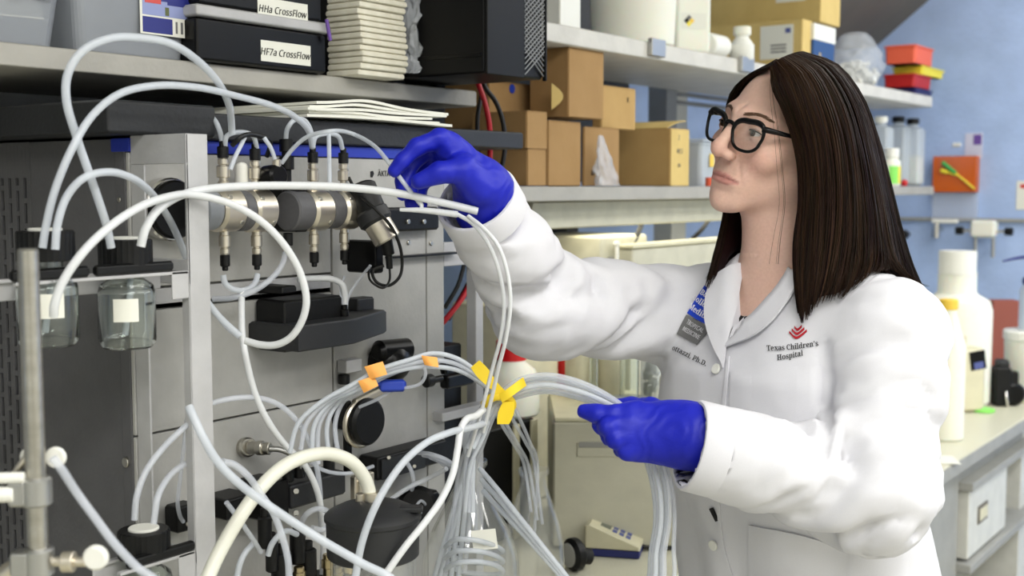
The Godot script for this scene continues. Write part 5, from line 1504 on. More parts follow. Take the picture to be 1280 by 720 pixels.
	# gas and water outlets on the wall rail
	for k in 2:
		var c := on_x([1170, 1230][k], [287, 286][k], 4.34)
		var o := thing("wall_outlet", ["chrome lever outlet on the wall rail above the carboy", "cream twin knob outlet on the wall rail"][k], "outlet", c)
		if k == 0:
			obj("body", Shape.new().rod(c + Vector3(0, -0.03, 0), c + Vector3(0, 0.025, 0), 0.014).rod(c, c + Vector3(0.06, 0, 0), 0.01), M.bright_steel, o)
			obj("lever", Shape.new().box(c + Vector3(0, 0.03, 0.03), Vector3(0.02, 0.014, 0.09), 0.004), M.cap_white, o)
		else:
			obj("body", Shape.new().box(c, Vector3(0.05, 0.06, 0.085), 0.01).rod(c, c + Vector3(0.06, 0, 0), 0.015), M.jug_plastic, o)
			for s in [-1, 1]:
				obj("stem", Shape.new().rod(c + Vector3(0, -0.008, 0.04 * s), c + Vector3(0, -0.008, 0.085 * s), 0.005, 10), M.bright_steel, o)
				obj("knob", Shape.new().rod(c + Vector3(0, -0.008, 0.07 * s), c + Vector3(0, -0.008, 0.095 * s), 0.014, 12), M.black_plastic, o)
				obj("pipe", Shape.new().rod(c + Vector3(0.01, -0.1, 0.03 * s), c + Vector3(0.01, -0.02, 0.03 * s), 0.007, 10), M.aluminium, o)
	var kb := on_x(1131, 293, 4.36)
	solo("rail_knob", Shape.new().rod(kb, kb + Vector3(-0.03, 0, 0), 0.018, 14, 0.003).rod(kb, Vector3(4.4, kb.y, kb.z), 0.008), M.black_plastic, "black round knob on the far wall beside the dark hair", "knob")


# ---------------------------------------------------------------- tubing
# points are [pixel x, pixel y, depth in front of the lens]; a negative last number is a z plane of the room instead
func path(a: Array) -> Array:
	var out := []
	for q in a: out.append(on_z(q[0], q[1], q[2]) if q[2] < 0 else spot(q[0], q[1], q[2]))
	return out


func tube(label: String, group: String, m: Material, r: float, a: Array, parent: Node = self):
	var pts := path(a)
	if not "flask" in label:
		if a[a.size() - 1][1] >= 715: pts = to_bench(pts, r)
		if a[0][1] >= 730:
			pts.reverse()
			pts = to_bench(pts, r)
	var s := Shape.new().tube(pts, r, 12, 7)
	if parent != self:
		obj("tube", s, m, parent)
		return
	tag(obj("tube", s, m), label, "tube", group)


# tubes that leave the picture at its lower edge come down onto the bench and lie on it
func to_bench(pts: Array, r: float) -> Array:
	var e: Vector3 = pts[pts.size() - 1]
	var low := 0.9206 + r
	var h := e.y - low
	if h < 0.02: return pts
	var dir: Vector3 = e - pts[pts.size() - 2]
	var on := Vector3(e.x, low, e.z) + Vector3(dir.x, 0, dir.z).normalized() * h * 0.3
	on.z = minf(on.z, -1.0 if on.x > 1.06 else -0.86)
	return pts + [e.lerp(Vector3(on.x, e.y, on.z), 0.35) - Vector3(0, h * 0.5, 0), e.lerp(Vector3(on.x, e.y, on.z), 0.8) - Vector3(0, h * 0.92, 0), on + Vector3(-0.03, 0, -0.02), on + Vector3(-0.11, 0, -0.03)]


func fine_loops(m: Material):
	var g := "fine tubes on the pump heads"
	tube("short clear tube rising behind the bracket's top to the first pump head", g, m, 0.0031, [[260, 145, -1.13], [268, 150, -1.12], [275, 165, -1.11], [279, 184, -1.105]])
	tube("clear bridge tube joining the first two pump heads", g, m, 0.003, [[281, 184, -1.104], [283, 171, -1.1], [292, 166, -1.1], [308, 166, -1.1], [317, 171, -1.1], [321, 185, -1.104]])
	tube("thin clear tube slanting down from the bridge tube to white valve", g, m, 0.0026, [[308, 167, -1.098], [302, 180, -1.09], [294, 196, -1.085], [288, 212, -1.085]])
	tube("short clear tube curving onto the black dial", g, m, 0.0026, [[330, 172, -1.09], [338, 184, -1.085], [343, 197, -1.085], [345, 208, -1.085]])
	tube("small clear loop from the black valve stem to third pump head", g, m, 0.003, [[357, 178, -1.115], [359, 162, -1.11], [368, 150, -1.11], [380, 150, -1.108], [388, 162, -1.105], [391, 184, -1.105]])
	tube("clear bridge tube joining the last two pump heads", g, m, 0.003, [[391, 184, -1.103], [394, 172, -1.1], [402, 168, -1.1], [418, 168, -1.1], [424, 172, -1.1], [428, 186, -1.104]])
	tube("straight clear stem hanging from the bridge of the last two pump heads", g, m, 0.0028, [[411, 169, -1.098], [411.5, 195, -1.085], [412, 230, -1.075]])
	tube("thin clear tube sweeping from the black dial over to the raised glove", g, m, 0.0026, [[352, 204, -1.085], [366, 186, -1.07], [384, 171, -1.05], [412, 164, -1.02], [440, 167, 1.48], [466, 181, 1.45], [488, 206, 1.405], [505, 229, 1.395], [519, 247, 1.405], [526, 256, 1.41]])


func tubing():
	var c: Material = M.tube_clear
	var w: Material = M.tube_white
	var n: Material = M.tube_thin
	var g := "tubes looping over the instrument"
	tube("tall clear tube loop arching highest over the instrument lid", g, c, 0.0042, [[139, 310, 1.215], [134, 285, 1.21], [118, 235, 1.19], [97, 175, 1.18], [83, 125, 1.17], [85, 92, 1.17], [103, 64, 1.175], [138, 48, 1.19], [172, 47, 1.21], [212, 54, 1.235], [246, 75, 1.27], [272, 102, 1.31], [286, 130, 1.35], [289, 150, 1.38], [290, 166, 1.395]])
	tube("clear tube arching lower across the lid to the third pump head", g, c, 0.0039, [[53, 310, 1.155], [57, 285, 1.155], [68, 240, 1.155], [88, 190, 1.16], [115, 145, 1.18], [148, 118, 1.2], [195, 107, 1.24], [245, 109, 1.28], [300, 121, 1.35], [340, 132, 1.41], [370, 147, 1.47], [386, 164, 1.5], [391, 186, 1.52]])
	tube("clear tube hooped from the left bottle cap down behind the bracket post", g, c, 0.0039, [[69, 312, 1.15], [72, 280, 1.15], [84, 245, 1.155], [104, 223, 1.16], [133, 215, 1.18], [162, 221, 1.21], [186, 238, 1.25], [208, 268, 1.3], [224, 300, 1.35], [238, 335, 1.38], [256, 372, 1.385], [276, 398, 1.39], [300, 420, 1.395]])
	tube("long clear tube rising past the left bottle and looping round in front of detector", g, w, 0.0042, [[67, 395, 1.125], [68, 382, 1.12], [78, 353, 1.12], [105, 314, 1.13], [140, 281, 1.16], [178, 257, 1.2], [215, 245, 1.25], [236, 243, 1.285], [262, 247, 1.3], [296, 258, 1.31], [332, 281, 1.33], [358, 310, 1.34], [376, 343, 1.35], [383, 376, 1.355], [377, 402, 1.36], [363, 422, 1.365], [345, 431, 1.37], [326, 431, 1.375], [307, 426, 1.38]])
	tube("white tube from the right bottle running straight before the pump heads to glove", g, w, 0.0046, [[176, 308, 1.225], [181, 288, 1.225], [193, 267, 1.235], [212, 251, 1.26], [236, 241, 1.29], [262, 236, 1.31], [300, 233, 1.33], [360, 232, 1.36], [430, 234, 1.385], [500, 242, 1.4], [560, 255, 1.41], [597, 264, 1.415]])
	fine_loops(c)
	# joint held by the raised glove
	var jt := thing("tube_joint", "white tubing joint just under the raised glove", "tube joint", spot(540, 262, 1.41))
	obj("cross_bar", Shape.new().tube([spot(500, 262, 1.41), spot(530, 263, 1.408), spot(572, 268, 1.405)], [0.0022, 0.0035, 0.004], 12, 6), w, jt)
	obj("stem", Shape.new().tube([spot(526, 263, 1.408), spot(527, 256, 1.409), spot(523, 250, 1.408)], 0.0024, 10, 6), w, jt)
	g = "twin tubes hanging from the raised glove"
	tube("thin white tube hanging from the raised glove, inner one of two", g, w, 0.0024, [[572, 268, 1.405], [590, 279, 1.40], [610, 304, 1.395], [624, 340, 1.395], [630, 380, 1.4], [626, 420, 1.41], [617, 455, 1.43], [608, 490, 1.45], [600, 520, 1.47], [585, 570, 1.5]])
	tube("thin white tube hanging from the raised glove, outer one over the cuff", g, w, 0.0024, [[585, 270, 1.40], [603, 284, 1.39], [622, 306, 1.385], [634, 340, 1.385], [638, 378, 1.39], [633, 420, 1.405], [623, 460, 1.43], [614, 500, 1.46], [604, 540, 1.49]])
	# lower left of the instrument
	g = "tubes in front of the lower instrument panels"
	tube("thick white stem running down from the Y joint below the pump heads", g, w, 0.004, [[302, 361, -1.105], [302, 390, -1.1], [303, 420, -1.09], [309, 455, -1.08], [320, 495, -1.075], [337, 530, -1.07], [358, 558, -1.07], [380, 580, -1.07], [396, 612, -1.07], [403, 650, -1.07], [404, 690, -1.07], [402, 725, -1.07]])
	tube("clear branch of the Y joint under the first two pump heads", g, c, 0.0036, [[279, 344, -1.11], [281, 353, -1.108], [288, 360, -1.105], [302, 363, -1.104], [314, 359, -1.105], [320, 351, -1.108], [322, 343, -1.11]])
	tube("clear tube bowed behind the large loop under the pump heads", g, n, 0.0036, [[357, 316, -1.11], [352, 332, -1.1], [337, 350, -1.09], [316, 364, -1.095], [292, 372, -1.11], [266, 374, -1.13]])
	tube("thin clear tube sagging beside the bracket post toward the detector", g, n, 0.0024, [[266, 384, -1.12], [274, 398, -1.11], [286, 412, -1.105], [302, 424, -1.1]])
	tube("white elbow tube dropping into the detector port", g, w, 0.0042, [[372, 349, -1.13], [395, 348, -1.12], [415, 349, -1.11], [427, 355, -1.1], [431, 368, -1.097], [431, 386, -1.096]])
	tube("thin clear tube slanting from the probe to the detector port", g, n, 0.002, [[463, 332, -1.06], [450, 348, -1.08], [440, 362, -1.09], [434, 376, -1.096], [433, 388, -1.096]])
	tube("thin clear tube falling from the last pump head to the detector port", g, n, 0.002, [[431, 345, -1.108], [427, 356, -1.11], [426, 372, -1.1], [430, 388, -1.096]])
	tube("clear tube hooped behind the post above the quick coupling", g, n, 0.0034, [[236, 520, -1.09], [262, 505, -1.09], [300, 497, -1.08], [335, 500, -1.075], [362, 516, -1.07], [383, 545, -1.065], [395, 580, -1.065], [400, 615, -1.07], [401, 660, -1.075]])
	tube("clear tube rising from the lowest bottle beside the bracket", g, n, 0.0034, [[168, 650, 1.24], [171, 620, 1.24], [182, 590, 1.25], [202, 562, 1.27], [226, 538, 1.31], [244, 522, 1.35]])
	tube("clear tube curving from the lowest bottle behind the post", g, n, 0.0034, [[192, 655, 1.24], [197, 622, 1.245], [208, 600, 1.27], [226, 583, 1.32], [244, 576, 1.36]])
	tube("thin clear tube dropping to the small black module behind the post", g, n, 0.0024, [[234, 520, -1.1], [230, 555, -1.1], [225, 600, -1.1], [222, 628, -1.1], [225, 645, -1.105], [229, 652, -1.115]])
	tube("clear tube from the clamp stand clip to the bench in front", g, n, 0.0036, [[66, 572, 0.985], [78, 588, 0.99], [96, 616, 1.0], [118, 646, 1.0], [142, 678, 1.0], [170, 708, 1.0], [205, 738, 1.0]])
	tube("long straight clear tube slanting down from the post to the lidded vessel", g, c, 0.0045, [[236, 508, 1.24], [244, 526, 1.235], [256, 551, 1.23], [272, 577, 1.22], [296, 602, 1.215], [330, 628, 1.21], [370, 655, 1.21], [410, 680, 1.21], [450, 703, 1.21], [500, 735, 1.215]])
	tube("clear tube splitting from the long straight tube down to the black plugs", g, n, 0.0038, [[278, 577, 1.245], [293, 581, 1.26], [310, 595, 1.27], [325, 616, 1.28], [341, 640, 1.285], [352, 668, 1.29], [360, 700, 1.29], [362, 735, 1.29]])
	tube("thick milky hose arching into the black lid of the vessel", "", M.hose_milky, 0.0078, [[255, 738, 1.24], [264, 712, 1.25], [282, 676, 1.265], [306, 637, 1.28], [332, 603, 1.3], [358, 581, 1.32], [388, 569, 1.345], [416, 568, 1.37], [440, 578, 1.385], [455, 596, 1.395], [462, 616, 1.4], [464, 634, 1.4]])
	tube("short clear tube between two black plugs under the hose", g, n, 0.003, [[283, 628, -1.05], [292, 640, -1.05], [305, 658, -1.04], [318, 677, -1.04], [326, 690, -1.05]])
	tube("small clear arch rising from the left black plug", g, c, 0.0036, [[296, 722, -1.05], [300, 704, -1.05], [307, 690, -1.05], [316, 680, -1.05]])
	tube("small clear arch beside the splitting tube over the plugs", g, c, 0.0036, [[335, 694, -1.05], [340, 680, -1.045], [350, 668, -1.04], [360, 664, -1.045], [371, 668, -1.05]])
	tube("clear coil loop in front of the pump module", g, n, 0.0036, [[376, 655, -1.07], [384, 642, -1.06], [396, 636, -1.055], [410, 640, -1.055], [414, 652, -1.06], [404, 662, -1.06], [390, 660, -1.06]])
	tube("thin lead bowed between the pump module and valve bank", g, n, 0.0026, [[388, 578, -1.075], [405, 588, -1.07], [430, 592, -1.07], [452, 588, -1.08], [466, 583, -1.09]])
	tube("short clear hook tube on the valve bank face", g, n, 0.003, [[508, 577, -1.08], [514, 588, -1.07], [517, 602, -1.07], [515, 612, -1.085]])
	tube("clear tube leaving the probe holder toward the flasks", g, n, 0.0032, [[486, 626, -1.08], [510, 610, -1.06], [535, 598, -1.04], [558, 586, -1.0]])
	tube("white ring of tube on the probe holder", g, n, 0.002, [[519, 634, -1.07], [526, 626, -1.068], [532, 632, -1.068], [529, 640, -1.07], [521, 641, -1.07]])
	# the ribbon of tubes with orange flags
	g = "ribbon of tubes with orange flags"
	var starts := [[362, 566, 0.0], [376, 562, 0.008], [390, 572, 0.016], [398, 580, 0.024], [411, 571, 0.032], [424, 574, 0.04]]
	var ways := ["first from the left where it fans out", "second from the left where it fans out", "third from the left where it fans out", "fourth from the left where it fans out", "fifth from the left where it fans out", "sixth from the left, nearest the black lever"]
	for k in 6:
		var s: Array = starts[k]
		var o: float = s[2]
		var j := (k % 3) * 3.5 - 3.5
		var e := k * 2.2 - 5.0
		tube("clear tube of the orange flagged ribbon, " + ways[k], g, n if k % 2 else c, 0.003, [[s[0], s[1], 1.46 + o], [lerpf(s[0], 420, 0.25) - 4, 530, 1.46 + o], [lerpf(s[0], 436, 0.55) - 2, 503, 1.465 + o], [446 + e, 484 + j, 1.47 + o * 0.5], [478 + e, 466 + j, 1.475 + o * 0.5], [512, 455 + j * 1.5, 1.48 + o * 0.4], [542, 450 + j * 2.4, 1.49 + o * 0.3], [573, 456 + j * 2.0, 1.5 + o * 0.2], [598, 472 + j * 1.4, 1.5], [616, 492 + j, 1.5 + o * 0.2], [606 - k * 5.0, 540, 1.5], [592 - k * 2.0 + j, 580, 1.51 + o * 0.2], [586 + j * 1.4, 640, 1.52]])
	for q in [["upper left orange tape flag on the ribbon of tubes", [[456, 458], [478, 452], [484, 468], [463, 474]]], ["lower left orange tape flag hanging below the ribbon", [[448, 476], [467, 470], [473, 482], [455, 491]]], ["right orange tape flag wrapped on the ribbon near the clamp", [[527, 444], [546, 447], [548, 459], [531, 456]]]]:
		var cn: Array = q[1]
		var p := []
		for e in cn: p.append(spot(e[0], e[1], 1.468 if e[0] < 500 else 1.478))
		var s := Shape.new().sheet(4, 4, func(u, v): return (p[3].lerp(p[2], u)).lerp(p[0].lerp(p[1], u), v) - lens_basis.z * -0.004 * sin(u * 3.0 + v), 0.0012)
		solo("tape_flag", s, M.tape_orange, q[0], "tape flag", "orange tape flags")
	var bc := thing("tube_clip", "blue plastic clip on a thin tube below the orange flags", "clip", spot(489, 482, 1.5))
	obj("body", Shape.new().box(spot(491, 482, 1.5), Vector3(0.034, 0.0155, 0.014), 0.005, lens_basis * Basis(Vector3.BACK, 0.03)), M.clip_blue, bc)
	obj("tail", Shape.new().box(spot(474, 479, 1.5), Vector3(0.016, 0.008, 0.01), 0.003, lens_basis * Basis(Vector3.BACK, -0.2)), M.clip_blue, bc)
	tube("thin clear tube hooking from the right orange flag back to blue clip", g, n, 0.0022, [[531, 458, 1.48], [532, 468, 1.485], [526, 479, 1.49], [512, 484, 1.495], [496, 486, 1.5], [470, 500, 1.51], [449, 509, 1.515]])
	# yellow tape round the bundle
	var yt := thing("yellow_tape", "yellow tape knotted round the bundle of tubes", "tape", spot(620, 505, 1.5))
	obj("band", Shape.new().tube([spot(607, 503, 1.488), spot(618, 496, 1.482), spot(634, 497, 1.484), spot(640, 508, 1.5), spot(626, 512, 1.515), spot(610, 510, 1.508)], 0.0055, 10, 6, true), M.tape_yellow, yt)
	obj("tail", Shape.new().sheet(10, 4, func(u, v):
		var a := spot(594, 455, 1.482).lerp(spot(628, 494, 1.476), u)
		return a + lens_basis * Vector3(0.007, 0.006, 0) * (v - 0.5) * (1.5 + 0.3 * sin(u * 6.0)) - lens_basis.z * -0.004 * sin(u * 4.0), 0.0016), M.tape_yellow, yt)
	obj("tail", Shape.new().sheet(10, 4, func(u, v):
		var a := spot(626, 498, 1.476).lerp(spot(656, 477, 1.472), u)
		return a + lens_basis * Vector3(-0.003, 0.008, 0) * (v - 0.5) * 1.3 - lens_basis.z * -0.003 * sin(u * 5.0), 0.0016), M.tape_yellow, yt)
	obj("tail", Shape.new().sheet(8, 4, func(u, v):
		var a := spot(636, 502, 1.478).lerp(spot(629, 530, 1.484), u)
		return a + lens_basis * Vector3(0.014, 0, 0) * (v - 0.5) * (1.0 + 0.4 * sin(u * 3.0)), 0.0016), M.tape_yellow, yt)
	# bundle from the tape into the lower glove and out below it
	g = "bundle of tubes held in the lower glove"
	var lanes := ["uppermost in its arc", "second from the top of its arc", "third from the top of its arc", "fourth from the top of its arc", "lowest in its arc", "behind the others in its arc"]
	for k in 6:
		var u := (k - 2.5) * 4.2
		var dd := 0.012 * (k % 3) - 0.006
		tube("clear tube bundled through the lower glove, " + lanes[k], g, c if k % 2 else n, 0.0032, [[590 + u * 0.6, 560, 1.5 + dd], [604 + u * 0.5, 530, 1.5 + dd], [622 + u * 0.4, 502 + u * 0.3, 1.498 + dd], [650, 485 + u, 1.49 + dd], [682, 479 + u, 1.48 + dd], [716, 485 + u, 1.475 + dd], [746, 496 + u * 0.9, 1.475 + dd], [776, 513 + u * 0.7, 1.485 + dd], [800 - u * 0.3, 538 + u * 0.3, 1.49 + dd], [816 - u * 0.9, 572, 1.485 + dd], [826 - u * 0.9, 610, 1.475 + dd], [828 - u * 0.8, 650, 1.47 + dd], [822 - u * 0.8, 690, 1.47 + dd], [816 - u * 0.9, 735, 1.47 + dd]])
	tube("single clear tube falling apart from the bundle beside the coat hem", g, n, 0.0028, [[822, 560, 1.49], [838, 600, 1.48], [843, 640, 1.47], [842, 680, 1.47], [838, 735, 1.47]])
	# tubes running down into the flasks
	g = "tubes running into the flasks"
	var falls := [[598, 520, 574, 590, 556, 720], [604, 522, 580, 590, 563, 730], [610, 524, 586, 592, 572, 732], [614, 526, 592, 592, 581, 715], [607, 530, 583, 600, 549, 726], [600, 524, 577, 600, 543, 722]]
	var places := ["leftmost but two at the bottom", "third from the right at the bottom", "second from the right at the bottom", "rightmost at the bottom", "second from the left at the bottom", "leftmost at the bottom"]
	for k in 6:
		var f: Array = falls[k]
		var d := 1.5 + 0.008 * (k % 3)
		tube("clear tube dropping into the crowded flask, " + places[k], g, c if k % 3 else n, 0.0034, [[f[0] + 8, f[1] - 18, d - 0.01], [f[0], f[1], d], [lerpf(f[0], f[2], 0.55), lerpf(f[1], f[3], 0.5), d + 0.03], [f[2], f[3], 1.6], [lerpf(f[2], f[4], 0.4), lerpf(f[3], f[5], 0.4), 1.6], [f[4], f[5], 1.6]])
	var lines := [[626, 528, 656, 585, 664, 640], [633, 530, 662, 588, 672, 650], [640, 522, 668, 580, 678, 655], [648, 520, 672, 584, 668, 670]]
	for k in 4:
		var f: Array = lines[k]
		tube("thin clear tube slanting into the flask behind, " + ["lowest of four", "second of four from below", "third of four from below", "uppermost of four"][k], g, n, 0.0024, [[f[0] - 10, f[1] - 22, 1.5], [f[0], f[1], 1.53], [lerpf(f[0], f[2], 0.5) + 2, lerpf(f[1], f[3], 0.5), 1.62], [f[2], f[3], 1.72], [f[4], f[5], 1.72]])
	for k in 3:
		tube("clear tube slanting across the front of the flasks, " + ["upper of three", "middle of three", "lower of three"][k], g, c, 0.0034, [[600 + k * 2, 586 + k * 14, 1.57], [622 + k * 3, 612 + k * 14, 1.53], [652 + k * 3, 650 + k * 11, 1.5], [684 + k * 3, 690 + k * 9, 1.48], [722 + k * 3, 738 + k * 8, 1.47]])
	tube("long clear arc from the bundle down past the lidded vessel", g, c, 0.0042, [[608, 528, 1.49], [590, 534, 1.45], [564, 540, 1.4], [535, 552, 1.37], [506, 576, 1.345], [484, 606, 1.33], [466, 640, 1.32], [452, 680, 1.32], [442, 735, 1.32]])
	tube("clear tube bent over the flask neck and down to the vessel", g, w, 0.0042, [[604, 512, 1.47], [594, 520, 1.45], [583, 524, 1.43], [576, 536, 1.42], [572, 562, 1.41], [566, 592, 1.4], [553, 622, 1.385], [532, 652, 1.37], [506, 684, 1.355], [470, 735, 1.345]])
	for k in 4:
		tube("thin tube from valve bank into the flask mouth, " + ["highest of four", "second of four from the top", "third of four from the top", "lowest of four"][k], g, n, 0.0028, [[520 + k * 9, 566 + k * 3, -1.07], [540 + k * 6, 568 + k * 5, -1.03], [560 + k * 4, 576 + k * 4, 1.62], [582 + k * 3, 598 + k * 5, 1.6], [586 + k * 3, 640 + k * 8, 1.6]])
	for k in 3:
		tube("clear tube coiled at the bottom of the crowded flask, " + ["lowest coil", "middle coil", "topmost coil"][k], g, c, 0.0034, [[556, 712 - k * 14, 1.6], [572, 704 - k * 15, 1.565], [598, 702 - k * 13, 1.56], [622, 708 - k * 12, 1.585], [628, 716 - k * 13, 1.61], [606, 718 - k * 14, 1.64], [576, 714 - k * 14, 1.64], [560, 704 - k * 13, 1.615]])



# ---------------------------------------------------------------- surfaces from distance fields
class Field:
	var f: Callable
	var lo: Vector3
	var h: float
	var n := Vector3i.ZERO
	var vals := PackedFloat32Array()

	func grad(p: Vector3, e: float) -> Vector3:
		var a: float = f.call(p + Vector3(e, -e, -e))
		var b: float = f.call(p + Vector3(-e, -e, e))
		var c: float = f.call(p + Vector3(-e, e, -e))
		var d: float = f.call(p + Vector3(e, e, e))
		return Vector3(a - b - c + d, -a - b + c + d, -a + b - c + d) / (4.0 * e)

	# surface nets: one vertex in each cell the surface crosses, one quad round each crossed edge
	func mesh(field: Callable, low: Vector3, high: Vector3, cell: float, color: Variant = null, slack := 1.5) -> Shape:
		f = field
		lo = low
		h = cell
		var b := 4
		var blocks := Vector3i(((high - low) / (cell * b)).ceil())
		n = blocks * b + Vector3i.ONE
		vals.resize(n.x * n.y * n.z)
		vals.fill(1e9)
		var nx := n.x
		var nxy := n.x * n.y
		var active := []
		var reach := cell * b * 0.87 * slack
		for bz in blocks.z:
			for by in blocks.y:
				for bx in blocks.x:
					var c := lo + (Vector3(bx, by, bz) + Vector3.ONE * 0.5) * (cell * b)
					if absf(f.call(c)) > reach: continue
					active.append(Vector3i(bx, by, bz))
					for z in range(bz * b, bz * b + b + 1):
						for y in range(by * b, by * b + b + 1):
							for x in range(bx * b, bx * b + b + 1):
								var i := x + y * nx + z * nxy
								if vals[i] > 1e8: vals[i] = f.call(lo + Vector3(x, y, z) * cell)
		var at := {}
		var s := Shape.new()
		s.colored = color != null
		var cells := []
		for blk in active:
			for z in range(blk.z * b, blk.z * b + b):
				for y in range(blk.y * b, blk.y * b + b):
					for x in range(blk.x * b, blk.x * b + b):
						var i := x + y * nx + z * nxy
						var v := [vals[i], vals[i + 1], vals[i + nx], vals[i + nx + 1], vals[i + nxy], vals[i + nxy + 1], vals[i + nxy + nx], vals[i + nxy + nx + 1]]
						var neg := 0
						for k in 8: if v[k] < 0.0: neg += 1
						if neg == 0 or neg == 8: continue
						var sum := Vector3.ZERO
						var cnt := 0
						for k in 8:
							for ax in 3:
								var k2 := k | (1 << ax)
								if k2 == k or (v[k] < 0.0) == (v[k2] < 0.0): continue
								var t: float = v[k] / (v[k] - v[k2])
								var p := Vector3(k & 1, (k >> 1) & 1, (k >> 2) & 1)
								p[ax] += t
								sum += p
								cnt += 1
						var pos := lo + (Vector3(x, y, z) + sum / cnt) * cell
						var g := grad(pos, cell * 0.3)
						var gl := maxf(g.length(), 0.3)
						var d: float = f.call(pos)
						pos -= g / gl * clampf(d / gl, -cell * 0.5, cell * 0.5)
						if s.colored: s.tint = color.call(pos)
						at[i] = s.pt(pos, grad(pos, cell * 0.5).normalized())
						cells.append(Vector3i(x, y, z))
		for q in cells:
			var i: int = q.x + q.y * nx + q.z * nxy
			var ins := vals[i] < 0.0
			for ax in 3:
				var st: int = [1, nx, nxy][ax]
				if (vals[i + st] < 0.0) == ins: continue
				var u: int = [nx, nxy, 1][ax]
				var w: int = [nxy, 1, nx][ax]
				var a = at.get(i - u - w)
				var c2 = at.get(i - w)
				var c3 = at.get(i)
				var c4 = at.get(i - u)
				if a == null or c2 == null or c4 == null: continue
				if ins: s.face(a, c2, c3, c4)
				else: s.face(a, c4, c3, c2)
		return s


static func smin(a: float, b: float, k: float) -> float:
	var x := maxf(k - absf(a - b), 0.0) / k
	return minf(a, b) - x * x * k * 0.25


static func smax(a: float, b: float, k: float) -> float:
	return -smin(-a, -b, k)


static func cone(p: Vector3, a: Vector3, b: Vector3, ra: float, rb: float) -> float:      # tapered capsule
	var ab := b - a
	var t := clampf((p - a).dot(ab) / ab.length_squared(), 0.0, 1.0)
	return p.distance_to(a + ab * t) - lerpf(ra, rb, t)


static func ell(p: Vector3, r: Vector3) -> float:
	var k0 := (p / r).length()
	var k1 := (p / (r * r)).length()
	return k0 * (k0 - 1.0) / maxf(k1, 1e-6)


# ---------------------------------------------------------------- the person
var neck_base: Vector3
var body_axes: Basis      # her left, up, forward
var head_at: Vector3
var head_axes: Basis
var arm_r := []           # shoulder, elbow, wrist
var arm_l := []
var trunk_only := false
var fold_line := []
var folds := FastNoiseLite.new()
var crease := FastNoiseLite.new()


func facing(px: float, yaw: float) -> Vector3:      # a level direction turned yaw degrees from the lens to the left of the picture
	var r := lens_basis * Vector3((px - 640.0) / 1500.0, 0, -1)
	var to := -Vector3(r.x, 0, r.z).normalized()
	return to.rotated(Vector3.UP, -deg_to_rad(yaw)).normalized()


const TORSO := [[0.075, 0.045, 0.05, 0.0], [0.05, 0.058, 0.06, 0.0], [0.02, 0.088, 0.075, 0.0], [-0.01, 0.128, 0.088, 0.0], [-0.035, 0.158, 0.1, 0.002], [-0.07, 0.175, 0.113, 0.005], [-0.12, 0.182, 0.133, 0.012], [-0.18, 0.184, 0.142, 0.014], [-0.26, 0.184, 0.142, 0.0], [-0.34, 0.187, 0.146, -0.026], [-0.44, 0.192, 0.15, -0.048], [-0.55, 0.194, 0.158, -0.06], [-0.75, 0.196, 0.168, -0.065], [-1.0, 0.198, 0.178, -0.065]]


func torso_sd(q: Vector3, less: float) -> float:      # q in body axes from the neck base
	var k := 0
	while k < TORSO.size() - 2 and q.y < TORSO[k + 1][0]: k += 1
	var a: Array = TORSO[k]
	var b: Array = TORSO[k + 1]
	var t := clampf((a[0] - q.y) / (a[0] - b[0]), 0.0, 1.0)
	var w := lerpf(a[1], b[1], t) - less
	var d := lerpf(a[2], b[2], t) - less
	var f := q.z - lerpf(a[3], b[3], t)
	var e := pow(pow(absf(q.x) / w, 2.3) + pow(absf(f) / d, 2.3), 1.0 / 2.3)
	var r := (e - 1.0) * lerpf(minf(w, d), Vector2(q.x, f).length() / maxf(e, 0.3), 0.6)
	return smax(r, q.y - 0.06, 0.02)


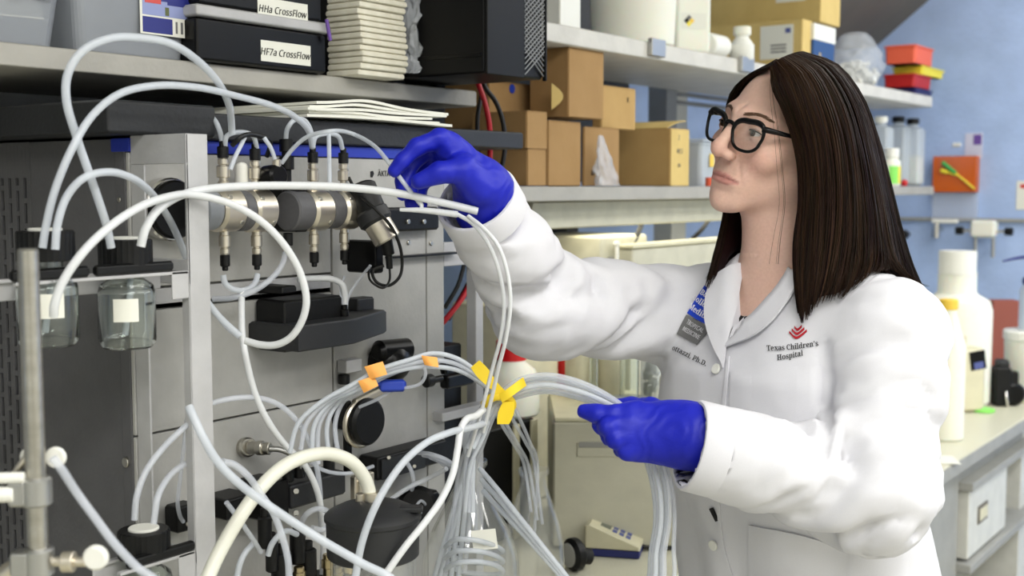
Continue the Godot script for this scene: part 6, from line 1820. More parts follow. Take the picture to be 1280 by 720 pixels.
func coat_sd(p: Vector3) -> float:
	var q := (p - neck_base) * body_axes
	var d := torso_sd(q, 0.0)
	d = smin(d, cone(q, Vector3(0.1, -0.022, -0.01), Vector3(0.158, -0.055, -0.005), 0.05, 0.06), 0.05)
	d = smin(d, cone(q, Vector3(-0.1, -0.022, -0.01), Vector3(-0.158, -0.055, 0.0), 0.05, 0.06), 0.05)
	d = maxf(d, -1.0 - q.y)
	if q.y < -0.15: d += 0.007 * sin(atan2(q.x, q.z) * 7.0 + 0.6 + q.y * 2.0) * clampf((-0.15 - q.y) * 3.0, 0.0, 1.0)
	d += 0.004 * folds.get_noise_3d(p.x * 1.0, p.y * 0.6, p.z * 1.0)
	# sleeves
	for k in (0 if trunk_only else 2):
		var s: Array = arm_r if k == 0 else arm_l
		var w0: float = [0.07, 0.076][k]
		var w1: float = [0.058, 0.067][k]
		var w2: float = [0.05, 0.0525][k]
		var up := cone(p, s[0], s[1], w0, w1)
		var lo := cone(p, s[1], s[2], w1, w2)
		var e := smin(up, lo, 0.035)
		var along_arm := 0.0
		if e < 0.07:
			var ab: Vector3 = s[1] - s[0]
			var bc: Vector3 = s[2] - s[1]
			var wr := 0.0
			var mix := clampf(0.5 + (up - lo) / 0.05, 0.0, 1.0)
			var t := 0.0
			for seg in 2:
				var share := mix if seg == 1 else 1.0 - mix
				if share <= 0.0: continue
				var from: Vector3 = s[seg]
				var d0 := ab if seg == 0 else bc
				var tt := (p - from).dot(d0) / d0.length_squared()
				var o := p - from - d0 * tt
				o = o.normalized()
				t += share * (seg + clampf(tt, 0.0, 1.0))
				wr += share * crease.get_noise_3d(o.x * 0.75 + k * 9.0, o.y * 0.75 + (seg + tt) * 2.2, o.z * 0.75 + (seg + tt) * 3.4)
			wr += 0.55 * (0.35 - absf(wr)) * signf(0.5)
			along_arm = t
			var near := exp(-pow((t - 1.0) / 0.5, 2.0))
			e -= (0.018 * near + 0.01) * wr * clampf((1.88 - t) * 4.0, 0.0, 1.0)
			e += 0.003 * clampf((1.95 - t) * 4.0, 0.0, 1.0) * folds.get_noise_3d(p.x * 2.0, p.y * 2.0, p.z * 2.0)
			# open cuff: end it square and hollow it out
			var along = (p - s[2]).dot(bc.normalized())
			e = maxf(e, along)
			e = maxf(e, -(cone(p, s[2] - bc.normalized() * 0.022, s[2] + bc.normalized() * 0.1, w2 - 0.007, w2 - 0.0055)))
		d = smin(d, e, 0.028 if k == 0 else lerpf(0.03, 0.003, clampf((along_arm - 0.15) * 3.0, 0.0, 1.0)))
	# the sleeve folds in against the trunk
	for j in fold_line.size() - 1: d = smax(d, -cone(p, fold_line[j], fold_line[j + 1], 0.0085, 0.0085), 0.007)
	# opening at the neck and the V below it
	d = smax(d, -cone(q, Vector3(0, -0.06, 0.012), Vector3(0, 0.15, 0.03), 0.05, 0.066), 0.008)
	if q.z > 0.0:
		var v := Vector2(q.x - 0.008, q.y + 0.075)
		var wedge := maxf(absf(v.x) * 0.88 - v.y * 0.46, -0.0)
		var front := absf(v.x) * 0.89 - v.y * 0.45
		d = smax(d, -maxf(front, 0.03 - q.z), 0.006)
	return d


# the place on the coat that a pixel of the photograph shows
func on_coat(px: float, py: float, lift := 0.0) -> Vector3:
	var dir := lens_basis * Vector3((px - 640.0) / 1500.0, (360.0 - py) / 1500.0, -1.0).normalized()
	var t := 1.28
	for k in 60:
		var d := coat_sd(EYE + dir * t)
		if d < 0.0004: break
		t += clampf(d * 0.75, 0.0003, 0.08)
		if t > 2.2: break
	var p := EYE + dir * t
	if lift != 0.0: p += coat_normal(p) * lift
	return p


func coat_normal(p: Vector3) -> Vector3:
	var e := 0.003
	var a := coat_sd(p + Vector3(e, -e, -e))
	var b := coat_sd(p + Vector3(-e, -e, e))
	var c := coat_sd(p + Vector3(-e, e, -e))
	var d := coat_sd(p + Vector3(e, e, e))
	return Vector3(a - b - c + d, -a - b + c + d, -a + b - c + d).normalized()


# a piece of cloth lying on the coat between two edges, each a list of [pixel x, pixel y, lift]
func on_coat_strip(a: Array, b: Array, nu: int, nv: int, thick: float, lift: float) -> Shape:
	var pa := []
	var pb := []
	for q in a: pa.append(Vector3(q[0], q[1], q[2] if q.size() > 2 else 0.0))
	for q in b: pb.append(Vector3(q[0], q[1], q[2] if q.size() > 2 else 0.0))
	var sa := Shape.smooth(pa, 8)
	var sb := Shape.smooth(pb, 8)
	return Shape.new().sheet(nu, nv, func(u, v):
		var q: Vector3 = sa[int(round(u * (sa.size() - 1)))].lerp(sb[int(round(u * (sb.size() - 1)))], v)
		return on_coat(q.x, q.y, lift + q.z), thick)


# flat lettering moved onto the coat: origin pixel, pixels per metre of text along and across
func on_coat_text(text: String, height: float, px: float, py: float, along: Vector2, down: Vector2, bend: float, m: Material, parent: Node, font := "Droid Serif", lift := 0.0018):
	var t := lettering(text, height, font, 0.0)
	var src := t.get_mesh_arrays()
	var s := Shape.new()
	for v in src[Mesh.ARRAY_VERTEX]:
		var q = Vector2(px, py) + along * v.x - down * v.y + Vector2(0, -1) * bend * v.x * v.x
		s.pt(on_coat(q.x, q.y, lift), Vector3.UP)
	for k in s.v.size(): s.n[k] = coat_normal(s.v[k])
	s.idx = src[Mesh.ARRAY_INDEX]
	obj("lettering", s, m, parent)


func to_head(p: Vector3) -> Vector3:
	return (p - head_at) * head_axes / HEAD


func from_head(q: Vector3) -> Vector3:
	return head_at + head_axes * (q * HEAD)


const HEAD := 0.951      # her head against the one the measures below are for


func lip_line(x: float) -> float:
	return -0.0706 - 0.0022 * pow(x / 0.027, 2.0) + 0.0006 * exp(-pow(x / 0.004, 2.0)) * -1.0


func lip_relief(m: Vector3) -> float:
	var fade := clampf(1.0 - pow(m.x / 0.0275, 4.0), 0.0, 1.0)
	var ym := lip_line(m.x)
	var r := 0.0027 * fade * exp(-pow((m.y - ym - 0.0036) / 0.003, 2.0)) * (1.0 - 0.2 * exp(-pow(m.x / 0.0035, 2.0)))
	r += 0.0038 * fade * exp(-pow((m.y - ym + 0.005) / 0.0038, 2.0)) * (1.0 - 0.35 * pow(m.x / 0.0275, 2.0))
	r -= 0.0026 * clampf(1.0 - pow(m.x / 0.0295, 6.0), 0.0, 1.0) * exp(-pow((m.y - ym) / 0.0011, 2.0))
	r -= 0.0018 * clampf(1.0 - pow(m.x / 0.022, 2.0), 0.0, 1.0) * exp(-pow((m.y + 0.0885) / 0.005, 2.0))
	var a := Vector2(0.0185, -0.042)
	var b := Vector2(0.033, -0.077)
	var q := Vector2(m.x, m.y) - a
	var t := q.dot(b - a) / (b - a).length_squared()
	r -= 0.0012 * exp(-pow((q - (b - a) * t).length() / 0.0022, 2.0)) * clampf(1.0 - pow(t * 2.0 - 1.0, 4.0), 0.0, 1.0)
	return r


func head_sd(p: Vector3) -> float:      # p in head axes from the point between the ears at eye height
	var m := Vector3(absf(p.x), p.y, p.z)
	var d := ell(p - Vector3(0, 0.024, -0.014), Vector3(0.0725, 0.081, 0.0915))
	d = smin(d, ell(p - Vector3(0, -0.032, 0.026), Vector3(0.0565, 0.08, 0.06)), 0.03)
	d = smin(d, cone(m, Vector3(0.05, -0.055, 0.005), Vector3(0.018, -0.1, 0.066), 0.02, 0.0145), 0.022)
	d = smin(d, (p - Vector3(0, -0.1045, 0.0775)).length() - 0.0155, 0.02)
	d = smin(d, (m - Vector3(0.0405, -0.03, 0.0605)).length() - 0.0215, 0.02)
	d = smin(d, cone(m, Vector3(0.008, 0.021, 0.0845), Vector3(0.043, 0.02, 0.0645), 0.0085, 0.0085), 0.016)
	# sockets
	d = smax(d, -((m - Vector3(0.0315, 0.0, 0.1)).length() - 0.0165), 0.014)
	# eyelids round the eyeball, with the slit left open
	var lid := (m - Vector3(0.0315, 0.0, 0.0735)).length() - 0.0145
	d = smin(d, lid, 0.005)
	d = smax(d, -ell(m - Vector3(0.0315, -0.0005, 0.0885), Vector3(0.0126, 0.0039, 0.013)), 0.0015)
	# nose
	d = smin(d, cone(p, Vector3(0, 0.012, 0.0885), Vector3(0, -0.026, 0.1095), 0.007, 0.0085), 0.013)
	d = smin(d, (p - Vector3(0, -0.0335, 0.1105)).length() - 0.0105, 0.009)
	d = smin(d, ell(m - Vector3(0.0118, -0.038, 0.0985), Vector3(0.0072, 0.0075, 0.0105)), 0.006)
	d = smax(d, -ell(m - Vector3(0.0062, -0.0465, 0.103), Vector3(0.0036, 0.003, 0.0052)), 0.002)
	# mouth: lips, the line between them and the folds beside them, as relief on the muzzle
	d = smin(d, ell(p - Vector3(0, -0.07, 0.0655), Vector3(0.036, 0.027, 0.0245)), 0.018)
	if p.z > 0.04 and p.y < -0.03:
		d -= lip_relief(m)
	# ears
	d = smin(d, ell(m - Vector3(0.0735, -0.012, -0.008), Vector3(0.008, 0.03, 0.018)), 0.008)
	return d


func skin_sd(p: Vector3) -> float:
	var d := head_sd(to_head(p)) * HEAD
	var q := (p - neck_base) * body_axes
	var jaw := from_head(Vector3(0, -0.05, -0.012))
	d = smin(d, cone(p, jaw, neck_base + body_axes * Vector3(0, -0.05, 0.012), 0.05, 0.053), 0.022)
	if q.y < 0.1:
		var t := torso_sd(q, 0.022)
		t = smin(t, cone(q, Vector3(-0.12, -0.05, 0), Vector3(0.12, -0.05, 0), 0.045, 0.045), 0.04)
		d = smin(d, maxf(t, -0.22 - q.y), 0.04)
	return d


func skin_color(p: Vector3) -> Color:
	var q := to_head(p)
	var m := Vector3(absf(q.x), q.y, q.z)
	var c := Color(0.78, 0.52, 0.42)
	var red := exp(-pow((m - Vector3(0.04, -0.035, 0.07)).length() / 0.022, 2.0)) * 0.5 + exp(-pow((q - Vector3(0, -0.035, 0.118)).length() / 0.014, 2.0)) * 0.4
	c = c.lerp(Color(0.7, 0.34, 0.28), red)
	if q.z > 0.04 and m.x < 0.0274:
		var fade := sqrt(clampf(1.0 - pow(m.x / 0.0275, 2.0), 0.0, 1.0))
		var ym := lip_line(m.x)
		var lip := maxf(q.y - ym - 0.0068 * fade, ym - 0.0092 * fade - q.y)
		c = c.lerp(Color(0.56, 0.235, 0.21), clampf(0.5 - lip / 0.0014, 0.0, 0.8))
	return c


func finger(out: Array, a: Array, r: Array):
	for k in a.size() - 1: out.append([a[k], a[k + 1], r[k], r[k + 1]])


func glove(parent: Node, palm: Array, fingers: Array, wrist: Array):
	# palm bones merge broadly; every finger is a chain of its own, rooted in the palm
	var chains := []
	for f in fingers:
		var c := []
		finger(c, path(f[0]), f[1])
		chains.append(c)
	var pb := []
	for b in palm: pb.append([spot(b[0][0], b[0][1], b[0][2]), spot(b[1][0], b[1][1], b[1][2]), b[2], b[3]])
	var w := path(wrist[0])
	var field := func(p: Vector3) -> float:
		var d := 1e3
		for b in pb: d = smin(d, cone(p, b[0], b[1], b[2], b[3]), 0.016)
		for k in w.size() - 1: d = smin(d, cone(p, w[k], w[k + 1], wrist[1][k], wrist[1][k + 1]), 0.02)
		var fd := 1e3
		for c in chains:
			var e := 1e3
			for b in c: e = smin(e, cone(p, b[0], b[1], b[2], b[3]), 0.004)
			fd = smin(fd, e, 0.0025)
		d = smin(d, fd, 0.009)
		d += 0.0011 * crease.get_noise_3d(p.x * 24.0, p.y * 20.0, p.z * 24.0) + 0.00035 * sin(crease.get_noise_3d(p.x * 14.0, p.y * 14.0, p.z * 14.0) * 16.0)
		return d
	var lo := w[0] as Vector3
	var hi := lo
	for c in chains:
		for b in c:
			lo = lo.min(b[1]); hi = hi.max(b[1])
	for b in pb:
		lo = lo.min(b[0]).min(b[1]); hi = hi.max(b[0]).max(b[1])
	for q in w:
		lo = lo.min(q); hi = hi.max(q)
	var s := Field.new().mesh(field, lo - Vector3.ONE * 0.045, hi + Vector3.ONE * 0.045, 0.0033)
	obj("glove", s, M.nitrile, parent)


func person():
	folds.frequency = 9.0
	folds.seed = 7
	crease.frequency = 1.0
	crease.seed = 11
	crease.fractal_octaves = 2
	crease.fractal_gain = 0.35
	neck_base = spot(988, 352, 1.655)
	var bf := facing(1000, 42)
	body_axes = Basis(Vector3.UP.cross(bf), Vector3.UP, bf)
	var hf := facing(950, 44.6)
	var pitch := deg_to_rad(5.8)
	var hl := Vector3.UP.cross(hf)
	hf = hf.rotated(hl, -pitch)
	var hu := hf.cross(hl)
	head_axes = Basis(hl, hu, hf).rotated(hf, deg_to_rad(-15.1))
	head_at = spot(976.2, 169.3, 1.637)
	arm_r = [neck_base + body_axes * Vector3(-0.16, -0.06, 0.0), spot(678, 384, 1.63), spot(595, 247, 1.455)]
	arm_l = [neck_base + body_axes * Vector3(0.165, -0.065, -0.005), spot(1086, 612, 1.46), spot(862, 556, 1.425)]
	var root := thing("person", "person in white lab coat, glasses and blue gloves handling tubes at the instrument", "person", Vector3(neck_base.x, 0, neck_base.z))
	var line := []
	for q in [[1029, 434], [1031, 470], [1032, 505], [1032, 540], [1031, 566]]: line.append(on_coat(q[0], q[1], 0.001))
	fold_line = line
	# body: head, neck and upper trunk as one surface, the face on a fine grid
	var s := Field.new().mesh(skin_sd, head_at + Vector3(-0.13, -0.17, -0.13), head_at + Vector3(0.13, 0.13, 0.13), 0.0027, skin_color)
	obj("face", s, M.skin, root).name = "body"
	var coarse := Field.new().mesh(func(p): return maxf(skin_sd(p), p.y - head_at.y + 0.155), Vector3(neck_base.x - 0.3, neck_base.y - 0.26, neck_base.z - 0.3), Vector3(neck_base.x + 0.3, head_at.y - 0.14, neck_base.z + 0.3), 0.008, skin_color)
	obj("trunk", coarse, M.skin, root)
	# eyes
	for k in [-1, 1]:
		var e := from_head(Vector3(0.0315 * k, 0, 0.0735))
		var eye := hold("eye", root, e)
		var look := (head_axes.z + head_axes.x * -0.12).normalized()
		var b := Shape.aim(e, e + look)
		var sh := Shape.new()
		sh.colored = true
		sh.tint = Color(0.72, 0.69, 0.66)
		var prof := []
		for j in 15: prof.append(Vector2(sin(PI * j / 14.0) * 0.0122 if j > 0 and j < 14 else 0.0, -cos(PI * j / 14.0) * 0.0122))
		sh.lathe(prof, 24, b, 0.5)
		obj("eyeball", sh, M.eye_surface, eye)
		var ir := Shape.new()
		ir.colored = true
		ir.tint = Color(0.045, 0.022, 0.01)
		ir.lathe([Vector2(0.0, 0.0122), Vector2(0.0058, 0.0109), Vector2(0.0058, 0.0113), Vector2(0.0035, 0.0122), Vector2(0, 0.0126)], 20, b, 0.2)
		obj("iris", ir, M.eye_surface, eye)
		var pu := Shape.new()
		pu.colored = true
		pu.tint = Color(0.005, 0.005, 0.005)
		pu.lathe([Vector2(0.0024, 0.0122), Vector2(0.0022, 0.0127), Vector2(0, 0.0129)], 14, b, 0.2)
		obj("pupil", pu, M.eye_surface, eye)
		var ls := Shape.new()
		ls.colored = true
		ls.tint = Color(0.01, 0.006, 0.005)
		var rim := []
		for j in 9:
			var x := lerpf(-0.0118, 0.0132, j / 8.0)
			var y := 0.0038 * sqrt(maxf(1.0 - pow(x / 0.0134, 2.0), 0.0)) - 0.0004
			rim.append(from_head(Vector3(k * (0.0315 + x), y, 0.0735 + sqrt(maxf(0.0149 * 0.0149 - x * x - y * y, 0.0)))))
		ls.tube(rim, [0.0005, 0.0009, 0.0011, 0.0006], 6, 3)
		obj("eyelash", ls, M.hair_brown, eye)
		# brow: short hairs swept outward
		var br := Shape.new()
		br.colored = true
		for j in 150:
			var t := rng.randf()
			var y := 0.021 + 0.006 * sin(t * 2.2) - 0.005 * t * t + rng.randf_range(-0.0024, 0.0024) * (1.0 - 0.5 * t)
			var at := brow_point(k, 0.012 + 0.034 * t, y)
			var to := brow_point(k, 0.012 + 0.034 * t + 0.006, y + 0.0022 - 0.003 * t)
			br.tint = Color(0.13, 0.075, 0.05)
			br.tube([at, to], [0.0003, 0.00015], 4, 1)
		obj("eyebrow", br, M.hair_brown, root)
	glasses(root)
	hair(root)
	clothes(root)


func brow_point(side: int, x: float, y: float) -> Vector3:      # the skin surface over the eye
	var z := 0.12
	for k in 40:
		var d := head_sd(Vector3(x * side, y, z))
		if d < 0.0003: break
		z -= maxf(d * 0.7, 0.0002)
	return from_head(Vector3(x * side, y, z + 0.0006))


func glasses(root: Node3D):
	var g := hold("glasses", root, from_head(Vector3(0, 0, 0.1)))
	var z0 := 0.1015
	for k in [-1, 1]:
		var c := []
		var inner := []
		for j in 28:
			var a := TAU * j / 28
			var ca := cos(a)
			var sa := sin(a)
			var x := signf(ca) * pow(absf(ca), 0.8) * 0.0245
			var y := signf(sa) * pow(absf(sa), 0.85) * (0.0185 if sa > 0 else 0.0225)
			if sa > 0: y += 0.006 * maxf(ca, 0.0)          # cat-eye corner
			if sa < 0: x *= 0.94
			var q := Vector3(k * (0.0325 + x), -0.004 + y, z0 - 0.011 * pow(absf(0.0325 + x) / 0.057, 2.0))
			c.append(from_head(q))
		var heavy := []
		for j in 29: heavy.append(0.0022 + 0.0019 * maxf(sin(TAU * j / 28), 0.0))
		obj("rim", Shape.new().tube(c, heavy, 8, 2, true), M.black_gloss, g)
		var ctr := Vector3.ZERO
		for q in c: ctr += q / c.size()
		var lens := Shape.new()
		var i0 := lens.pt(ctr, head_axes.z)
		for q in c: lens.pt(q, head_axes.z)
		for j in 28: lens.tri(i0, i0 + 1 + j, i0 + 1 + (j + 1) % 28)
		obj("lens", lens, M.pane, g)
		var hinge := Vector3(k * 0.0575, 0.0095, z0 - 0.0125)
		obj("temple", Shape.new().tube([from_head((hinge + Vector3(-0.004 * k, 0, 0.003))), from_head((hinge + Vector3(0.004 * k, 0, -0.004))), from_head(Vector3(k * 0.071, 0.008, 0.05)), from_head(Vector3(k * 0.078, 0.004, 0.0)), from_head(Vector3(k * 0.079, -0.012, -0.02))], [0.0042, 0.0038, 0.0026, 0.0024, 0.002], 10, 5), M.black_gloss, g)
	obj("bridge", Shape.new().tube([from_head(Vector3(-0.0105, 0.003, z0 - 0.001)), from_head(Vector3(-0.004, 0.0065, z0 + 0.002)), from_head(Vector3(0.004, 0.0065, z0 + 0.002)), from_head(Vector3(0.0105, 0.003, z0 - 0.001))], 0.0026, 8, 5), M.black_gloss, g)


# hair: guide lines from the parting, round the head, to the tips; strands are laid between them
const GUIDES := [
	[[963, 85, 1.553], [966, 112, 1.537], [981, 145, 1.54], [996, 190, 1.548], [1000, 245, 1.55], [992, 305, 1.548], [994, 360, 1.53], [1001, 404, 1.512]],
	[[972, 76, 1.56], [989, 96, 1.538], [1006, 140, 1.53], [1018, 190, 1.533], [1020, 250, 1.535], [1016, 310, 1.532], [1012, 360, 1.52], [1008, 400, 1.508]],
	[[984, 70, 1.575], [1015, 92, 1.55], [1038, 140, 1.54], [1050, 195, 1.54], [1053, 255, 1.538], [1050, 310, 1.53], [1042, 350, 1.515], [1032, 378, 1.502]],
	[[996, 66, 1.605], [1036, 84, 1.59], [1066, 130, 1.58], [1082, 190, 1.575], [1092, 250, 1.57], [1098, 305, 1.555], [1100, 345, 1.535], [1098, 378, 1.52]],
	[[1003, 65, 1.645], [1048, 82, 1.65], [1082, 130, 1.655], [1103, 195, 1.655], [1118, 260, 1.65], [1132, 315, 1.63], [1150, 360, 1.605], [1178, 414, 1.58]],
	[[1002, 66, 1.69], [1044, 84, 1.72], [1074, 135, 1.735], [1094, 200, 1.74], [1106, 265, 1.74], [1116, 315, 1.735], [1128, 355, 1.725], [1140, 385, 1.71]],
	[[992, 68, 1.71], [1012, 84, 1.76], [1030, 135, 1.79], [1036, 200, 1.795], [1036, 265, 1.79], [1034, 315, 1.785], [1030, 350, 1.78], [1026, 375, 1.775]],
	[[980, 72, 1.68], [972, 92, 1.735], [966, 140, 1.765], [962, 200, 1.775], [956, 260, 1.77], [948, 310, 1.765], [940, 345, 1.755], [934, 368, 1.745]],
	[[970, 78, 1.62], [944, 94, 1.67], [930, 130, 1.7], [926, 190, 1.71], [924, 250, 1.705], [918, 300, 1.695], [906, 340, 1.685], [897, 362, 1.675]],
	[[964, 84, 1.575], [936, 96, 1.625], [914, 118, 1.662], [907, 160, 1.69], [912, 225, 1.69], [903, 285, 1.675], [890, 335, 1.655], [882, 362, 1.645]]]


func hair_line(g: Array, s: float) -> Array:      # a line between two guides
	var k := mini(int(s), g.size() - 2)
	var t := s - k
	var out := []
	for j in 8:
		var p0: Vector3 = g[maxi(k - 1, 0)][j]
		var p1: Vector3 = g[k][j]
		var p2: Vector3 = g[k + 1][j]
		var p3: Vector3 = g[mini(k + 2, g.size() - 1)][j]
		out.append(0.5 * ((2.0 * p1) + (p2 - p0) * t + (2.0 * p0 - 5.0 * p1 + 4.0 * p2 - p3) * t * t + (3.0 * p1 - p0 - 3.0 * p2 + p3) * t * t * t))
	return out


func between(lines: Array, s: float) -> Array:
	var k := mini(int(s), lines.size() - 2)
	var out := []
	for j in 8: out.append((lines[k][j] as Vector3).lerp(lines[k + 1][j], s - k))
	return out


func off_skull(p: Vector3, margin: float) -> Vector3:      # hair lies outside the skull
	var q := to_head(p)
	if q.y < -0.03: return p
	for k in 3:
		var d := ell(q - Vector3(0, 0.024, -0.014), Vector3(0.0725, 0.081, 0.0915))
		if d < margin: q += (q - Vector3(0, 0.01, -0.014)).normalized() * (margin - d)
	return from_head(q)


func hair(root: Node3D):
	var g := []
	for q in GUIDES: g.append(path(q))
	var h := hold("hair", root, head_at + Vector3(0, 0.1, 0))
	var mid := from_head(Vector3(0, 0.0, -0.01))
	var laid := []      # a close set of guide lines, lifted off the shoulders of the coat
	for i in 91:
		var l := hair_line(g, i / 90.0 * 9.0)
		for j in 8:
			var p: Vector3 = l[j]
			if p.y < neck_base.y + 0.06:
				var cd := coat_sd(p)
				if cd < 0.008: l[j] = p + coat_normal(p) * (0.008 - cd)
		laid.append(l)
	var under := Shape.new()
	under.colored = true
	under.tint = Color(0.012, 0.0075, 0.006)
	var lines := []
	for i in 91: lines.append(Shape.smooth(laid[i], 4))
	under.sheet(90, 27, func(u, v):
		var l: PackedVector3Array = lines[int(round(u * 90))]
		var p: Vector3 = l[int(round(v * 27))]
		var c := Vector3(mid.x, p.y, mid.z)
		return off_skull(p.lerp(c, 0.055 + 0.03 * v), 0.003), 0.002)
	obj("under_layer", under, M.hair_brown, h)
	var st := Shape.new()
	st.colored = true
	for lock in 800:
		var s := clampf(rng.randf_range(-0.02, 9.02), 0.0, 9.0)
		var lift := rng.randf_range(-0.0045, 0.0025)
		var drop := rng.randf_range(0.84, 1.0)
		var wave := rng.randf() * TAU
		var tone := rng.randf()
		var spread := rng.randf_range(0.04, 0.12)
		for k in 6:
			var ss := clampf(s + rng.randf_range(-1, 1) * spread, 0.0, 9.0)
			var l := between(laid, ss * 10.0)
			var tip := between(laid, s * 10.0)
			var out := []
			var dj := drop * rng.randf_range(0.95, 1.03)
			var over := 0.0065 + lift
			for j in 8:
				var f := j / 7.0
				var jj := minf(f * dj, 1.0) * 7.0
				var j0 := mini(int(jj), 6)
				var p: Vector3 = (l[j0] as Vector3).lerp(l[j0 + 1], jj - j0)
				var q: Vector3 = (tip[j0] as Vector3).lerp(tip[j0 + 1], jj - j0)
				p = p.lerp(q, 0.55 * f * f)
				var dir := Vector3(p.x - mid.x, (p.y - mid.y) * (1.0 if j < 2 else 0.15), p.z - mid.z).normalized()
				p += dir * (lift * (0.4 + 0.6 * minf(j, 2.0) / 2.0) + 0.0022 * sin(wave + f * 5.0) * f) + Vector3(rng.randf_range(-1, 1), 0, rng.randf_range(-1, 1)) * 0.0007
				p = off_skull(p, over)
				out.append(p)
			var warm := rng.randf_range(0.7, 1.3)
			st.tint = Color(0.012, 0.0065, 0.0042).lerp(Color(0.036, 0.018, 0.0095), tone * tone) * warm
			st.tint.a = 1.0
			st.tube(out, [0.0006, 0.0007, 0.0007, 0.0007, 0.0006, 0.0006, 0.0005, 0.0002], 3, 3)
	obj("strands", st, M.hair_brown, h).set_meta("kind", "stuff")
	# loose strands before the ear
	var loose := Shape.new()
	loose.colored = true
	for k in 4:
		loose.tint = Color(0.03, 0.016, 0.01)
		var a := rng.randf_range(-5, 5)
		loose.tube(path([[964 + k * 0.3, 86, 1.55], [964 + a * 0.5, 118, 1.532], [970 + a * 0.8, 165, 1.535], [974 + a, 210, 1.548], [977 + a, 255, 1.56], [970 + a * 1.3, 300, 1.565], [966 + a * 1.6, 330, 1.56]]), 0.00022, 4, 4)
	obj("loose_strands", loose, M.hair_brown, h).set_meta("kind", "stuff")


func clothes(root: Node3D):
	var lo := neck_base + Vector3(0, -1.02, 0)
	var hi := neck_base + Vector3(0, 0.1, 0)
	for q in arm_r + arm_l:
		lo = lo.min(q - Vector3.ONE * 0.09); hi = hi.max(q + Vector3.ONE * 0.09)
	for s in [Vector3(-0.27, 0, -0.27), Vector3(0.27, 0, 0.27)]:
		lo = lo.min(neck_base + s + Vector3(0, -0.5, 0)); hi = hi.max(neck_base + s + Vector3(0, -0.5, 0))
	var coat := obj("coat", Field.new().mesh(coat_sd, lo, hi, 0.0085), M.coat_cotton, root)
	coat.set_meta("label", "white cotton lab coat with embroidered lettering")
	# dark top inside the neck opening
	obj("shirt", Field.new().mesh(func(p):
		var q: Vector3 = (p - neck_base) * body_axes
		var d := torso_sd(q, 0.016)
		d = smin(d, cone(q, Vector3(-0.12, -0.05, 0), Vector3(0.12, -0.05, 0), 0.05, 0.05), 0.04)
		return maxf(maxf(d, q.y + 0.012 + maxf(0.0, q.z) * 0.35), -0.3 - q.y), neck_base + Vector3(-0.25, -0.32, -0.25), neck_base + Vector3(0.25, 0.03, 0.25), 0.007), M.shirt_black, root)
	# lapels, front edge, pockets, seams
	var right_lapel := on_coat_strip([[925, 330, 0.004], [921, 362, 0.003], [917, 390, 0.003], [914, 412, 0.003]], [[897, 352, 0.008], [889, 385, 0.01], [892, 420, 0.009], [908, 462, 0.004]], 26, 6, 0.003, 0.003)
	obj("lapel", right_lapel, M.coat_cotton, coat)
	var left_lapel := on_coat_strip([[992, 322, 0.004], [968, 350, 0.003], [940, 382, 0.003], [915, 411, 0.003]], [[1003, 352, 0.008], [990, 380, 0.01], [955, 418, 0.008], [911, 436, 0.004]], 26, 6, 0.003, 0.003)
	obj("lapel", left_lapel, M.coat_cotton, coat)
	trunk_only = true
	var edge := on_coat_strip([[910, 448], [905, 500], [899, 560], [897, 620], [902, 680], [918, 735]], [[913, 446], [908.5, 500], [902.5, 560], [900.5, 620], [905.5, 680], [922, 735]], 40, 1, 0.0022, 0.0016)
	obj("front_edge", edge, M.coat_cotton, coat)
	var pocket := on_coat_strip([[915, 463], [968, 459], [1026, 459]], [[913, 540], [968, 545], [1022, 548]], 18, 14, 0.0026, 0.0018)
	obj("chest_pocket", pocket, M.coat_cotton, coat)
	obj("hip_pocket", on_coat_strip([[938, 656], [1000, 668], [1060, 686]], [[938, 730], [1000, 735], [1060, 740]], 16, 8, 0.0026, 0.002), M.coat_cotton, coat)
	for b in [[897, 462], [893, 681]]:
		var p := on_coat(b[0], b[1], 0.0035)
		var nn := coat_normal(p)
		obj("button", Shape.new().rod(p - nn * 0.002, p + nn * 0.0014, 0.0072, 20, 0.0008), M.cap_white, coat)
	trunk_only = false
	obj("pen_clip", on_coat_strip([[888, 635], [896, 651]], [[892, 634], [899, 650]], 4, 1, 0.003, 0.002), M.ink, coat)
	for k in 2:      # cuff hems
		var s: Array = arm_r if k == 0 else arm_l
		var ax: Vector3 = (s[2] - s[1]).normalized()
		var w: float = [0.05, 0.0525][k]
		var t := Shape.aim(s[2] - ax * 0.034, s[2])
		obj("cuff", Shape.new().lathe([Vector2(w + 0.001, -0.001), Vector2(w + 0.003, 0.0), Vector2(w + 0.0025, 0.031), Vector2(w + 0.0005, 0.034), Vector2(w - 0.003, 0.034), Vector2(w - 0.003, 0.0)], 40, t), M.coat_cotton, coat)
	# embroidery and patches
	obj("patch", on_coat_strip([[882, 358], [893, 366], [906, 376]], [[859, 392], [874, 401], [892, 410]], 10, 8, 0.001, 0.0022), M.patch_blue, coat)
	obj("patch", on_coat_strip([[858, 394], [872, 401], [889, 412]], [[846, 417], [858, 424], [872, 432]], 10, 8, 0.001, 0.0022), M.patch_grey, coat)
	var al := Vector2(0.86, 0.5) * 900.0
	var dn := Vector2(-0.55, 0.83) * 900.0
	for t in [["Baylor", 890, 373], ["College of", 885, 383], ["Medicine", 879, 393]]: on_coat_text(t[0], 0.0115, t[1], t[2], al * 0.8, dn, 0, M.thread_white, coat, "Droid Serif", 0.0042)
	for t in [["TROPICAL", 871, 409], ["MEDICINE", 866, 417]]: on_coat_text(t[0], 0.0085, t[1], t[2], al * 0.75, dn, 0, M.thread_white, coat, "Droid Sans", 0.0042)
	on_coat_text("ottazzi, Ph.D.", 0.0102, 863, 445, Vector2(0.88, 0.45) * 720.0, Vector2(-0.42, 0.86) * 900.0, 0, M.ink, coat)
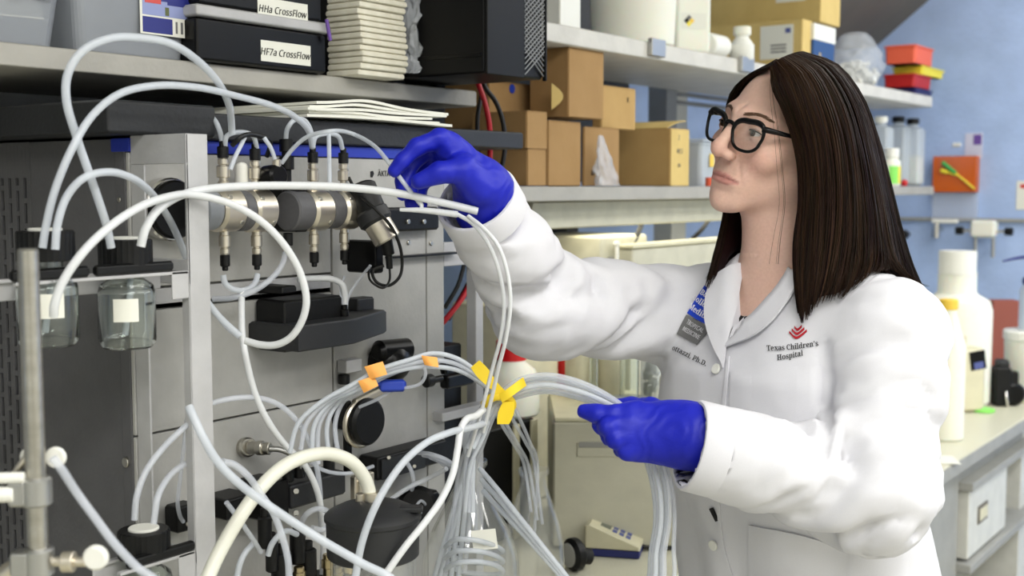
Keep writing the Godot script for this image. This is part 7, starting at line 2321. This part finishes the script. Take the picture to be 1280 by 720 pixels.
	on_coat_text("Texas Children's", 0.0112, 991, 434, Vector2(0.97, -0.1) * 700.0, Vector2(0.05, 0.97) * 880.0, 700.0, M.ink, coat)
	on_coat_text("Hospital", 0.0112, 988, 445, Vector2(0.97, -0.18) * 700.0, Vector2(0.05, 0.97) * 880.0, 700.0, M.ink, coat)
	for k in 3:
		var w := 11.0 - k * 3.2
		var y := 420.0 - k * 5.0
		obj("crest", on_coat_strip([[998 - w, y - w * 0.55], [998 - w * 0.2, y + 1.2], [998 + w, y - w * 0.7]], [[998 - w, y - w * 0.55 + 3.0], [998 - w * 0.2, y + 4.2], [998 + w, y - w * 0.7 + 3.0]], 12, 1, 0.0008, 0.0016), M.thread_red, coat)
	# trousers and shoes below the coat
	var hip := Vector3(neck_base.x, neck_base.y - 0.55, neck_base.z) - body_axes.z * 0.02
	var legs := []
	for k in [-1, 1]:
		var a = hip + body_axes.x * (0.085 * k)
		legs.append([a, a + Vector3(0, -0.42, 0), a + Vector3(0, -(a.y - 0.09), 0) - body_axes.z * 0.02])
	obj("trousers", Field.new().mesh(func(p):
		var d := 1e3
		for l in legs:
			d = smin(d, smin(cone(p, l[0], l[1], 0.085, 0.06), cone(p, l[1], l[2], 0.06, 0.05), 0.02), 0.01)
		return maxf(d, 0.07 - p.y), Vector3(hip.x - 0.25, 0.0, hip.z - 0.25), Vector3(hip.x + 0.25, hip.y + 0.1, hip.z + 0.25), 0.014), M.trouser_dark, root)
	for l in legs:
		var f: Vector3 = l[2]
		obj("shoe", Field.new().mesh(func(p):
			var d := smin(cone(p, Vector3(f.x, 0.045, f.z) - body_axes.z * 0.02, Vector3(f.x, 0.03, f.z) + body_axes.z * 0.15, 0.04, 0.032), cone(p, Vector3(f.x, 0.1, f.z), Vector3(f.x, 0.05, f.z), 0.042, 0.042), 0.03)
			return maxf(d, 0.001 - p.y), Vector3(f.x - 0.25, -0.01, f.z - 0.25), Vector3(f.x + 0.25, 0.16, f.z + 0.25), 0.01), M.black_plastic, root)
	# raised right glove: index arched over the tube, thumb below it
	var hr := hold("right_glove", root, spot(600, 262, 1.45))
	glove(hr, [[[610, 236, 1.44], [563, 186, 1.42], 0.026, 0.019], [[612, 240, 1.46], [560, 192, 1.45], 0.025, 0.018], [[612, 246, 1.475], [562, 202, 1.475], 0.022, 0.016], [[604, 238, 1.43], [578, 214, 1.405], 0.019, 0.016]],
		[[[[560, 182, 1.415], [549, 173, 1.405], [522, 184, 1.395], [504, 201, 1.392], [493, 213, 1.392]], [0.0135, 0.0118, 0.0104, 0.0094, 0.0082]],
		[[[556, 188, 1.445], [536, 184, 1.44], [514, 203, 1.432], [505, 226, 1.425], [504, 243, 1.418]], [0.0135, 0.012, 0.0108, 0.0096, 0.0084]],
		[[[556, 196, 1.47], [534, 196, 1.465], [518, 218, 1.455], [512, 240, 1.445], [514, 254, 1.435]], [0.013, 0.0114, 0.0102, 0.0092, 0.0082]],
		[[[560, 206, 1.49], [540, 212, 1.485], [528, 230, 1.475], [524, 246, 1.465], [527, 256, 1.455]], [0.0115, 0.0102, 0.0092, 0.0084, 0.0075]],
		[[[600, 236, 1.415], [578, 213, 1.398], [549, 216, 1.388], [524, 226, 1.388]], [0.018, 0.0155, 0.0128, 0.0098]]],
		[[[604, 236, 1.445], [607, 258, 1.468], [626, 300, 1.52]], [0.0305, 0.034, 0.036]])
	# lower left glove: index laid along the tubes, the other fingers curled under them
	var hl := hold("left_glove", root, spot(810, 545, 1.5))
	glove(hl, [[[846, 524, 1.442], [792, 519, 1.446], 0.021, 0.0165], [[848, 538, 1.438], [790, 533, 1.439], 0.024, 0.018], [[848, 552, 1.437], [792, 547, 1.437], 0.024, 0.018], [[846, 562, 1.440], [800, 560, 1.439], 0.018, 0.015]],
		[[[[794, 519, 1.446], [767, 519, 1.440], [746, 517, 1.443], [731, 514, 1.450]], [0.0145, 0.0128, 0.0112, 0.0088]],
		[[[790, 533, 1.438], [762, 534, 1.430], [752, 532, 1.453], [764, 528, 1.472], [778, 528, 1.480]], [0.0152, 0.0125, 0.011, 0.0096, 0.0085]],
		[[[792, 547, 1.437], [770, 548, 1.428], [762, 546, 1.450], [772, 541, 1.470], [786, 540, 1.478]], [0.0152, 0.0125, 0.0108, 0.0096, 0.0085]],
		[[[800, 560, 1.439], [784, 563, 1.430], [778, 561, 1.448], [786, 555, 1.465], [797, 552, 1.472]], [0.0132, 0.0115, 0.01, 0.009, 0.008]],
		[[[838, 522, 1.462], [812, 512, 1.485], [788, 508, 1.502], [768, 508, 1.508]], [0.017, 0.0145, 0.0122, 0.0095]]],
		[[[846, 541, 1.440], [872, 546, 1.433], [905, 556, 1.430]], [0.0295, 0.034, 0.036]])
